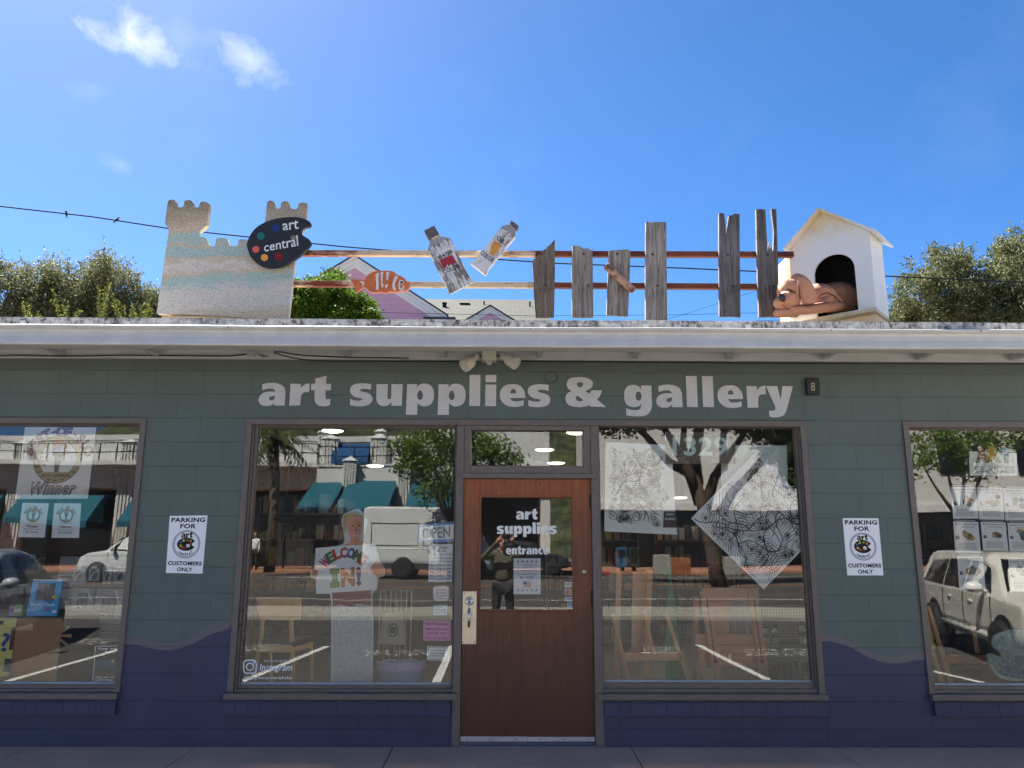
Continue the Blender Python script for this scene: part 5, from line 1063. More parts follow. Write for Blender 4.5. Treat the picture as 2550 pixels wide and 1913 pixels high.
# -- dark sky notice
c = card(L4, IY, (445, 1087), (588, 1087), (580, 1258), (430, 1258)); o = MB().sheet(c, WP); o.quad(c, .03, .02, .985, .98, .0008, ink((30, 42, 56))); o.quad(c, .03, .3, .985, .62, .001, ink((34, 84, 110))); 
g = random.Random(4)
for i in range(22): u = .05 + i * .043; h = g.uniform(.04, .12); o.add([c.p(u - .02, .3, .0012), c.p(u + .02, .3, .0012), c.p(u, .42 + h, .0012)], [(0, 1, 2)], ink((22, 44, 52)))
for i in range(26): o.disc(c, g.uniform(.06, .95), g.uniform(.2, .3), .015, .012, .0016, ink((170, 130, 90)), 8)
o.disc(c, .62, .58, .05, .04, .0016, ink((206, 196, 150)), 12)
for t_, u0, v0, u1, v1 in (('Keep our sky', .12, .885, .98, .955), ('DARK!', .34, .80, .66, .865), ('Only You Can Stop', .1, .11, .97, .17), ('LIGHT POLLUTION', .1, .035, .97, .09)): o.text(c, t_, u0, v0, u1, v1, .002, WP, .03)
tag(o.build('dark_sky_notice'), 'dark blue notice about light pollution in the lower window corner', 'notice')

# -- left of the door: hand-made signs on the pane
c = card(W5, IY, (1055, 598), (1262, 578), (1262, 688), (1060, 693)); o = MB().sheet(c, paper((240, 244, 250))); BL = ink((104, 150, 212)); o.quad(c, 0, .86, 1, 1, .001, BL); o.quad(c, 0, 0, 1, .14, .001, BL); o.quad(c, 0, .12, .04, .88, .001, BL); o.text(c, 'OPEN', .11, .2, .85, .8, .002, ink((122, 124, 126)), .02); tag(o.build('open_sign'), 'blue and white paper sign reading open', 'sign')
c = card(W5, IY, (1118, 702), (1245, 700), (1240, 905), (1113, 903)); o = MB().sheet(c, paper((240, 243, 248))); o.text(c, 'BUSINESS', .2, .87, .82, .93, .002, INK, .01); o.text(c, 'HOURS:', .28, .79, .72, .85, .002, INK, .01)
for i, (d1_, d2_) in enumerate((('Mon.', '10:00 to 6:00'), ('Tues.', '10:00 to 6:00'), ('Wed.', '10:00 to 6:00'), ('Thur.', '10:00 to 6:00'), ('Fri.', '10:00 to 6:00'), ('Sat.', '10:00 to 5:00'), ('Sun.', '12:00 to 4:00'))):
    v = .70 - i * .093; o.text(c, d1_, .06, v, .27, v + .05, .002, NAVYI, .02); o.text(c, d2_, .33, v, .95, v + .05, .002, NAVYI, .015)
o.stroke(c, [(0, .08), (.5, .07), (1, .1)], .04, .002, BL, .6); tag(o.build('hours_sign'), 'white business hours sheet listing seven days', 'sign')
c = card(W5, IY, (1138, 925), (1225, 923), (1225, 1003), (1138, 1003)); o = MB(); P = [(.5 + .5 * (abs(math.cos(t))**.4) * (1 if math.cos(t) >= 0 else -1), .5 + .5 * (abs(math.sin(t))**.4) * (1 if math.sin(t) >= 0 else -1)) for t in [i * math.pi / 16 for i in range(32)]]
o.cpoly(c, P, 0, WP); o.cpoly(c, [(.5 + (u - .5) * .93, .5 + (v - .5) * .93) for u, v in P], .001, ink((84, 84, 96))); o.cpoly(c, [(.5 + (u - .5) * .9, .5 + (v - .5) * .9) for u, v in P], .0016, WP); RD = ink((176, 90, 110))
for i, t_ in enumerate(('NO SHIRT', 'NO SHOES', 'NO SERVICE')): o.text(c, t_, .2 - .04 * (i == 2), .66 - .2 * i, .8 + .04 * (i == 2), .77 - .2 * i, .003, RD, .02)
lines(o, c, .12, .88, .1, .16, 1, BLUEI, .03, .003); tag(o.build('service_sticker'), 'rounded white sticker reading no shirt no shoes no service', 'sticker')
c = card(W5, IY, (1142, 1027), (1214, 1027), (1214, 1082), (1142, 1082)); o = MB().sheet(c, paper((172, 206, 228)))
for i, t_ in enumerate(('- Sorry -', 'NO PUBLIC', 'RESTROOMS')): o.text(c, t_, .12 if i else .28, .7 - .26 * i, .88 if i else .72, .86 - .26 * i, .002, BLUEI, .02)
tag(o.build('restroom_notice'), 'small pale blue notice about public restrooms', 'notice')
c = card(W5, IY, (1087, 1110), (1232, 1110), (1232, 1220), (1086, 1218)); o = MB().sheet(c, mat('pink_paper', (240, 140, 204), .7)); PUR = ink((70, 30, 70))
for t_, u0, v0, u1, v1, bo in (('SHOP LOCAL!', .06, .76, .94, .89, .035), ('AMAZON won\'t', .06, .52, .93, .65, .008), ('sponsor your', .14, .28, .85, .43, .008), ('kid\'s art events', .06, .06, .93, .2, .008)): o.text(c, t_, u0, v0, u1, v1, .002, PUR, bo)
tag(o.build('shop_local_notice'), 'pink paper notice reading shop local', 'notice')
c = card(W5, IY, (1108, 1248), (1224, 1252), (1222, 1326), (1105, 1323)); o = MB().sheet(c, WP)
for (a_, b_, a2, b2) in ((.05, .06, .95, .085), (.05, .9, .95, .925), (.05, .06, .065, .925), (.935, .06, .95, .925)): o.quad(c, a_, b_, a2, b2, .001, NAVYI)
for i, t_ in enumerate(('We love dogs, too,', 'but not in here.', 'Thanks for understanding.')): o.text(c, t_, .15 if i < 2 else .12, .66 - .2 * i, .85 if i < 2 else .88, .78 - .2 * i, .002, NAVYI, .012)
tag(o.build('dog_notice'), 'white paper notice about dogs, lowest beside the door', 'notice')
# tape tabs are part of nothing seen here; decal in the lower corner
DEC = mat('white_vinyl_decal', (240, 244, 246), .5); oY = .0585
c = card(W5, oY, (118, 1318), (386, 1318), (386, 1432), (118, 1432)); o = MB(); asp = 268 / 114
def rring(o, c, u0, v0, u1, v1, th, r, off, m):
    q = []
    for k in (0, th):
        L = []; a0, b0, a1, b1 = u0 + k / asp, v0 + k, u1 - k / asp, v1 - k; rr = max(.01, r - k)
        for (cx, cy, s) in ((a1 - rr / asp, b1 - rr, 0), (a0 + rr / asp, b1 - rr, 90), (a0 + rr / asp, b0 + rr, 180), (a1 - rr / asp, b0 + rr, 270)):
            for t_ in range(5): an = R(s + t_ * 22.5); L.append((cx + rr / asp * math.cos(an), cy + rr * math.sin(an)))
        q.append(L)
    n = len(q[0]); vs = [c.p(u, v, off) for u, v in q[0] + q[1]]; o.add(vs, [(i, (i+1) % n, n + (i+1) % n, n + i) for i in range(n)], m)
rring(o, c, 0, .30, .285, .98, .07, .2, 0, DEC); o.disc(c, .142, .64, .2 / asp, .2, 0, DEC, 24, .68); o.disc(c, .225, .84, .045 / asp, .045, 0, DEC, 10)
o.text(c, 'FOLLOW US ON', .42, .86, .92, .96, 0, DEC); o.text(c, 'Instagram', .33, .36, .99, .78, 0, DEC, .015, .25); o.text(c, '@artcentralslo', .02, .02, .99, .2, 0, DEC, .008)
tag(o.build('social_media_decal'), 'white vinyl follow us decal low on the glass by the chair', 'decal')
# -- cardboard cutout of a woman holding a welcome sign (flat print on board)
CY2 = .2; cw = empty('cardboard_cutout', at(*W5(700, 1425), CY2), 'flat cardboard cutout of a smiling woman holding a welcome in sign', 'cardboard cutout'); cw.location.z = .03
Q = lambda s, off=0.0, k=4: smoothpath(s, lambda a, b: at(*W5(a, b), CY2 - off), k)
BORD = mat('cutout_white_border', (204, 206, 208), .6)
MB().slab([Q('650,560! 660,540 700,522 716,514! 742,512 760,530! 772,560 786,570! 782,600 768,640 756,700! 830,700! 852,790 878,830 876,868 846,882! 836,947! 816,960 812,990! 818,1200 806,1700! 588,1700! 592,1200 590,990 575,968! 510,968! 508,890 484,880 480,845 500,832! 508,722! 640,706 664,680! 656,620 648,590')], (0, .008, 0)).build('backing', BORD, cw)
SKIN = mat('printed_skin', (216, 154, 124), .6, 0, .12, 20); HAIR = mat('printed_blond_hair', (200, 166, 112), .7, 0, .35, 30)
MB().flat([Q('655,570! 662,545 700,528 740,528 768,560! 764,600 752,560 700,560 676,600 670,640 658,620', .001)]).build('hair', HAIR, cw); 
fc = MB().flat([Q('676,575 700,556 740,560 758,580 758,620 744,660 720,676 694,660 680,620', .002)], SKIN).flat([Q('696,655! 742,655! 752,690 800,704! 640,708! 690,690', .0016)], SKIN)
for (x, y) in ((708, 603), (742, 602)): fc.flat([Q('%d,%d %d,%d %d,%d %d,%d' % (x - 10, y, x, y - 4, x + 10, y, x, y + 4), .0028)], ink((60, 44, 40))); fc.flat([Q('%d,%d! %d,%d %d,%d! %d,%d' % (x - 12, y - 12, x, y - 17, x + 12, y - 12, x, y - 14), .0028)], ink((120, 92, 70)))
fc.flat([Q('706,642! 726,650 746,636! 728,660', .0028)], ink((228, 222, 214))); fc.flat([Q('704,640! 726,648 748,634! 728,652', .003)], ink((150, 76, 72))); fc.flat([Q('722,605! 732,628 724,632 718,628', .0026)], ink((176, 130, 110))); fc.build('face', SKIN, cw)
MB().flat([Q('596,955! 806,942! 808,1028! 790,1030 740,1022 700,1036 640,1026 600,1034!', .001)]).build('blouse', mat('printed_red_blouse', (132, 44, 52), .6, 0, .35, 40), cw)
def lace():
    t = NT('printed_grey_lace'); v = t.n('ShaderNodeTexVoronoi', {'Vector': t.pos(), 'Scale': 70.0, 'Randomness': 1.0}, feature='DISTANCE_TO_EDGE').outputs[0]; n = t.noise(60, 4, .7, vec=t.pos(), dist=1.5)
    m_ = t.noise(24, 3, .6, vec=t.pos(), dist=3.5); return t.out(t.pbr(t.mix(t.ramp(m_, [(.42, 0.0), (.5, 1.0), (.58, .2)]), lin((150, 154, 160)), lin((206, 210, 212))), .6))
MB().flat([Q('600,1030! 640,1022 700,1032 760,1020 806,1026! 812,1200 804,1700! 596,1700! 598,1200', .0008)]).build('skirt', lace(), cw)
for P in ('800,830! 820,800 848,795 876,830 874,862 846,878 812,850!', '482,850! 486,838 520,838! 522,862 512,880 492,884'): MB().flat([Q(P, .0045)]).build('hand', SKIN, cw)
for hx, hy, d_x in ((812, 838, 22), (490, 846, 22)):
    for i in range(4): MB().tube([at(*W5(hx + i * 1.5, hy + i * 8 - 4), CY2 - .005), at(*W5(hx + d_x * .6, hy + i * 8 - 7), CY2 - .006), at(*W5(hx + d_x, hy + i * 8 - 2), CY2 - .005)], [.0035, .004, .003], 6).build('finger', mat('printed_skin_shade', (168, 122, 102), .6), cw, True)
c = pcard(CY2 - .003, W5(508, 722), W5(830, 700), W5(836, 945), W5(510, 968)); o = MB().sheet(c, paper((240, 242, 244))); WC = [(206, 84, 150), (92, 130, 80), (206, 84, 60), (190, 70, 90), (70, 110, 170), (120, 150, 80), (200, 80, 64)]
for i, ch in enumerate('WELCOME'):
    a = R(142 - 104 * i / 6); x, y = .47 + .40 * math.cos(a), .36 + .50 * math.sin(a); ro = (a - math.pi / 2) * .8; ex = (math.cos(ro), math.sin(ro) * 1.3); ey = (-math.sin(ro) / 1.3, math.cos(ro)); v, f, ap_ = textmesh(ch, .05)
    for mm, k, of in ((INK, 1.12, .0025), (ink(WC[i]), .98, .0032)): o.add([c.p(x + (p[0]-.5)*.115*k*ex[0] + (p[1]-.5)*.21*k*ey[0], y + (p[0]-.5)*.115*k*ex[1] + (p[1]-.5)*.21*k*ey[1], of) for p in v], f, mm)
for ch, u0, u1, col in (('I', .25, .38, (110, 176, 84)), ('N', .43, .63, (226, 130, 60)), ('!', .68, .74, (104, 60, 120))): 
    if ch == 'I':
        for k, of, mm in ((.01, .0025, INK), (0, .0032, ink(col))):
            for (a_, b_, a2, b2) in ((u0, .42, u1, .505), (u0 + .035, .2, u1 - .035, .43), (u0, .125, u1, .21)): o.quad(c, a_ - k, b_ - k, a2 + k, b2 + k, of + (b2 * .0003), mm)
    else: o.text(c, ch, u0 - .01, .11, u1 + .01, .52, .0025, INK, .05); o.text(c, ch, u0, .125, u1, .505, .0032, ink(col), .05)
o.build('welcome_sign', None, cw)
# -- chair, bin, dark rail of clothes-like rods
CH = mat('pale_oak_chair', (226, 180, 112), .45, 0, .12, 8); chy = .75; ch = empty('bar_chair', at(*W5(340, 1430), chy), 'pale oak bar chair with a curved back and black seat', 'chair'); ch.location.z = .03
w5 = lambda x, y, Y=chy: at(*W5(x, y), Y)
bp = [w5(185 + i * 25.2, 985 + (i - 5) ** 2 * .12, chy - .03 + .05 * (1 - ((i - 5) / 5) ** 2)) for i in range(11)]; bq = [w5(205 + i * 22.5, 1110 - abs(i - 5) ** 2 * .3, chy - .03 + .05 * (1 - ((i - 5) / 5) ** 2)) for i in range(11)]
m = MB(); m.add(bp + bq, [(i, i + 1, 12 + i, 11 + i) for i in range(10)]); bo_ = m.build('backrest', CH, ch); sm_ = bo_.modifiers.new('solid', 'SOLIDIFY'); sm_.thickness = .018; bevel(bo_, .006, 2)
for P, y0 in (([(228, 1045), (215, 1200), (195, 1330), (172, 1600)], chy + .03), ([(372, 1042), (380, 1200), (386, 1330), (388, 1600)], chy + .03)): MB().tube([w5(x, y, y0) for x, y in P], [.018, .021, .02, .016], 10).build('leg', CH, ch, True)
for P, y0 in (([(484, 1225), (488, 1425), (488, 1640)], chy + .42), ([(262, 1225), (268, 1425), (268, 1600)], chy + .42)): MB().tube([w5(x, y, y0) for x, y in P], .018, 10).build('leg', CH, ch, True)
q = [w5(215, 1222, chy), w5(390, 1225, chy), w5(510, 1190, chy + .45), w5(300, 1192, chy + .45)]; bevel(MB().slab([q], (0, 0, -.045)).build('seat', mat('black_vinyl_seat', (30, 32, 36), .4), ch), .012, 3)
MB().bar(w5(212, 1262), w5(382, 1262), .02, .06).bar(w5(384, 1262, chy + .03), w5(486, 1240, chy + .42), .02, .05).build('apron', CH, ch)
by = .5; m = MB(); prof_ = [((815 + 1082) / 2, 1375)]; cx_ = w5(948, 1388, by); rx_ = (w5(1082, 1388, by).x - w5(815, 1388, by).x) / 2; bn = empty('plastic_bin', (cx_.x, by + .2, .03), 'low clear plastic bin with a bag liner on the shop floor', 'bin'); zt_ = w5(948, 1356, by).z
ringp = lambda z, k, kb: [(cx_.x + rx_ * k * math.cos(i * math.pi / 16), by + .2 + .09 * kb * math.sin(i * math.pi / 16), z + .008 * math.sin(i * 1.3)) for i in range(32)]
r0, r1, r2 = ringp(zt_, 1, 1), ringp(zt_ - .10, .98, .97), ringp(.04, .82, .8); m.add(r0 + r1 + r2, [(k * 32 + i, k * 32 + (i + 1) % 32, (k + 1) * 32 + (i + 1) % 32, (k + 1) * 32 + i) for k in range(2) for i in range(32)]); m.build('body', mat('milky_plastic', (150, 176, 200), .3), bn, True); m2 = MB(); r3 = ringp(zt_ + .012, 1.02, 1.02); r4 = ringp(zt_ - .06, 1.025, 1.03); m2.add(r3 + r4, [(i, (i+1) % 32, 32 + (i+1) % 32, 32 + i) for i in range(32)]); m2.build('bag_liner', mat('lilac_bag', (196, 190, 222), .35), bn, True)
# -- door glass
GYD = DY + .02; c = pcard(GYD - .002, D6(258, 452), D6(538, 452), D6(538, 662), D6(258, 662)); o = MB(); DWH = mat('white_door_vinyl', (240, 238, 232), .5)
heavytext(o, c, 'art', 90 / 280, (662 - 495) / 210, 190 / 280, (662 - 455) / 210 + .012, 0, DWH); heavytext(o, c, 'supplies', 0, (662 - 563) / 210, 1, (662 - 521) / 210, 0, DWH); heavytext(o, c, 'entrance', 43 / 280, (662 - 658) / 210, 239 / 280, (662 - 630) / 210 + .02, 0, DWH); dl = o.build('lettering', DWH, door); dl['label'] = 'white vinyl letters reading art supplies entrance'
c = pcard(GYD + .008, D6(336, 677), D6(463, 677), D6(463, 845), D6(336, 845)); o = MB().sheet(c, paper((238, 241, 250)))
for r_ in (0, 1):
    for i in range(5):
        u, v = .16 + i * .17, .91 - r_ * .8; P = [(u + .06 * (1 if k % 2 == 0 else .4) * math.sin(k * math.pi / 5), v + .045 * (1 if k % 2 == 0 else .4) * math.cos(k * math.pi / 5)) for k in range(10)]; o.cpoly(c, P, .001, ink((96, 84, 150))); o.cpoly(c, [(u + (a - u) * .5, v + (b - v) * .5) for a, b in P], .0015, ink((190, 150, 190)))
for t_, u0, v0, u1, v1, cl_ in (("We'll be closed Saturday the 4th", .1, .79, .9, .825, INK), ('and Sunday the 5th', .28, .735, .72, .765, INK), ('For Independence Day', .12, .64, .88, .68, RD), ('Have a safe, fun, & happy', .15, .535, .85, .57, NAVYI), ('4th of July!', .22, .42, .76, .5, BLUEI)): o.text(c, t_, u0, v0, u1, v1, .002, cl_, .012)
o.quad(c, .36, .2, .64, .35, .001, WP)
for i in range(4): o.quad(c, .36, .2 + i * .04, .64, .22 + i * .04, .0014, ink((190, 70, 80)))
o.quad(c, .36, .27, .49, .35, .0018, ink((70, 80, 140))); tag(o.build('holiday_notice'), 'holiday closing notice with stars and a flag on the door glass', 'notice')
for P, lab, kind in (([(575, 787), (615, 787), (615, 814), (575, 814)], 'white and orange card sticker, topmost on the door glass', 0), ([(575, 820), (617, 820), (617, 850), (575, 850)], 'sticker of overlapping red and yellow circles on the door glass', 1), ([(575, 857), (617, 857), (617, 878), (575, 878)], 'white sticker with dark blue capitals on the door glass', 2), ([(586, 885), (618, 885), (618, 912), (586, 912)], 'small light blue square sticker, lowest on the door glass', 3)):
    c = pcard(GYD + .006, *[D6(x, y) for x, y in P]); o = MB().sheet(c, paper((218, 222, 226)) if kind != 1 else paper((188, 196, 214)))
    if kind == 0: o.text(c, 'DISCOVER', .06, .5, .94, .72, .001, INK, .03); o.cpoly(c, [(.4, 0), (1, 0), (1, .35)], .001, ink((220, 150, 70)))
    if kind == 1: o.disc(c, .36, .5, .27, .38, .001, ink((200, 70, 60)), 18); o.disc(c, .64, .5, .27, .38, .0015, ink((226, 160, 70)), 18)
    if kind == 2: o.text(c, 'VISA', .1, .22, .9, .8, .001, ink((40, 54, 130)), .03, .25)
    if kind == 3: o.quad(c, .18, .12, .82, .88, .001, ink((60, 130, 200))); o.quad(c, .25, .52, .75, .6, .0015, WP); o.quad(c, .25, .38, .75, .46, .0015, WP)
    tag(o.build('card_sticker'), lab, 'sticker', 'payment stickers on the door glass')

# -- right of the door: line drawings, number plate, easels
PENB = ink((40, 36, 42))
def doodle(o, c, seed, u0, v0, u1, v1, asp, dens, w, inside=None):
    g = random.Random(seed); off = .0015; ok = inside or (lambda u, v: u0 < u < u1 and v0 < v < v1)
    def put(P, ww):
        run = []
        for p in P + [None]:
            if p is not None and ok(*p): run.append(p)
            else:
                if len(run) > 2: o.stroke(c, run, ww, off, PENB, asp)
                run = []
    U = lambda: (g.uniform(u0, u1), g.uniform(v0, v1))
    for i in range(int(13 * dens)):      # sheaves of waves
        u, v = U(); a = g.uniform(0, 6.28); L = g.uniform(.12, .3); k = g.uniform(-9, 9); n = g.randint(5, 9); sp = g.uniform(.016, .026)
        for j in range(n):
            P = []; x, y, b = u - math.sin(a) * j * sp, v + math.cos(a) * j * sp * asp, a + j * .05
            for s in range(16): P.append((x, y)); x += math.cos(b) * L / 16; y += math.sin(b) * L / 16 * asp; b += k * L / 16 * math.cos(s * .35)
            put(P, w * g.uniform(.7, 1.3))
    for i in range(int(15 * dens)):      # petals
        u, v = U(); r = g.uniform(.03, .07); n = g.randint(6, 10); a0 = g.uniform(0, 6)
        for j in range(n):
            a = a0 + 6.283 * j / n; put([(u + r * t * math.cos(a + .42 * math.sin(math.pi * t) * s), v + r * t * asp * math.sin(a + .42 * math.sin(math.pi * t) * s)) for s in (1, -1) for t in ([q / 6 for q in range(7)] if s > 0 else [1 - q / 6 for q in range(7)])], w * .8)
        put([(u + r * .25 * math.cos(q * .45), v + r * .25 * asp * math.sin(q * .45)) for q in range(15)], w)
    for i in range(int(16 * dens)):      # spirals
        u, v = U(); r = g.uniform(.03, .075); a0 = g.uniform(0, 6); s = g.choice((1, -1)); put([(u + r * (1 - q / 26) * math.cos(a0 + s * q * .42), v + r * asp * (1 - q / 26) * math.sin(a0 + s * q * .42)) for q in range(24)], [w * (1.9 - q / 20) for q in range(24)] if False else w * 1.3)
    for i in range(int(12 * dens)):      # bead strings
        u, v = U(); a = g.uniform(0, 6.28)
        for j in range(9):
            r = g.uniform(.006, .012); put([(u + r * math.cos(q * .7), v + r * asp * math.sin(q * .7)) for q in range(10)], w * .8); u += math.cos(a) * .024; v += math.sin(a) * .024 * asp; a += .22
    for i in range(int(9 * dens)):       # long bold curves
        u, v = U(); a = g.uniform(0, 6.28); P = []
        for s in range(30): P.append((u, v)); u += math.cos(a) * .017; v += math.sin(a) * .017 * asp; a += .13 * math.sin(s * .22 + i)
        put(P, w * 2.2)
FILM = mat('poster_white_board', (236, 242, 240), .35, 0, .04, 3)
def plastic(o, c, seed):
    g = random.Random(seed); m = mat('cellophane_glint', (250, 252, 252), .15)
    for i in range(18):
        u, v = g.uniform(.1, .9), g.uniform(.75, 1.0); L = g.uniform(.08, .32); a = g.uniform(-1.2, -.6) if i % 2 else g.uniform(-2.4, -1.8); o.stroke(c, [(u + math.cos(a) * L * t, v + math.sin(a) * L * t) for t in (0, .4, 1)], [.003, g.uniform(.006, .014), .001], .004, m, .8)
c = card(R7, .1, (125, 152), (478, 170), (508, 650), (118, 632)); o = MB().sheet(c, FILM, .003); asp = .76
doodle(o, c, 5, .08, .10, .92, .92, asp, 2.4, .0056, lambda u, v: .07 + .03 * math.sin(v * 20) < u < .86 + .07 * math.sin(v * 17 + 1) and .10 + .03 * math.sin(u * 15) < v < .93 + .03 * math.sin(u * 21)); plastic(o, c, 3); tag(o.build('line_drawing'), 'white sheet of flowery black line drawing in clear wrap beside the door', 'line drawing')
c = card(R7, .16, (745, 170), (1097, 172), (1105, 520), (745, 520)); o = MB().sheet(c, mat('backing_board', (206, 218, 212), .5), .003); plastic(o, c, 8); tag(o.build('backing_sheet'), 'plain pale sheet in clear wrap behind the tilted line drawing', 'sheet')
c = card(R7, .095, (932, 205), (1318, 590), (973, 943), (583, 563)); o = MB().sheet(c, mat('bluish_drawing_paper', (236, 242, 248), .5, 0, .03, 3), .003); doodle(o, c, 11, .03, .03, .97, .97, .97, 2.6, .0042, lambda u, v: .015 < u < .985 and .015 < v < .985); tag(o.build('line_drawing'), 'large white sheet of swirling black line drawing tilted on its corner', 'line drawing')
def smoke():
    t = NT('smoked_acrylic'); return t.out(t.pbr((.012, .013, .014), .15))
c = card(R7, .085, (447, 100), (822, 100), (822, 270), (447, 270)); o = MB().sheet(c, smoke(), .004); MINT = ink((220, 248, 238)); o.text(c, '1329', .1, .25, .89, .84, .002, MINT, .02)
g = random.Random(2); GI = ink((96, 100, 102))
for i in range(26):      # worn reversed lettering round the rim, no longer legible
    for (u, v) in ((.04 + i * .036, .93), (.04 + i * .036, .05)): o.quad(c, u, v - .02, u + g.uniform(.008, .024), v + g.uniform(0, .03), .002, GI)
for i in range(10):
    for u in (.02, .965): o.quad(c, u, .1 + i * .083, u + .014, .1 + i * .083 + g.uniform(.02, .06), .002, GI)
tag(o.build('number_plate'), 'dark acrylic plate with mint street numerals hanging in the window', 'number plate')
c = card(R7, .09, (438, 525), (508, 525), (506, 612), (434, 612)); o = MB().sheet(c, paper((78, 72, 70)), .002); o.text(c, 'GIANT', .15, .74, .85, .9, .002, WP, .01); o.text(c, 'BOARD', .1, .46, .9, .62, .002, WP, .01); lines(o, c, .2, .8, .05, .34, 2, ink((150, 40, 40)), .05); tag(o.build('price_card'), 'small dark card reading giant board at the corner of the drawing', 'card')
WOOD = mat('beech_easel_wood', (206, 150, 98), .5, 0, .16, 10); WOODD = mat('darker_easel_wood', (184, 124, 78), .5, 0, .16, 10)
r7 = lambda x, y, Y: at(*R7(x, y), Y)
def bars(o, L, Y0, w=.035, d=.022):
    for (x0, y0, x1, y1, *k) in L: o.bar(r7(x0, y0, Y0 + (k[1] if len(k) > 1 else 0)), r7(x1, y1, Y0 + (k[1] if len(k) > 1 else 0)), k[0] if k else w, d, None, (0, 1, 0))
def easel(lab, Y, parts, m):
    e = empty('easel', r7(parts[0][1][0][0], 1500, Y), lab, 'easel', 'wooden easels in the windows'); e.location.z = .03
    for nm, L in parts: 
        for q in L:
            o = MB(); bars(o, [q], Y); bevel(o.build(nm, m, e), .003, 1)
    return e
easel('slim beech easel with splayed legs before the green cloth', .75, [('leg', [(165, 1080, 280, 1560), (455, 1085, 610, 1560), (330, 1050, 385, 1290, .028, -.04)]), ('tray', [(222, 1308, 542, 1298, .075)]), ('mast', [(318, 850, 312, 1300, .17, .3)]), ('mast', [(362, 842, 338, 1500, .05, .2), (195, 830, 182, 1480, .05, .28)])], WOOD)
easel('heavy studio easel with two slotted uprights and a drawer', .62, [('upright', [(655, 955, 750, 1560, .085), (912, 955, 1000, 1560, .085)]), ('top_rail', [(640, 968, 948, 972, .11, .02)]), ('rail', [(602, 1208, 955, 1212, .085, .05), (640, 1262, 935, 1264, .07, .03)]), ('back_board', [(735, 1000, 732, 1190, .19, .16)]), ('rear_post', [(612, 985, 598, 1560, .05, .22), (640, 1270, 648, 1560, .05, .0), (934, 1270, 938, 1560, .05, .05)])], WOODD)
e_ = bpy.data.objects['easel.001']; dr = MB()
q0, q1 = r7(655, 1285, .7), r7(925, 1360, .7); dr.box(q0.x, .7, q1.z, q1.x, .98, q0.z, WOODD); dr.box((q0.x + q1.x) / 2 - .012, .685, (q0.z + q1.z) / 2 - .02, (q0.x + q1.x) / 2 + .012, .699, (q0.z + q1.z) / 2 + .05, STEEL); dr.build('drawer', WOODD, e_)
for (x0, y0, x1, y1) in ((668, 990, 712, 1320), (920, 990, 962, 1320)): MB().bar(r7(x0, y0, .606), r7(x1, y1, .606), .012, .004, None, (0, 1, 0)).build('slot', DARKMETAL, e_)
for (x, y) in ((714, 1328), (962, 1328)): p = r7(x, y, .6); MB().lathe(p, [(.018, 0), (.018, .012), (.008, .022), (0, .022)], 12, None, (0, -1, 0)).build('knob', DARKMETAL, e_, True)
m = MB(); P = []
for i in range(9):
    t_ = i / 8; xl = 462 - 34 * t_ ** 2; xr = 476 + 96 * t_ ** 1.3; y = 815 + 730 * t_; P.append([r7(xl + (xr - xl) * j / 8, y, .98 + .04 * math.sin(j * 2.4 + i * .3)) for j in range(9)])
m.add([p for r_ in P for p in r_], [(i * 9 + j, i * 9 + j + 1, (i + 1) * 9 + j + 1, (i + 1) * 9 + j) for i in range(8) for j in range(8)]); gc = m.build('green_cloth', mat('emerald_cloth', (22, 150, 78), .7), None, True); s_m = gc.modifiers.new('solid', 'SOLIDIFY'); s_m.thickness = .004; tag(gc, 'emerald green cloth hanging in folds behind the slim easel', 'cloth')
def peg():
    t = NT('pegboard'); s = t.n('ShaderNodeSeparateXYZ', {0: t.pos()}); f = lambda k: t.math('SUBTRACT', t.math('FRACT', t.math('DIVIDE', s.outputs[k], .028)), .5); x, z = f(0), f(2); r = t.math('SQRT', t.math('ADD', t.math('MULTIPLY', x, x), t.math('MULTIPLY', z, z)))
    return t.out(t.pbr(t.mix(t.math('LESS_THAN', r, .18), lin((150, 148, 140)), lin((36, 34, 32))), .8))
PYY = 1.35; a = r7(955, 1030, PYY); b = r7(1330, 1500, PYY); pg = empty('peg_wall', (a.x, PYY, .03), 'grey pegboard panel with a shelf beside the studio easel', 'display panel'); MB().box(a.x, PYY, .03, b.x, PYY + .02, a.z, peg()).build('board', None, pg); zsh = r7(1000, 1225, PYY).z; MB().box(a.x, PYY - .18, zsh - .03, b.x, PYY - .0005, zsh).build('shelf', mat('grey_shelf', (140, 138, 130), .6), pg)
for x, h, lab in ((985, .14, 'white paint bottle, first on the pegboard shelf'), (1038, .14, 'white paint bottle, second on the pegboard shelf'), (1186, .17, 'tall white paint bottle near the window frame')):
    p = r7(x, 1215, PYY - .09); bt = MB().lathe((p.x, PYY - .09, zsh + .0008), [(.032, 0), (.034, .01), (.034, h * .38)], 14, mat('white_bottle', (206, 204, 198), .4)).lathe((p.x, PYY - .09, zsh + .0008), [(.0342, h * .38), (.0342, h * .62)], 14, mat('dark_bottle_label', (52, 50, 56), .5)).lathe((p.x, PYY - .09, zsh + .0008), [(.034, h * .62), (.034, h * .8), (.014, h * .9), (.014, h)], 14, mat('white_bottle', (206, 204, 198), .4)).lathe((p.x, PYY - .09, zsh + .0008), [(.022, h), (.02, h * 1.15), (0, h * 1.15)], 14, DARKMETAL); tag(bt.build('paint_bottle', None, None, True), lab, 'bottle', 'bottles on the pegboard shelf')
g = random.Random(8); pr_ = empty('pen_rack', (r7(1110, 1400, PYY).x, PYY - .1, .3), 'rack of pens and markers below the pegboard shelf', 'pen rack'); m = MB(); x = a.x + .03
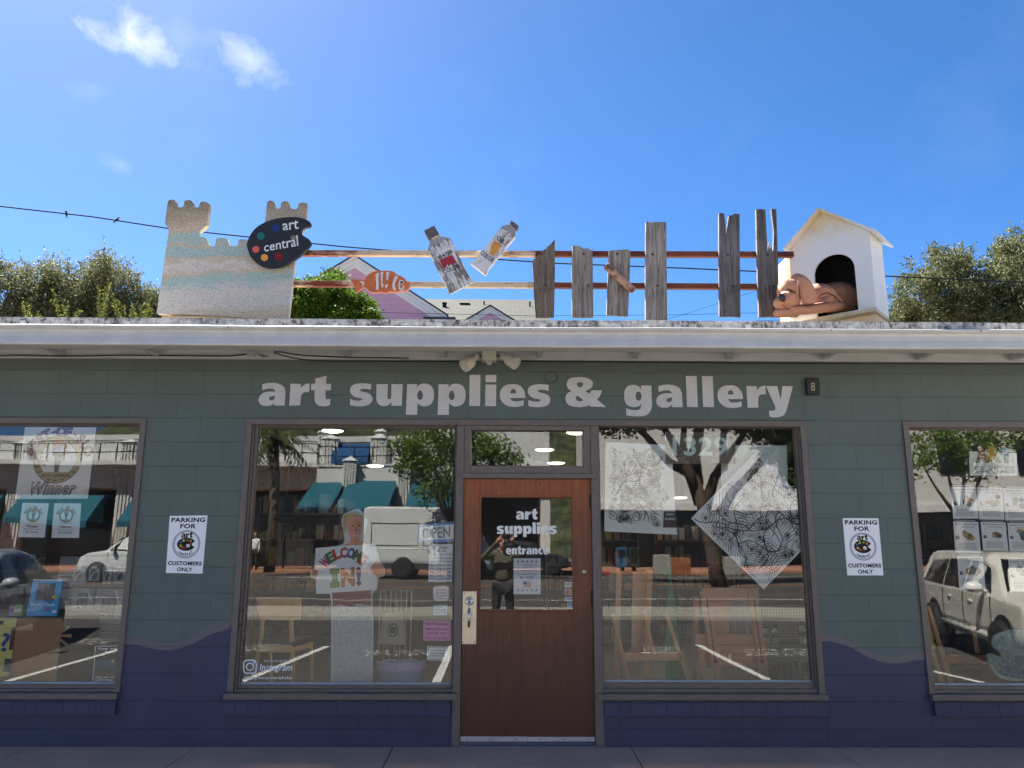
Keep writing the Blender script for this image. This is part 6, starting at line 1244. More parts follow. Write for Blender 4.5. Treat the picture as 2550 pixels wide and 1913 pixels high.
while x < b.x - .05:
    wd = g.uniform(.012, .045); z0 = r7(1100, 1418, PYY).z + g.uniform(0, .02); m.box(x, PYY - .06, z0 - .25, x + wd, PYY - .02, z0 + g.uniform(.06, .17), ink(g.choice([(70, 84, 90), (120, 96, 70), (150, 146, 136), (56, 52, 50), (96, 90, 80)]))); x += wd + .006
m.build('markers', None, pr_)['kind'] = 'stuff'
# white apron and grasses seen between the easel bars
a, b = r7(850, 1010, .95), r7(890, 1185, .95); m = MB(); m.add([(a.x - .1 + .2 * i / 12, .95 + .02 * math.sin(i * 1.9), z) for z in (b.z, (a.z + b.z) / 2, a.z + .1) for i in range(13)], [(r_ * 13 + i, r_ * 13 + i + 1, (r_ + 1) * 13 + i + 1, (r_ + 1) * 13 + i) for r_ in range(2) for i in range(12)]); ap_ = m.build('apron', mat('white_linen', (190, 192, 196), .8), None, True); ap_.modifiers.new('solid', 'SOLIDIFY').thickness = .004; tag(ap_, 'white linen apron hanging behind the studio easel', 'apron')
# -- far right window
c = card(E8, IY, (682, 177), (905, 185), (907, 292), (686, 290)); o = MB().sheet(c, paper((230, 236, 230)), .002)
for ch, u0, u1, ro, col in (('A', .14, .40, -.03, (150, 70, 66)), ('R', .40, .64, .12, (214, 166, 60)), ('T', .66, .9, -.02, (90, 168, 176))): 
    o.text(c, ch, u0 - .012, .55 + ro * .4, u1 + .012, 1.24 + ro * .4, .0015, INK, .06); o.text(c, ch, u0, .58 + ro * .4, u1, 1.2 + ro * .4, .0025, ink(col), .05)
o.text(c, 'CLASSES', .08, .12, .96, .42, .0015, ink((70, 72, 74)), .03); o.text(c, 'CLASSES', .085, .13, .955, .41, .0025, paper((196, 204, 198)), -.004); tag(o.build('classes_sign'), 'hand cut sign reading art classes above the grid of flyers', 'sign')
FLY = [([(597, 333), (713, 333), (726, 492), (608, 492)], 'SLO DRAWS: Figure Drawing', 'figure drawing'), ([(718, 333), (836, 335), (848, 497), (730, 495)], 'Creativity Days with', 'creativity days'), ([(840, 338), (960, 340), (972, 500), (853, 500)], 'Beginning Watercolor', 'beginning watercolor'), ([(607, 493), (724, 496), (738, 652), (618, 650)], 'Elements of Art for Tweens', 'elements of art'), ([(735, 497), (852, 500), (866, 642), (748, 640)], 'Oil Painting: Realism', 'oil painting'), ([(861, 501), (980, 503), (990, 645), (872, 643)], 'Quilt Workshop', 'workshop'), ([(625, 655), (745, 657), (760, 822), (637, 820)], 'Cherry & Honey Floral', 'floral'), ([(865, 670), (985, 672), (996, 834), (878, 832)], 'Intro to Ink', 'ink drawing')]
for i, (P, t_, lab) in enumerate(FLY):
    c = card(E8, IY, *P); o = MB().sheet(c, paper((243, 245, 248)), .0012); g = random.Random(40 + i)
    o.quad(c, 0, .93, 1, 1, .001, INK); lines(o, c, .05, .95, .95, .98, 1, WP, .018, .0016, i); o.text(c, t_, .06, .83, .94, .88, .0012, INK, .015); o.text(c, 'Beth Cunningham' if i > 5 else 'with Caroline' if i in (3, 4, 5) else 'Sundays', .3, .75, .85, .8, .0012, BLUEI, .0, .3)
    for k in range(5 if i not in (4,) else 3):
        o.disc(c, g.uniform(.4, .8), g.uniform(.42, .66), g.uniform(.08, .16), g.uniform(.05, .11), .0012 + k * .0002, ink(g.choice([(120, 130, 110), (150, 100, 80), (90, 120, 150), (70, 100, 80), (190, 150, 90), (90, 90, 100)])), 12)
    o.disc(c, .13, .45, .075, .055, .0014, INK, 14); o.disc(c, .15, .46, .03, .022, .0018, WP, 10); lines(o, c, .12, .88, .08, .3, 5, GREYI, .014, .0012, i + 9); tag(o.build('class_flyer'), 'white class flyer headed %s in the grid by the parked car reflection' % lab, 'flyer', 'class flyers in the window')
def splat():
    t = NT('paint_crusted_palette'); a = t.n('ShaderNodeTexVoronoi', {'Vector': t.pos(), 'Scale': 22.0}).outputs['Color']; n = t.noise(30, 6, .75, vec=t.pos()); b = t.n('ShaderNodeTexNoise', {'Vector': t.pos(), 'Scale': 7.0, 'Detail': 6.0, 'Roughness': .8, 'Distortion': 1.5}).outputs['Color']
    h = t.n('ShaderNodeHueSaturation', {'Color': t.mix(.45, b, a), 'Saturation': .75, 'Value': .55}).outputs[0]
    return t.out(t.pbr(t.mix(t.ramp(n, [(.5, 0.0), (.62, 1.0)]), t.mix(.4, h, lin((110, 150, 156))), lin((176, 184, 182))), .5, 0, n, .6, .01))
po = smoothpath('790,1070! 800,1040 840,1020 900,1012 970,1020 1040,1060 1070,1120 1050,1190 1000,1230 930,1248 860,1246 815,1225 780,1175 766,1140 772,1125 790,1122 815,1136 830,1138! 828,1120 800,1095', lambda x, y: at(*E8(x, y), .22), 4); tag(bevel(MB().slab([po], (0, .02, 0)).build('paint_palette', splat()), .004, 2), 'big paint crusted palette board leaning at the window foot', 'palette')
e = empty('easel', at(*E8(560, 1240), .7), 'low beech easel with a yellow strut beside the paint crusted palette', 'easel', 'wooden easels in the windows'); e.location.z = .03
e8 = lambda x, y, Y=.7: at(*E8(x, y), Y)
for nm, x0, y0, x1, y1, w_, mm in (('leg', 490, 900, 620, 1330, .035, WOOD), ('leg', 478, 1010, 580, 1330, .035, WOOD), ('tray', 555, 1148, 830, 1150, .07, WOODD), ('strut', 475, 920, 515, 1100, .03, mat('yellow_strut', (206, 180, 40), .5)), ('mast', 700, 980, 722, 1120, .03, WOOD)): bevel(MB().bar(e8(x0, y0), e8(x1, y1), w_, .022, None, (0, 1, 0)).build(nm, mm, e), .003, 1)
# -- merchandise shelves deeper in the shop
def shelfunit(x0, x1, y, h, lab, seed):
    e = empty('shelf_unit', ((x0 + x1) / 2, y, .03), lab, 'shelf unit', 'shelves inside the shop'); fr = MB(); it = MB(); g = random.Random(seed); SHM_ = mat('dark_shelf_wood', (58, 42, 32), .6)
    fr.box(x0, y + .35, .03, x1, y + .37, h)
    for x in (x0, x1 - .03): fr.box(x, y, .03, x + .03, y + .349, h)
    z = .1
    while z < h - .1:
        fr.box(x0 + .031, y, z, x1 - .031, y + .349, z + .025); x = x0 + .05
        while x < x1 - .12:
            wd = g.uniform(.03, .12); it.box(x, y + g.uniform(.02, .08), z + .026, x + wd, y + .3, z + .026 + g.uniform(.1, .27), ink(g.choice([(84, 66, 50), (40, 46, 58), (104, 98, 86), (70, 36, 32), (44, 58, 50), (30, 30, 34), (110, 92, 50), (90, 90, 92)]))); x += wd + g.uniform(.004, .05)
        z += .36
    fr.build('frame', SHM_, e); it.build('merchandise', SHM_, e)['kind'] = 'stuff'
shelfunit(-3.5, -2.2, 4.6, 2.1, 'tall shelf unit of boxed goods deep behind the oak chair', 11)
tb = empty('tote_bag', at(978, 1607, 1.15), 'pale cloth tote bag with a round dark emblem hanging behind the cutout woman', 'bag'); cB = pcard(1.15, (955, 1528), (1003, 1524), (1009, 1606), (942, 1604)); ob = MB().sheet(cB, paper((188, 184, 172)), .03); ob.disc(cB, .52, .45, .24, .22, .001, ink((70, 84, 80)), 20, .8); ob.disc(cB, .52, .45, .15, .12, .0012, ink((58, 66, 64)), 16); ob.build('body', None, tb); MB().tube([cB.p(.25, 1), cB.p(.3, 1.35), cB.p(.7, 1.35), cB.p(.75, 1)], .008, 6).build('handle', paper((188, 184, 172)), tb, True)
wr_ = empty('wire_rack', at(985, 1640, 1.0), 'chrome wire rack of thin uprights behind the cutout woman', 'rack'); wr_.location.z = .03
rk = MB(); 
for i in range(7): q0_ = at(948 + i * 13, 1470, 1.4); rk.tube([(q0_.x, 1.4, .03), (q0_.x, 1.4, q0_.z)], .007, 6)
q0_, q1_ = at(946, 1470, 1.4), at(1030, 1470, 1.4); rk.tube([q0_, q1_], .008, 6); rk.build('frame', STEEL, wr_)
shelfunit(-7.2, -5.2, 2.6, 2.0, 'dark shelf unit of boxed goods deep behind the banner', 1); shelfunit(-4.9, -3.4, 3.4, 1.5, 'low shelf unit of boxed goods behind the slatted panel', 2); shelfunit(.6, 2.0, 5.2, 1.7, 'shelf unit of boxed goods behind the slim easel', 3); shelfunit(2.3, 3.6, 5.6, 1.7, 'shelf unit of boxed goods deep behind the pegboard', 4); shelfunit(3.9, 5.6, 3.0, 1.9, 'shelf unit of boxed goods behind the class flyers', 5); shelfunit(5.8, 7.4, 2.4, 2.1, 'shelf unit of boxed goods at the far end past the flyers', 6)
LGL = emit('lamp_glow', (255, 240, 214), 1.1); LSH = mat('white_lamp_dome', (120, 116, 108), .5)
for (x, y, Y, lab) in ((829, 1073, 2.2, 'lit ceiling lamp near the top of the pane above the cutout woman'), (934, 1160, 4.0, 'lit ceiling lamp deeper in the shop above the cutout woman'), (714, 1246, 6.5, 'lit ceiling lamp farthest inside, above the oak chair'), (1436, 1077.5, 2.2, 'lit ceiling lamp at the corner of the transom'), (1356, 1120, 3.0, 'lit ceiling lamp in the middle of the transom'), (1385, 1153, 3.8, 'lit ceiling lamp lowest in the transom'), (1692, 1239, 5.6, 'lit ceiling lamp between the two line drawings')):
    p = at(x, y, Y); e = empty('ceiling_lamp', p, lab, 'lamp', 'ceiling lamps in the shop'); MB().lathe(p, [(.0, -.02), (.07, -.018), (.105, -.009), (.118, 0)], 24).build('diffuser', LGL, e, True); ld = bpy.data.lights.new('lamp_light', 'AREA'); ld.shape = 'DISK'; ld.size = .28; ld.energy = 3.0; ld.color = (1, .88, .72); lo_ = bpy.data.objects.new('lamp_light', ld); C.objects.link(lo_); lo_.parent = e; lo_.location = (0, 0, -.012); MB().lathe(p, [(.116, .001), (.114, .01), (.07, .04), (.03, .06), (.012, .09), (.012, max(.1, 2.9 - p.z))], 24).build('shade', LSH, e, True)
# ------------------------------------------------------------------ the street behind the photographer, as the panes mirror it
def mg(px, py, z=-.1):
    d = ray(px, py); p = CPOS + d * ((z - CAM_H) / d.z); return Vector((p.x, .12 - p.y, z))
struct(bevel(MB().box(-60, -12.0, -.16, 60, -10.0, .0).build('pavement_strip', GUT), .02, 2))
struct(bevel(MB().box(-60, -40, -.16, 60, -31.0, .04).build('far_pavement', REDCONC), .02, 2))
mk = MB(); zl = -.0955
def gline(a, b, w, m):
    a, b = Vector(a), Vector(b); d = (b - a); n_ = Vector((-d.y, d.x, 0)).normalized() * w / 2; mk.add([(p.x, p.y, zl) for p in (a - n_, a + n_, b + n_, b - n_)], [(0, 1, 2, 3)], m)
for P in (((37, 1692), (299, 1615)), ((597, 1700), (787, 1622)), ((1085, 1702), (1122, 1622)), ((1750, 1612), (1930, 1702)), ((2317, 1671), (2440, 1700))):
    a, b = mg(*P[0]), mg(*P[1]); dd = (b - a).normalized(); a = a - dd * .3; a.y = min(a.y, -1.8); gline(a, b + dd * .5, .105, LINEW)
for y in (-15.2,): gline((-60, y, 0), (60, y, 0), .12, LINEW)
for y in (-21.3, -21.7): gline((-60, y, 0), (60, y, 0), .11, LINEO)
gline((-60, -27.6, 0), (60, -27.6, 0), .11, LINEW); gline((-60, -25.4, 0), (60, -25.4, 0), .10, LINEO)
g = random.Random(12)
for (x0, y0, x1, y1) in ((900, 1618, 1090, 1634), (600, 1605, 690, 1622), (1600, 1610, 1690, 1628), (1850, 1615, 2010, 1634), (175, 1590, 270, 1604)):     # worn stencilled stall wording, no longer legible
    for r_ in range(3):
        n = 7
        for i in range(n):
            for k in range(2):
                px = x0 + (x1 - x0) * (i + g.random() * .6) / n; py = y0 + (y1 - y0) * (r_ + .2 + g.random() * .5) / 3; a = mg(px, py); an = g.choice((0, .5, -.6, 1.57)); L = g.uniform(.05, .11); gline(a, a + Vector((math.cos(an) * L, math.sin(an) * L, 0)), .03, LINEW)
a = mg(700, 1437); gline(a, a + Vector((2.2, -.1, 0)), .25, LINEW); gline(a + Vector((1.6, .9, 0)), a + Vector((3.2, .2, 0)), .3, LINEW)
struct(mk.build('road_markings'))

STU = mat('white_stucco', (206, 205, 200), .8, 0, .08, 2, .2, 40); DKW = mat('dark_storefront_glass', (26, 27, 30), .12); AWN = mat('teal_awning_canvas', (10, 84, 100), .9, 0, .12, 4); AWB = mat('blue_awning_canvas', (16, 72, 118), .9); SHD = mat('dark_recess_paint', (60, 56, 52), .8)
db = empty('deco_building', (-8, -37, .04), 'white stucco street building with fluted piers and teal awnings, mirrored in the panes', 'building')
FD = 36.0; M5 = lambda x, y, d=FD: mir(*W5(x, y), d)
zt = M5(700, 118).z; x0, x1 = -34.0, mir(1366, 1100, FD).x; y0 = -FD
zb2 = M5(600, 300).z; zb3 = M5(600, 388).z
wl_ = MB(); wl_.box(x0, y0 - 6, zb2 - 1.0, x1, y0 - .3, zt); wl_.box(x0, y0 - .55, zt - .25, x1, y0 - .25, zt + .06); wl_.box(M5(540, 300).x, y0 - .3, zb3 - .6, x1, y0 + 1.3, zb2 + .1); wl_.box(M5(540, 300).x, y0 - .3, zb2 + .1, x1, y0 + 1.36, zb2 + .18)
wl_.box(x0, y0 - 1.2, zt - 1.5, x1, y0 - .28, zt - 1.42).box(x0, y0 - 1.2, zb2 + .1, M5(540, 300).x - .02, y0 + 1.0, zb2 + .35)
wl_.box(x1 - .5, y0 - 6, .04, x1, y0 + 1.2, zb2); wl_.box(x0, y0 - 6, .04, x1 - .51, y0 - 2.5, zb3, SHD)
wl_.box(M5(1170, 300).x, y0 - .28, zb2 - .8, x1, y0 + .9, zt + 1.2); wl_.build('wall', STU, db)
def pier(x, zb_, zt_, yf, w_=.42):
    o = MB(); o.box(x - w_, yf - .5, zb_, x + w_, yf, zt_)
    for k in range(4): o.box(x - w_ + .06 + k * (2 * w_ - .12) / 4, yf, zb_, x - w_ + .06 + (k + .55) * (2 * w_ - .12) / 4, yf + .06, zt_ - .12)
    o.add([(x - w_ - .06, yf - .56, zt_), (x + w_ + .06, yf - .56, zt_), (x + w_ + .06, yf + .1, zt_), (x - w_ - .06, yf + .1, zt_), (x, yf - .25, zt_ + .28)], [(0, 1, 4), (1, 2, 4), (2, 3, 4), (3, 0, 4), (3, 2, 1, 0)]); o.build('pier', STU, db)
for x in (585, 845): pier(M5(x, 150).x, zb2 - .3, M5(x, 128).z, y0 + .1)
for x in (545, 850, 1110): pier(M5(x, 100).x, zt - .5, M5(x, 92).z, y0 - .2, .3)
for x in (715, 1000): pier(M5(x, 400).x, .04, M5(x, 262).z, y0 + 1.75, .36)
for x in (-27, -21, ): pier(x, .04, zt - .5, y0 + .1)
a, b = M5(622, 198), M5(775, 295); MB().box(a.x, y0 - .32, b.z - .4, b.x, y0 - .2, a.z, DKW).box((a.x + b.x) / 2 - .1, y0 - .3, b.z - .4, (a.x + b.x) / 2 + .1, y0 - .16, a.z, mat('grey_door_stile', (120, 124, 130), .5)).build('balcony_door', None, db)
def awning(P0, P1, drop, out, y, m, name='awning'):
    xa, xb = P0; zt_, = P1; o = MB(); o.add([(xa, y, zt_), (xb, y, zt_), (xb, y + out, zt_ - drop), (xa, y + out, zt_ - drop), (xa, y + out, zt_ - drop - .3), (xb, y + out, zt_ - drop - .3), (xa, y, zt_ - drop - .05), (xb, y, zt_ - drop - .05)], [(0, 1, 2, 3), (3, 2, 5, 4), (0, 3, 6), (1, 7, 2)]); o.build(name, m, db)
awning((M5(600, 160).x, M5(797, 160).x), (M5(600, 152).z,), .9, .7, y0 - .2, AWB)
zaw = M5(600, 378).z
awning((M5(520, 400).x, M5(690, 400).x), (zaw,), 1.5, 3.3, y0 + 1.31, AWN); awning((M5(712, 400).x, M5(968, 400).x), (zaw + .05,), 1.55, 3.3, y0 + 1.31, AWN); awning((M5(1045, 400).x, M5(1270, 400).x), (zaw,), 1.5, 3.3, y0 + 1.31, AWN)
for xa, xb in ((-31, -27.5), (-26.4, -22), (-20.4, -17.6)): awning((xa, xb), (zaw - .6,), 1.4, 1.6, y0 + .1, AWN)
rl = MB(); za = M5(400, 272).z
for (xa, xb, yy, zr) in ((x0, M5(540, 300).x, y0 + .95, zb2 + .3), (M5(540, 300).x, M5(1020, 300).x, y0 + 1.25, zb2 + .15)):
    for h in (1.0, .5): rl.box(xa, yy - .03, zr + h, xb, yy + .03, zr + h + .05)
    n = int((xb - xa) / .9)
    for i in range(n + 1): x = xa + (xb - xa) * i / n; rl.box(x - .025, yy - .025, zr, x + .025, yy + .025, zr + 1.0)
rl.build('railing', DARKMETAL, db)
gw = MB(); xa, xb = M5(170, 500).x, M5(700, 500).x; gw.box(xa - 14, y0 - 2.4, .3, x1 - .6, y0 - 2.3, zb3 - .4, DKW)
for i in range(16): x = xa - 6 + i * .95; gw.box(x, y0 - 2.29, .1, x + .07, y0 - 2.2, zb3 - .4, mat('grey_mullion', (96, 98, 100), .5))
for z in (.9, 1.7, 2.5, 3.3): gw.box(xa - 6, y0 - 2.285, z, xb + 1, y0 - 2.21, z + .06, mat('grey_mullion', (96, 98, 100), .5))
gw.build('storefront', None, db)
# far right: plain buildings, shaded shopfronts
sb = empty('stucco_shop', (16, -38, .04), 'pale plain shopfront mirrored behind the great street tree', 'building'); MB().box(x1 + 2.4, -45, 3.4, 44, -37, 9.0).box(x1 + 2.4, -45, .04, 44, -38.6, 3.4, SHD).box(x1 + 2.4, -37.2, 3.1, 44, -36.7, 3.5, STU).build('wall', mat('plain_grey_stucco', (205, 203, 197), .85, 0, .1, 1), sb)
o = MB()
for i in range(9): o.box(x1 + 3.2 + i * 3.6, -38.59, .5, x1 + 6.2 + i * 3.6, -38.5, 3.0, DKW)
o.build('shop_window', None, sb)
for i in range(2, 7): MB().box(x1 + 4 + i * 4.6, -37.0, 5.2, x1 + 5.4 + i * 4.6, -36.94, 7.2, DKW).build('window', None, sb)
hl = MB(); hills = []
for i in range(41):
    x = -160 + i * 8; hills.append((x, -90 - 10 * math.sin(i * .7), 15 + 5 * math.sin(i * .43) + 3 * math.sin(i * 1.3)))
hl.add([(x, y + 35, -.2) for x, y, z in hills] + [(x, y, z) for x, y, z in hills] + [(x, y - 60, -.2) for x, y, z in hills], [(k * 41 + i, k * 41 + i + 1, (k + 1) * 41 + i + 1, (k + 1) * 41 + i) for k in range(2) for i in range(40)])
HILL = NT('wooded_hill'); _hn = HILL.noise(.6, 8, .7, vec=HILL.pos()); struct(hl.build('hills', HILL.out(HILL.pbr(HILL.mix(HILL.ramp(_hn, [(.4, 0.0), (.62, 1.0)]), lin((26, 36, 18)), lin((86, 92, 52))), .95, 0, _hn, 1.0, .8))))

# street trees
def mc(x, y, d, rx, ry):
    p = mir(x, y, d); k = (d + CAM_D) / FPX; return (tuple(p), (rx * k, rx * k, ry * k))
LE = leafmat('feathery_green_leaf', (60, 88, 28), (128, 150, 60), .3); LF_ = leafmat('dark_fig_leaf', (38, 52, 26), (84, 98, 52), .2)
TD = 24.5; t0 = mir(1120, 1420, TD); t0.z = -.1
tree('street_tree', t0, [mc(1070, 1120, TD, 62, 50), mc(1130, 1080, TD, 70, 50), mc(1030, 1160, TD, 45, 40), mc(1110, 1180, TD, 60, 50), mc(1180, 1130, TD, 60, 45), mc(1230, 1120, TD, 55, 32), mc(1010, 1110, TD, 40, 26), mc(1270, 1155, TD, 38, 20), mc(1080, 1230, TD, 40, 22)], 95, 14, .17, .1, .4, LE, 'feathery green street tree mirrored beside the van', 'tree', 21, .13)
TB = 21.0; t1 = mir(1790, 1440, TB); t1.z = -.1; e = empty('fig_tree', t1, 'great spreading fig tree with a forked pale trunk, mirrored above the numerals', 'tree')
m5 = lambda x, y: mir(*R7(x, y), TB); m = MB()
m.tube([t1, m5(705, 800), m5(660, 560), m5(600, 330)], [.3, .23, .2, .18], 14)
for P, r in (([(640, 480), (560, 300), (480, 140), (420, 40)], .22), ([(620, 380), (600, 220), (620, 90), (640, -20)], .26), ([(650, 520), (720, 330), (800, 200), (900, 60)], .22), ([(600, 330), (480, 260), (330, 120), (230, 30)], .2), ([(690, 640), (800, 420), (960, 250), (1120, 90)], .2), ([(560, 300), (540, 180), (560, 20)], .15), ([(760, 300), (740, 160), (770, 0)], .15)): m.tube([m5(*p) + Vector((0, .25 * math.sin(i * 2 + P[0][0]), 0)) for i, p in enumerate(P)], [r * (1 - .2 * i) for i in range(len(P))], 10)
m.build('trunk', mat('pale_fig_bark', (78, 60, 46), .9, 0, .3, 5, .4, 20), e, True)
gN = np.random.default_rng(5); cl_ = [mc(1530, 1040, TB, 70, 45), mc(1610, 1020, TB, 80, 40), mc(1700, 1010, TB, 90, 40), mc(1800, 1020, TB, 90, 45), mc(1900, 1050, TB, 80, 50), mc(1960, 1110, TB, 60, 50), mc(1990, 1180, TB, 40, 40), mc(1480, 1000, TB, 60, 40), mc(1860, 980, TB, 120, 50), mc(1650, 970, TB, 120, 50)]
P_, N_ = sprays(gN, [int(200 * (r[0]*r[1] + r[1]*r[2] + r[0]*r[2]) / 3) for c_, r in cl_], cl_, 12, .17); leafmesh('crown', P_, N_, .095, .5, LF_, e, 3)
t2 = mir(2390, 1440, 22); t2.z = -.1; tree('street_tree', t2, [mc(2330, 1100, 22, 55, 45), mc(2400, 1090, 22, 65, 50), mc(2290, 1150, 22, 40, 30), mc(2430, 1150, 22, 60, 45), mc(2500, 1080, 22, 60, 45)], 95, 14, .16, .085, .45, LE, 'feathery green street tree mirrored above the class flyers', 'tree', 25, .15)
# palm
pd = 29.0; pb = mir(672, 1395, pd); pb.z = .04; pt_ = mir(680, 1095, pd); pe = empty('palm_tree', pb, 'palm with drooping dark fronds mirrored at the window corner', 'tree'); MB().tube([pb, pb.lerp(pt_, .5) + Vector((.15, 0, 0)), pt_], [.26, .22, .26], 12).build('trunk', BARK, pe, True)
fm = MB(); g = random.Random(3)
for i in range(34):
    an = g.uniform(0, 6.283); el = g.uniform(-.5, 1.1); L = g.uniform(1.6, 2.4); d = Vector((math.cos(an) * math.cos(el), math.sin(an) * math.cos(el), math.sin(el))); pts = [pt_ + d * L * t_ + Vector((0, 0, -1.5 * t_ * t_)) for t_ in (0, .25, .5, .75, 1)]; sd_ = Vector((-math.sin(an), math.cos(an), 0))
    for k in range(4):
        for s in (1, -1):
            for t_ in (0, .33, .66): a = pts[k].lerp(pts[k + 1], t_); fm.add([a, a + (pts[k + 1] - pts[k]).normalized() * .12, a + sd_ * s * .42 * (1 - k * .15) + (pts[k + 1] - pts[k]).normalized() * .25 + Vector((0, 0, -.22))], [(0, 1, 2)])
fm.build('crown', leafmat('palm_green', (46, 60, 30), (110, 116, 64), .25), pe)
# dark slatted barriers, planters and boxes on the far pavement
fd = 33.0
for i, (xa, xb) in enumerate(((205, 335), (342, 500))):
    a, b = mir(*W5(xa, 665), fd), mir(*W5(xb, 785), fd); e = empty('barrier', ((a.x + b.x) / 2, a.y, .04), ('dark slatted patio barrier mirrored nearest the window corner', 'dark slatted patio barrier mirrored next to the teal awnings')[i], 'barrier', 'patio barriers'); o = MB()
    for k in range(8): z = .15 + k * (a.z - .2) / 8; o.box(a.x, a.y, z, b.x, a.y + .04, z + (a.z - .2) / 8 - .02, mat('charcoal_slats', (44, 40, 38), .6))
    o.build('slat_panel', None, e)
    for x in (a.x, b.x): MB().box(x - .04, a.y - .03, .04, x + .04, a.y + .07, a.z + .05).build('post', DARKMETAL, e)
b_ = mir(*W5(190, 760), fd); b_.z = .04; tree('potted_bush', b_, [((b_.x, b_.y, 1.3), (.55, .5, .6)), ((b_.x + .2, b_.y, .7), (.45, .4, .5))], 220, 8, .06, .05, .5, LB, 'yellow green bush mirrored at the window corner', 'bush', 31, .05)
ORG = mat('rust_planter_steel', (146, 84, 44), .7, 0, .25, 5); CBL = mat('concrete_block', (150, 146, 138), .85, 0, .12, 3)
for (x0_, y0_, x1_, y1_, nm, mm, lab) in ((390, 755, 480, 812, 'concrete_block', CBL, 'concrete barrier block mirrored before the drawing sheet'), (765, 760, 850, 815, 'concrete_block', CBL, 'concrete barrier block mirrored under the tilted drawing'), (475, 768, 586, 835, 'planter', ORG, 'rust coloured steel planter mirrored between the concrete blocks')):
    a, b = mir(*R7(x0_, y0_), 30), mir(*R7(x1_, y1_), 30); bevel(tag(MB().box(a.x, a.y - .6, -.09, b.x, a.y, a.z).build(nm, mm), lab, nm.replace('_', ' ')), .03, 2)
for k, (x0_, x1_, col, lab) in enumerate(((182, 240, (40, 84, 120), 'blue newspaper box mirrored near the red kerb'), (250, 305, (34, 46, 42), 'dark green newspaper box mirrored near the red kerb'))):
    a, b = mir(*R7(x0_, 715), 32), mir(*R7(x1_, 800), 32); e = empty('newspaper_box', ((a.x + b.x) / 2, a.y, .04), lab, 'newspaper box', 'newspaper boxes'); bevel(MB().box(a.x, a.y - .4, .25, b.x, a.y, a.z, mat('box_paint_%s' % 'ab'[k], col, .4)).build('housing', None, e), .02); MB().box(a.x + .08, a.y + .0006, (a.z + .25) / 2, b.x - .08, a.y + .012, a.z - .12, DKW).build('window', None, e); MB().box(a.x + .15, a.y - .3, .04, b.x - .15, a.y - .1, .25, DARKMETAL).build('pedestal', None, e)
struct(bevel(MB().box(-1, -31.0, -.09, 5, -30.6, .06, mat('red_kerb_paint', (176, 62, 52), .7)).build('red_kerb'), .02))

# ------------------------------------------------------------------ vehicles
TYRE = mat('tyre_rubber', (26, 26, 27), .8); RIM = mat('wheel_rim', (150, 150, 152), .3, .7); CGL = mat('car_window_glass', (22, 25, 28), .06); 
def wheels(e, o3, xs, hw, r):
    for x in xs:
        for s in (1, -1):
            w_ = empty('wheel', (0, 0, 0)); w_.parent = e; w_.location = (x, s * (hw - .02), r); w_['label'] = 'black tyre with a pale metal rim'; del w_['label']
            c0 = wloc(w_); MB().lathe(c0, [(r * .6, -.1), (r * .93, -.11), (r, -.07), (r, .07), (r * .93, .11), (r * .6, .1)], 24, None, (0, 1, 0)).build('tyre', TYRE, w_, True); m = MB().lathe(c0, [(0, .06 * s), (r * .2, .075 * s), (r * .25, .05 * s), (r * .62, .085 * s)], 20, None, (0, 1, 0)); m.build('rim', RIM, w_, True)
def shell(o3, st, hw):
    """body loft along x: st = (x, z_low, z_belt, z_top, half width at belt, half width at top)"""
    vs = []; fs = []; n = 12
    for (x, zl_, zb_, zt_, wb, wt) in st:
        ring = [(wb * .90, zl_), (wb, zl_ + (zb_ - zl_) * .3), (wb * 1.0, zl_ + (zb_ - zl_) * .72), (wb * .975, zb_), (wt * 1.0, zt_ - .05), (wt * .86, zt_)]; ring = ring + [(-a, b) for a, b in ring[::-1]]
        vs += [o3 + Vector((x, a, b)) for a, b in ring]
    for i in range(len(st) - 1):
        for k in range(n): k2 = (k + 1) % n; fs.append((i*n + k, (i+1)*n + k, (i+1)*n + k2, i*n + k2))
    fs.append(tuple(range(n))); fs.append(tuple((len(st)-1)*n + k for k in range(n))[::-1]); return vs, fs
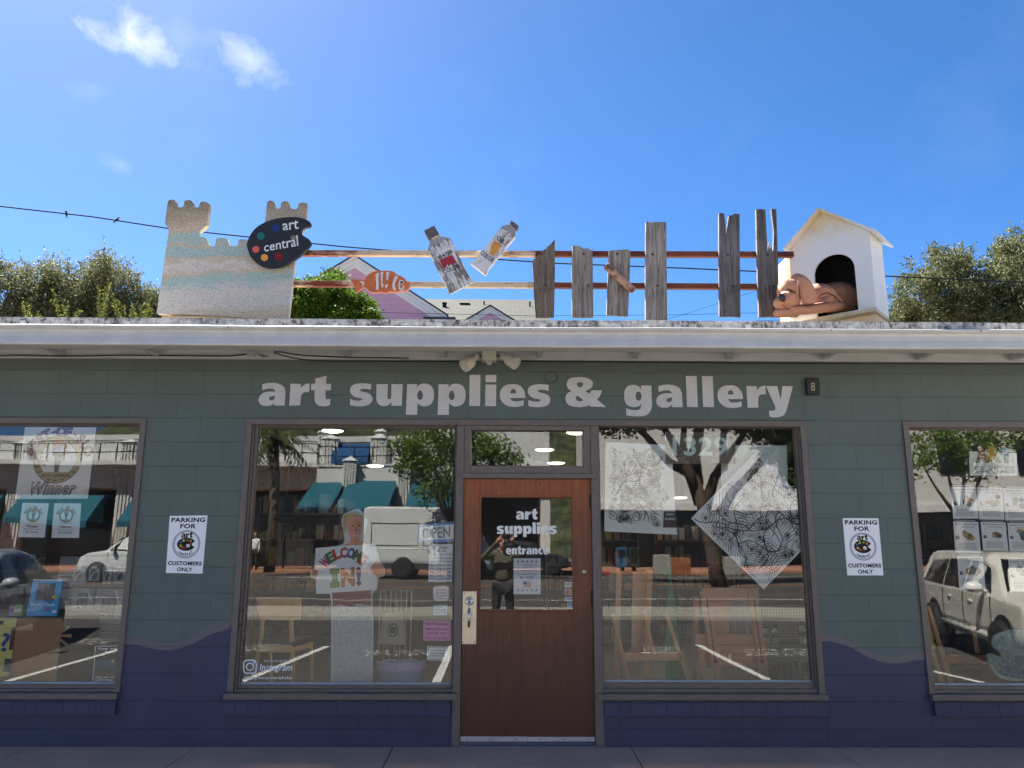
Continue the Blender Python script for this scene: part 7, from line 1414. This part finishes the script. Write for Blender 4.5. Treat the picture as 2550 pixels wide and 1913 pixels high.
def car(name, loc, rz, lab, cat, paint, H=1.46, L=4.6, hw=.9, kind='sedan', group=None):
    e = empty(name, loc, lab, cat, group); o3 = wloc(e); zb = H * .62; r = .33
    if kind == 'van': st = [(-L/2, .5, 1.2, 2.7, .95, .8), (-L/2 + .06, .36, 1.3, 2.93, 1.0, .88), (-L/2 + .3, .34, 1.35, 3.0, 1.02, .9), (L*.18, .34, 1.35, 2.97, 1.02, .9), (L*.27, .34, 1.35, 2.7, 1.02, .84), (L*.36, .34, 1.3, 1.75, 1.0, .86), (L*.40, .34, 1.22, 1.36, .98, .9), (L*.47, .36, 1.05, 1.12, .92, .8), (L/2, .42, .8, .86, .8, .7)]
    elif kind == 'suv': st = [(-L/2, .5, zb * .9, H * .7, hw * .9, hw * .8), (-L/2 + .08, .38, zb, H * .9, hw * .97, hw * .74), (-L/2 + .35, .32, zb, H * .985, hw, hw * .76), (-L*.1, .3, zb, H, hw, hw * .77), (L*.1, .3, zb, H * .985, hw, hw * .75), (L*.19, .3, zb, H * .86, hw, hw * .74), (L*.27, .3, zb, zb + .06, hw, hw * .86), (L*.42, .32, zb * .94, zb * .97, hw * .96, hw * .8), (L*.48, .36, zb * .8, zb * .84, hw * .86, hw * .72), (L/2, .42, zb * .62, zb * .66, hw * .76, hw * .66)]
    else: st = [(-L/2, .5, zb * .82, zb * .9, hw * .86, hw * .74), (-L/2 + .1, .36, zb * .96, zb * 1.06, hw * .95, hw * .8), (-L*.32, .32, zb, zb * 1.12, hw * .99, hw * .82), (-L*.2, .3, zb, H * .93, hw, hw * .74), (-L*.05, .3, zb, H, hw, hw * .74), (L*.08, .3, zb, H * .985, hw, hw * .74), (L*.16, .3, zb, H * .88, hw, hw * .74), (L*.26, .3, zb, zb + .05, hw, hw * .86), (L*.42, .32, zb * .93, zb * .96, hw * .95, hw * .8), (L*.48, .36, zb * .8, zb * .84, hw * .86, hw * .72), (L/2, .42, zb * .62, zb * .66, hw * .76, hw * .66)]
    vs, fs = shell(o3, st, hw); bd_ = MB().add(vs, fs).build('body', paint, e, True); bv_ = bd_.modifiers.new('b', 'BEVEL'); bv_.width = .07; bv_.segments = 4; bv_.limit_method = 'ANGLE'; bv_.angle_limit = R(12); bd_.modifiers.new('wn', 'WEIGHTED_NORMAL')
    for s in (1, -1):
        nm = 'side_window'
        def sidepoly(P, m, name, k):
            q = []
            for x, z in P:
                # follow the body side between belt and roof
                for i in range(len(st) - 1):
                    if st[i][0] <= x <= st[i+1][0]: t_ = (x - st[i][0]) / (st[i+1][0] - st[i][0]); break
                wb = st[i][4] * (1-t_) + st[i+1][4] * t_; wt = st[i][5] * (1-t_) + st[i+1][5] * t_; zbb = st[i][2] * (1-t_) + st[i+1][2] * t_; ztt = st[i][3] * (1-t_) + st[i+1][3] * t_
                f = max(0, min(1, (z - zbb) / max(.05, ztt - .05 - zbb))); q.append(o3 + Vector((x, s * ((wb * .975) * (1 - f) + wt * f + k), z)))
            MB().flat([q]).build(name, m, e)
        if kind == 'van': sidepoly([(L*.2, 1.45), (L*.335, 1.42), (L*.27, 2.2), (L*.2, 2.22)], CGL, nm, .02)
        elif kind == 'suv': sidepoly([(-L*.41, zb + .05), (-L*.2, zb + .04), (-L*.2, H - .13), (-L*.37, H - .17)], CGL, nm, .012); sidepoly([(-L*.185, zb + .04), (0, zb + .035), (0, H - .12), (-L*.185, H - .125)], CGL, nm, .012); sidepoly([(L*.015, zb + .035), (L*.225, zb + .04), (L*.15, H - .22), (L*.1, H - .14), (L*.015, H - .12)], CGL, nm, .012)
        else: sidepoly([(-L*.24, zb + .05), (-L*.03, zb + .04), (-L*.03, H - .12), (-L*.15, H - .17)], CGL, nm, .012); sidepoly([(-L*.015, zb + .04), (L*.21, zb + .045), (L*.12, H - .2), (-L*.015, H - .12)], CGL, nm, .012)
        hx = L * .30; a = o3 + Vector((L*.19, s * (hw + .1), zb + .1)) if kind != 'van' else o3 + Vector((L*.33, s * 1.16, 1.5)); MB().ell(a, (.09, .12, .08 if kind != 'van' else .16), 12, 8).tube([a - Vector((0, s * .1, .03)), a - Vector((0, s * .2, .08))], .03, 6).build('mirror', paint, e, True)
        if kind != 'van':
            for x in (-L*.12, L*.07): MB().ell(o3 + Vector((x, s * (hw + .0), zb - .12)), (.09, .022, .022), 10, 6).build('door_handle', paint, e, True)
            for x in (-L*.19, L*.005, L*.235): MB().tube([o3 + Vector((x, s * hw * 1.004, .42)), o3 + Vector((x, s * hw * 1.004, zb * .8)), o3 + Vector((x, s * hw * .985, zb))], .006, 5).build('door_seam', BLACK, e)
            MB().tube([o3 + Vector((-L*.24, s * hw * .985, .42)), o3 + Vector((L*.24, s * hw * .985, .42))], .035, 8).build('side_trim', mat('grey_trim_plastic', (176, 174, 168), .5) if paint is not BLK else BLACK, e, True)
        else:
            for z in (.55, .8, 1.15): MB().tube([o3 + Vector((-L*.45, s * 1.0, z)), o3 + Vector((L*.22, s * 1.0, z))], .03, 6).build('side_trim', mat('van_trim_plastic', (90, 92, 94), .5) if z < .6 else paint, e, True)
            for P in ([(-L*.44, 1.3), (-L*.44, 2.3), (-L*.1, 2.32), (-L*.1, 1.3), (-L*.44, 1.3)], [(-L*.06, 1.3), (-L*.06, 2.32), (L*.17, 2.3), (L*.17, 1.3), (-L*.06, 1.3)]): MB().tube([o3 + Vector((x, s * (1.005 - (z - 1.3) * .058), z)) for x, z in P], .018, 5).build('panel_seam', mat('panel_shadow_gap', (96, 98, 100), .6), e)
    wr = .41 if kind == 'van' else r; hb_ = hw if kind != 'van' else 1.0
    rx_w = -L*.29 if kind != 'van' else -L/2 + 1.75
    for x in (rx_w, L*.31):
        for s in (1, -1): MB().lathe(o3 + Vector((x, s * (hb_ - .16), wr)), [(0, .0), (wr * 1.22, 0), (wr * 1.22, .163 * s)], 22, None, (0, 1, 0)).build('wheel_arch', BLACK, e)
    wheels(e, o3, (rx_w, L*.31), hb_, wr)
    if kind != 'van':
        xw0, xw1 = L * .262, L * (.16 if kind == 'suv' else .13); MB().add([o3 + Vector(p) for p in ((xw0, -hw*.8, zb + .075), (xw0, hw*.8, zb + .075), (xw1, hw*.66, H - .1), (xw1, -hw*.66, H - .1))], [(0, 1, 2, 3)]).build('windscreen', CGL, e)
    for s in (1, -1): MB().ell(o3 + Vector((L*.475, s * hb_ * .68, (.95 if kind == 'van' else zb * .72))), (.08, .17, .08), 12, 8).build('headlight', mat('headlight_glass', (206, 210, 214), .1), e, True); MB().ell(o3 + Vector((-L*.485, s * hb_ * .78, (1.3 if kind == 'van' else zb * .86))), (.06, .1, .14), 10, 8).build('tail_light', mat('tail_light_red', (140, 26, 24), .2), e, True)
    e.rotation_euler.z = rz; return e
def paintm(name, rgb): 
    t = NT(name); return t.out(t.pbr(lin(rgb), .35, 0, Coat_Weight=1.0, Coat_Roughness=.05))
CARW = paintm('white_car_paint', (206, 206, 203)); BLK = paintm('black_car_paint', (22, 23, 26)); SIL = paintm('silver_car_paint', (168, 172, 178)); CREAM = paintm('cream_car_paint', (210, 204, 192))
v0 = mir(909, 1429, 27.5); car('delivery_van', (v0.x + 2.95, v0.y, -.1), 0, 'plain white high roofed delivery van mirrored beside the cutout woman', 'van', CARW, 2.7, 5.9, 1.0, 'van')
s0_ = mir(1180, 1420, 29.6); car('parked_car', (s0_.x + 2.2, s0_.y - .4, -.1), 0, 'black car mirrored in the door glass behind the photographer', 'car', BLK, 1.5, 4.5, .9, 'sedan', 'cars on the street')
s1_ = mir(222, 1376, 24); car('parked_car', (s1_.x + 2.3, s1_.y, -.1), math.pi, 'white car mirrored small beside the slatted goods panel', 'car', CARW, 1.75, 4.7, .92, 'suv', 'cars on the street')
pf = mg(2486, 1594, .3); pr = mg(2338, 1544, .3); dirv = Vector((pf.x - pr.x, pf.y - pr.y, 0)).normalized(); nrm_ = Vector((dirv.y, -dirv.x, 0)); 
if nrm_.x < 0: nrm_ = -nrm_
cc = Vector((pf.x, pf.y, 0)) - dirv * (.27 * 4.8 - .0) + nrm_ * .93
car('parked_car', (cc.x, cc.y, -.1), math.atan2(dirv.y, dirv.x), 'cream car parked nose in, mirrored large beneath the class flyers', 'car', CREAM, 1.52, 4.8, .93, 'suv', 'cars parked before the shop')
car('parked_car', (-8.3, -5.6, -.1), math.radians(78), 'silver car parked nose in, mirrored over the tan display box', 'car', SIL, 1.5, 4.6, .9, 'sedan', 'cars parked before the shop')

# ------------------------------------------------------------------ people
def skin_mesh(name, J, Bn, m, parent, lv=2):
    """one continuous surface grown along joints J = {key: (point, radius)} joined by the pairs Bn"""
    k = list(J); me = bpy.data.meshes.new(name); o3 = wloc(parent); me.from_pydata([Vector(J[q][0]) - o3 for q in k], [(k.index(a), k.index(b)) for a, b in Bn], []); o = bpy.data.objects.new(name, me); C.objects.link(o); o.parent = parent
    sk = o.modifiers.new('skin', 'SKIN'); sk.use_smooth_shade = True; lay = me.skin_vertices[0] if me.skin_vertices else me.attributes and None
    if not me.skin_vertices:
        bm = bmesh.new(); bm.from_mesh(me); bm.verts.layers.skin.verify(); bm.to_mesh(me); bm.free()
    for i, q in enumerate(k): 
        r_ = J[q][1]; me.skin_vertices[0].data[i].radius = r_ if isinstance(r_, tuple) else (r_, r_)
    me.skin_vertices[0].data[0].use_root = True
    ss = o.modifiers.new('sub', 'SUBSURF'); ss.levels = lv; ss.render_levels = lv; me.materials.append(m); return o
SKN = mat('warm_skin', (182, 134, 108), .5, 0, .06, 20); OLIVE = mat('olive_work_shirt', (88, 84, 66), .85, 0, .15, 12); TROU = mat('black_trousers', (26, 27, 32), .8); HAIRD = mat('dark_hair', (34, 28, 24), .7)
ph = empty('person', (-.03, -6.72, -.1), 'person in an olive shirt and black trousers photographing with a raised phone', 'person'); B = Vector((-.03, -6.72, -.1))
def b(x, y, z): return (B + Vector((x, y, z)))
# y grows towards the shop: the figure faces the panes
J = {'pelvis': (b(0, 0, .95), (.16, .12)), 'waist': (b(0, .01, 1.1), (.155, .11)), 'chest': (b(0, 0, 1.32), (.175, .12)), 'neckb': (b(0, .01, 1.47), (.07, .07)),
     'shl': (b(.17, 0, 1.42), .07), 'ell': (b(.36, .16, 1.38), .05), 'shr': (b(-.17, 0, 1.42), .07), 'elr': (b(-.36, .16, 1.34), .05), 'wl': (b(.16, .31, 1.60), .034), 'wr': (b(-.115, .31, 1.60), .034)}
skin_mesh('shirt', J, [('pelvis', 'waist'), ('waist', 'chest'), ('chest', 'neckb'), ('chest', 'shl'), ('shl', 'ell'), ('chest', 'shr'), ('shr', 'elr'), ('ell', 'wl'), ('elr', 'wr')], OLIVE, ph)
J = {'hip': (b(0, 0, .93), (.15, .12)), 'hl': (b(.1, 0, .86), .1), 'kl': (b(.12, .02, .48), .068), 'al': (b(.13, -.01, .1), .05), 'hr': (b(-.1, 0, .86), .1), 'kr': (b(-.12, .02, .48), .068), 'ar': (b(-.13, -.01, .1), .05)}
skin_mesh('trousers', J, [('hip', 'hl'), ('hl', 'kl'), ('kl', 'al'), ('hip', 'hr'), ('hr', 'kr'), ('kr', 'ar')], TROU, ph)
hd = MB(); hc_ = b(.0, .07, 1.62); hd.ell(hc_, (.078, .1, .118), 20, 14); hd.ell(hc_ + Vector((0, .035, -.06)), (.055, .06, .06), 14, 10); hd.ell(hc_ + Vector((0, .105, -.012)), (.016, .022, .03), 10, 8); hd.ell(hc_ + Vector((.08, .0, -.01)), (.012, .025, .035), 8, 6); hd.ell(hc_ + Vector((-.08, .0, -.01)), (.012, .025, .035), 8, 6); hd.tube([b(0, .02, 1.44), b(0, .05, 1.57)], [.058, .055], 14); remesh(hd.build('head', SKN, ph, True), .009, 4)
fe = MB()
for s in (1, -1): fe.ell(hc_ + Vector((s * .03, .098, .015)), (.014, .007, .007), 10, 6, HAIRD); fe.box(*(hc_ + Vector((s * .03 - .02, .097, .032))), *(hc_ + Vector((s * .03 + .02, .104, .040))), HAIRD)
fe.ell(hc_ + Vector((0, .094, -.062)), (.025, .01, .006), 10, 6, mat('lip_tone', (150, 92, 84), .5)); fe.build('eyes_and_mouth', HAIRD, ph, True)
hr_ = MB(); hr_.ell(hc_ + Vector((0, -.02, .035)), (.084, .098, .095), 18, 12); hr_.build('hair', HAIRD, ph, True)
for s in (1, -1):
    MB().ell(b(s * .13, .06, .04), (.05, .14, .05), 14, 10).build('shoe', BLACK, ph, True)
    hm_ = MB(); w_ = b(.16, .31, 1.60) if s > 0 else b(-.115, .31, 1.60); ps = Vector((s * .085 + .03, -6.365, 1.595)); pm = w_.lerp(ps, .55); hm_.tube([w_, w_.lerp(pm, .5), pm, pm.lerp(ps, .6)], [.028, .034, .04, .03], 12)
    for i in range(4):          # four fingers behind and over the phone edge, bent at two joints
        st_ = pm + Vector((0, 0, .03 - i * .02)) + (ps - pm) * .35; k1 = Vector((s * .09 + .03, -6.378, 1.635 - i * .021)); k2 = Vector((s * (.075 - i * .002) + .03, -6.40, 1.637 - i * .021)); k3 = Vector((s * (.05 + .004 * abs(i - 1)) + .03, -6.398, 1.637 - i * .021)); hm_.tube([st_, k1, k2, k3], [.0105, .0095, .0085, .007], 10); hm_.ell(k3, (.008,) * 3, 8, 6)
    th_ = [pm + Vector((0, 0, -.03)), Vector((s * .07 + .03, -6.372, 1.555)), Vector((s * .05 + .03, -6.386, 1.56))]; hm_.tube(th_, [.014, .011, .009], 10); hm_.ell(th_[-1], (.009,) * 3, 8, 6); remesh(hm_.build('hand', SKN, ph, True), .005, 3)
MB().lathe(b(-.115, .31, 1.58), [(.037, -.012), (.04, 0), (.037, .012)], 16, None, (.2, .3, 1)).build('watch', BLACK, ph, True)
phn = empty('phone', (.03, -6.385, 1.56), 'black phone held level in both hands of the photographer', 'phone'); bevel(MB().box(-.05, -6.392, 1.56, .11, -6.384, 1.635).build('case', mat('black_phone_case', (18, 18, 20), .3), phn), .003, 2); MB().lathe((.0, -6.3839, 1.595), [(.014, 0), (.014, .003), (.009, .004), (0, .003)], 16, mat('phone_lens', (30, 36, 54), .05), (0, 1, 0)).build('lens', None, phn, True)
# a passer-by far across the street
q = mir(*W5(178, 790), 32.4); B = Vector((q.x, q.y, .04)); pp_ = empty('person', B, 'distant person in a white top standing by the yellow green bush', 'person')
J = {'pelvis': (b(0, 0, .92), (.16, .12)), 'chest': (b(0, 0, 1.28), (.17, .12)), 'nb': (b(0, 0, 1.44), .06), 'sl': (b(.18, 0, 1.37), .065), 'el': (b(.22, .02, 1.1), .045), 'wl': (b(.2, .12, .9), .03), 'sr': (b(-.18, 0, 1.37), .065), 'er': (b(-.22, .02, 1.1), .045), 'wr': (b(-.2, .12, .9), .03)}
skin_mesh('top', J, [('pelvis', 'chest'), ('chest', 'nb'), ('chest', 'sl'), ('sl', 'el'), ('el', 'wl'), ('chest', 'sr'), ('sr', 'er'), ('er', 'wr')], WHITE, pp_)
J = {'hip': (b(0, 0, .92), (.15, .12)), 'hl': (b(.1, 0, .85), .1), 'al': (b(.1, 0, .06), .06), 'hr': (b(-.1, 0, .85), .1), 'ar': (b(-.1, 0, .06), .06)}
skin_mesh('trousers', J, [('hip', 'hl'), ('hl', 'al'), ('hip', 'hr'), ('hr', 'ar')], TROU, pp_)
m = MB(); m.ell(b(0, .02, 1.6), (.078, .095, .115), 16, 10); m.tube([b(0, 0, 1.42), b(0, .01, 1.55)], .055, 10); remesh(m.build('head', SKN, pp_, True), .012, 3); MB().ell(b(0, -.015, 1.64), (.084, .095, .09), 14, 10).build('hair', HAIRD, pp_, True)
for s in (1, -1): 
    m = MB(); w_ = b(s * .2, .12, .9); m.tube([w_, w_ + Vector((0, .04, -.07))], [.028, .034], 10)
    for i in range(4): m.tube([w_ + Vector((0, .02 + .018 * i, -.06)), w_ + Vector((0, .03 + .018 * i, -.12)), w_ + Vector((-s * .015, .035 + .016 * i, -.15))], [.009, .008, .007], 8)
    m.tube([w_ + Vector((0, .05, -.03)), w_ + Vector((-s * .02, .085, -.07))], .009, 8); remesh(m.build('hand', SKN, pp_, True), .006, 2); MB().ell(b(s * .1, .05, .035), (.05, .13, .05), 12, 8).build('shoe', BLACK, pp_, True)
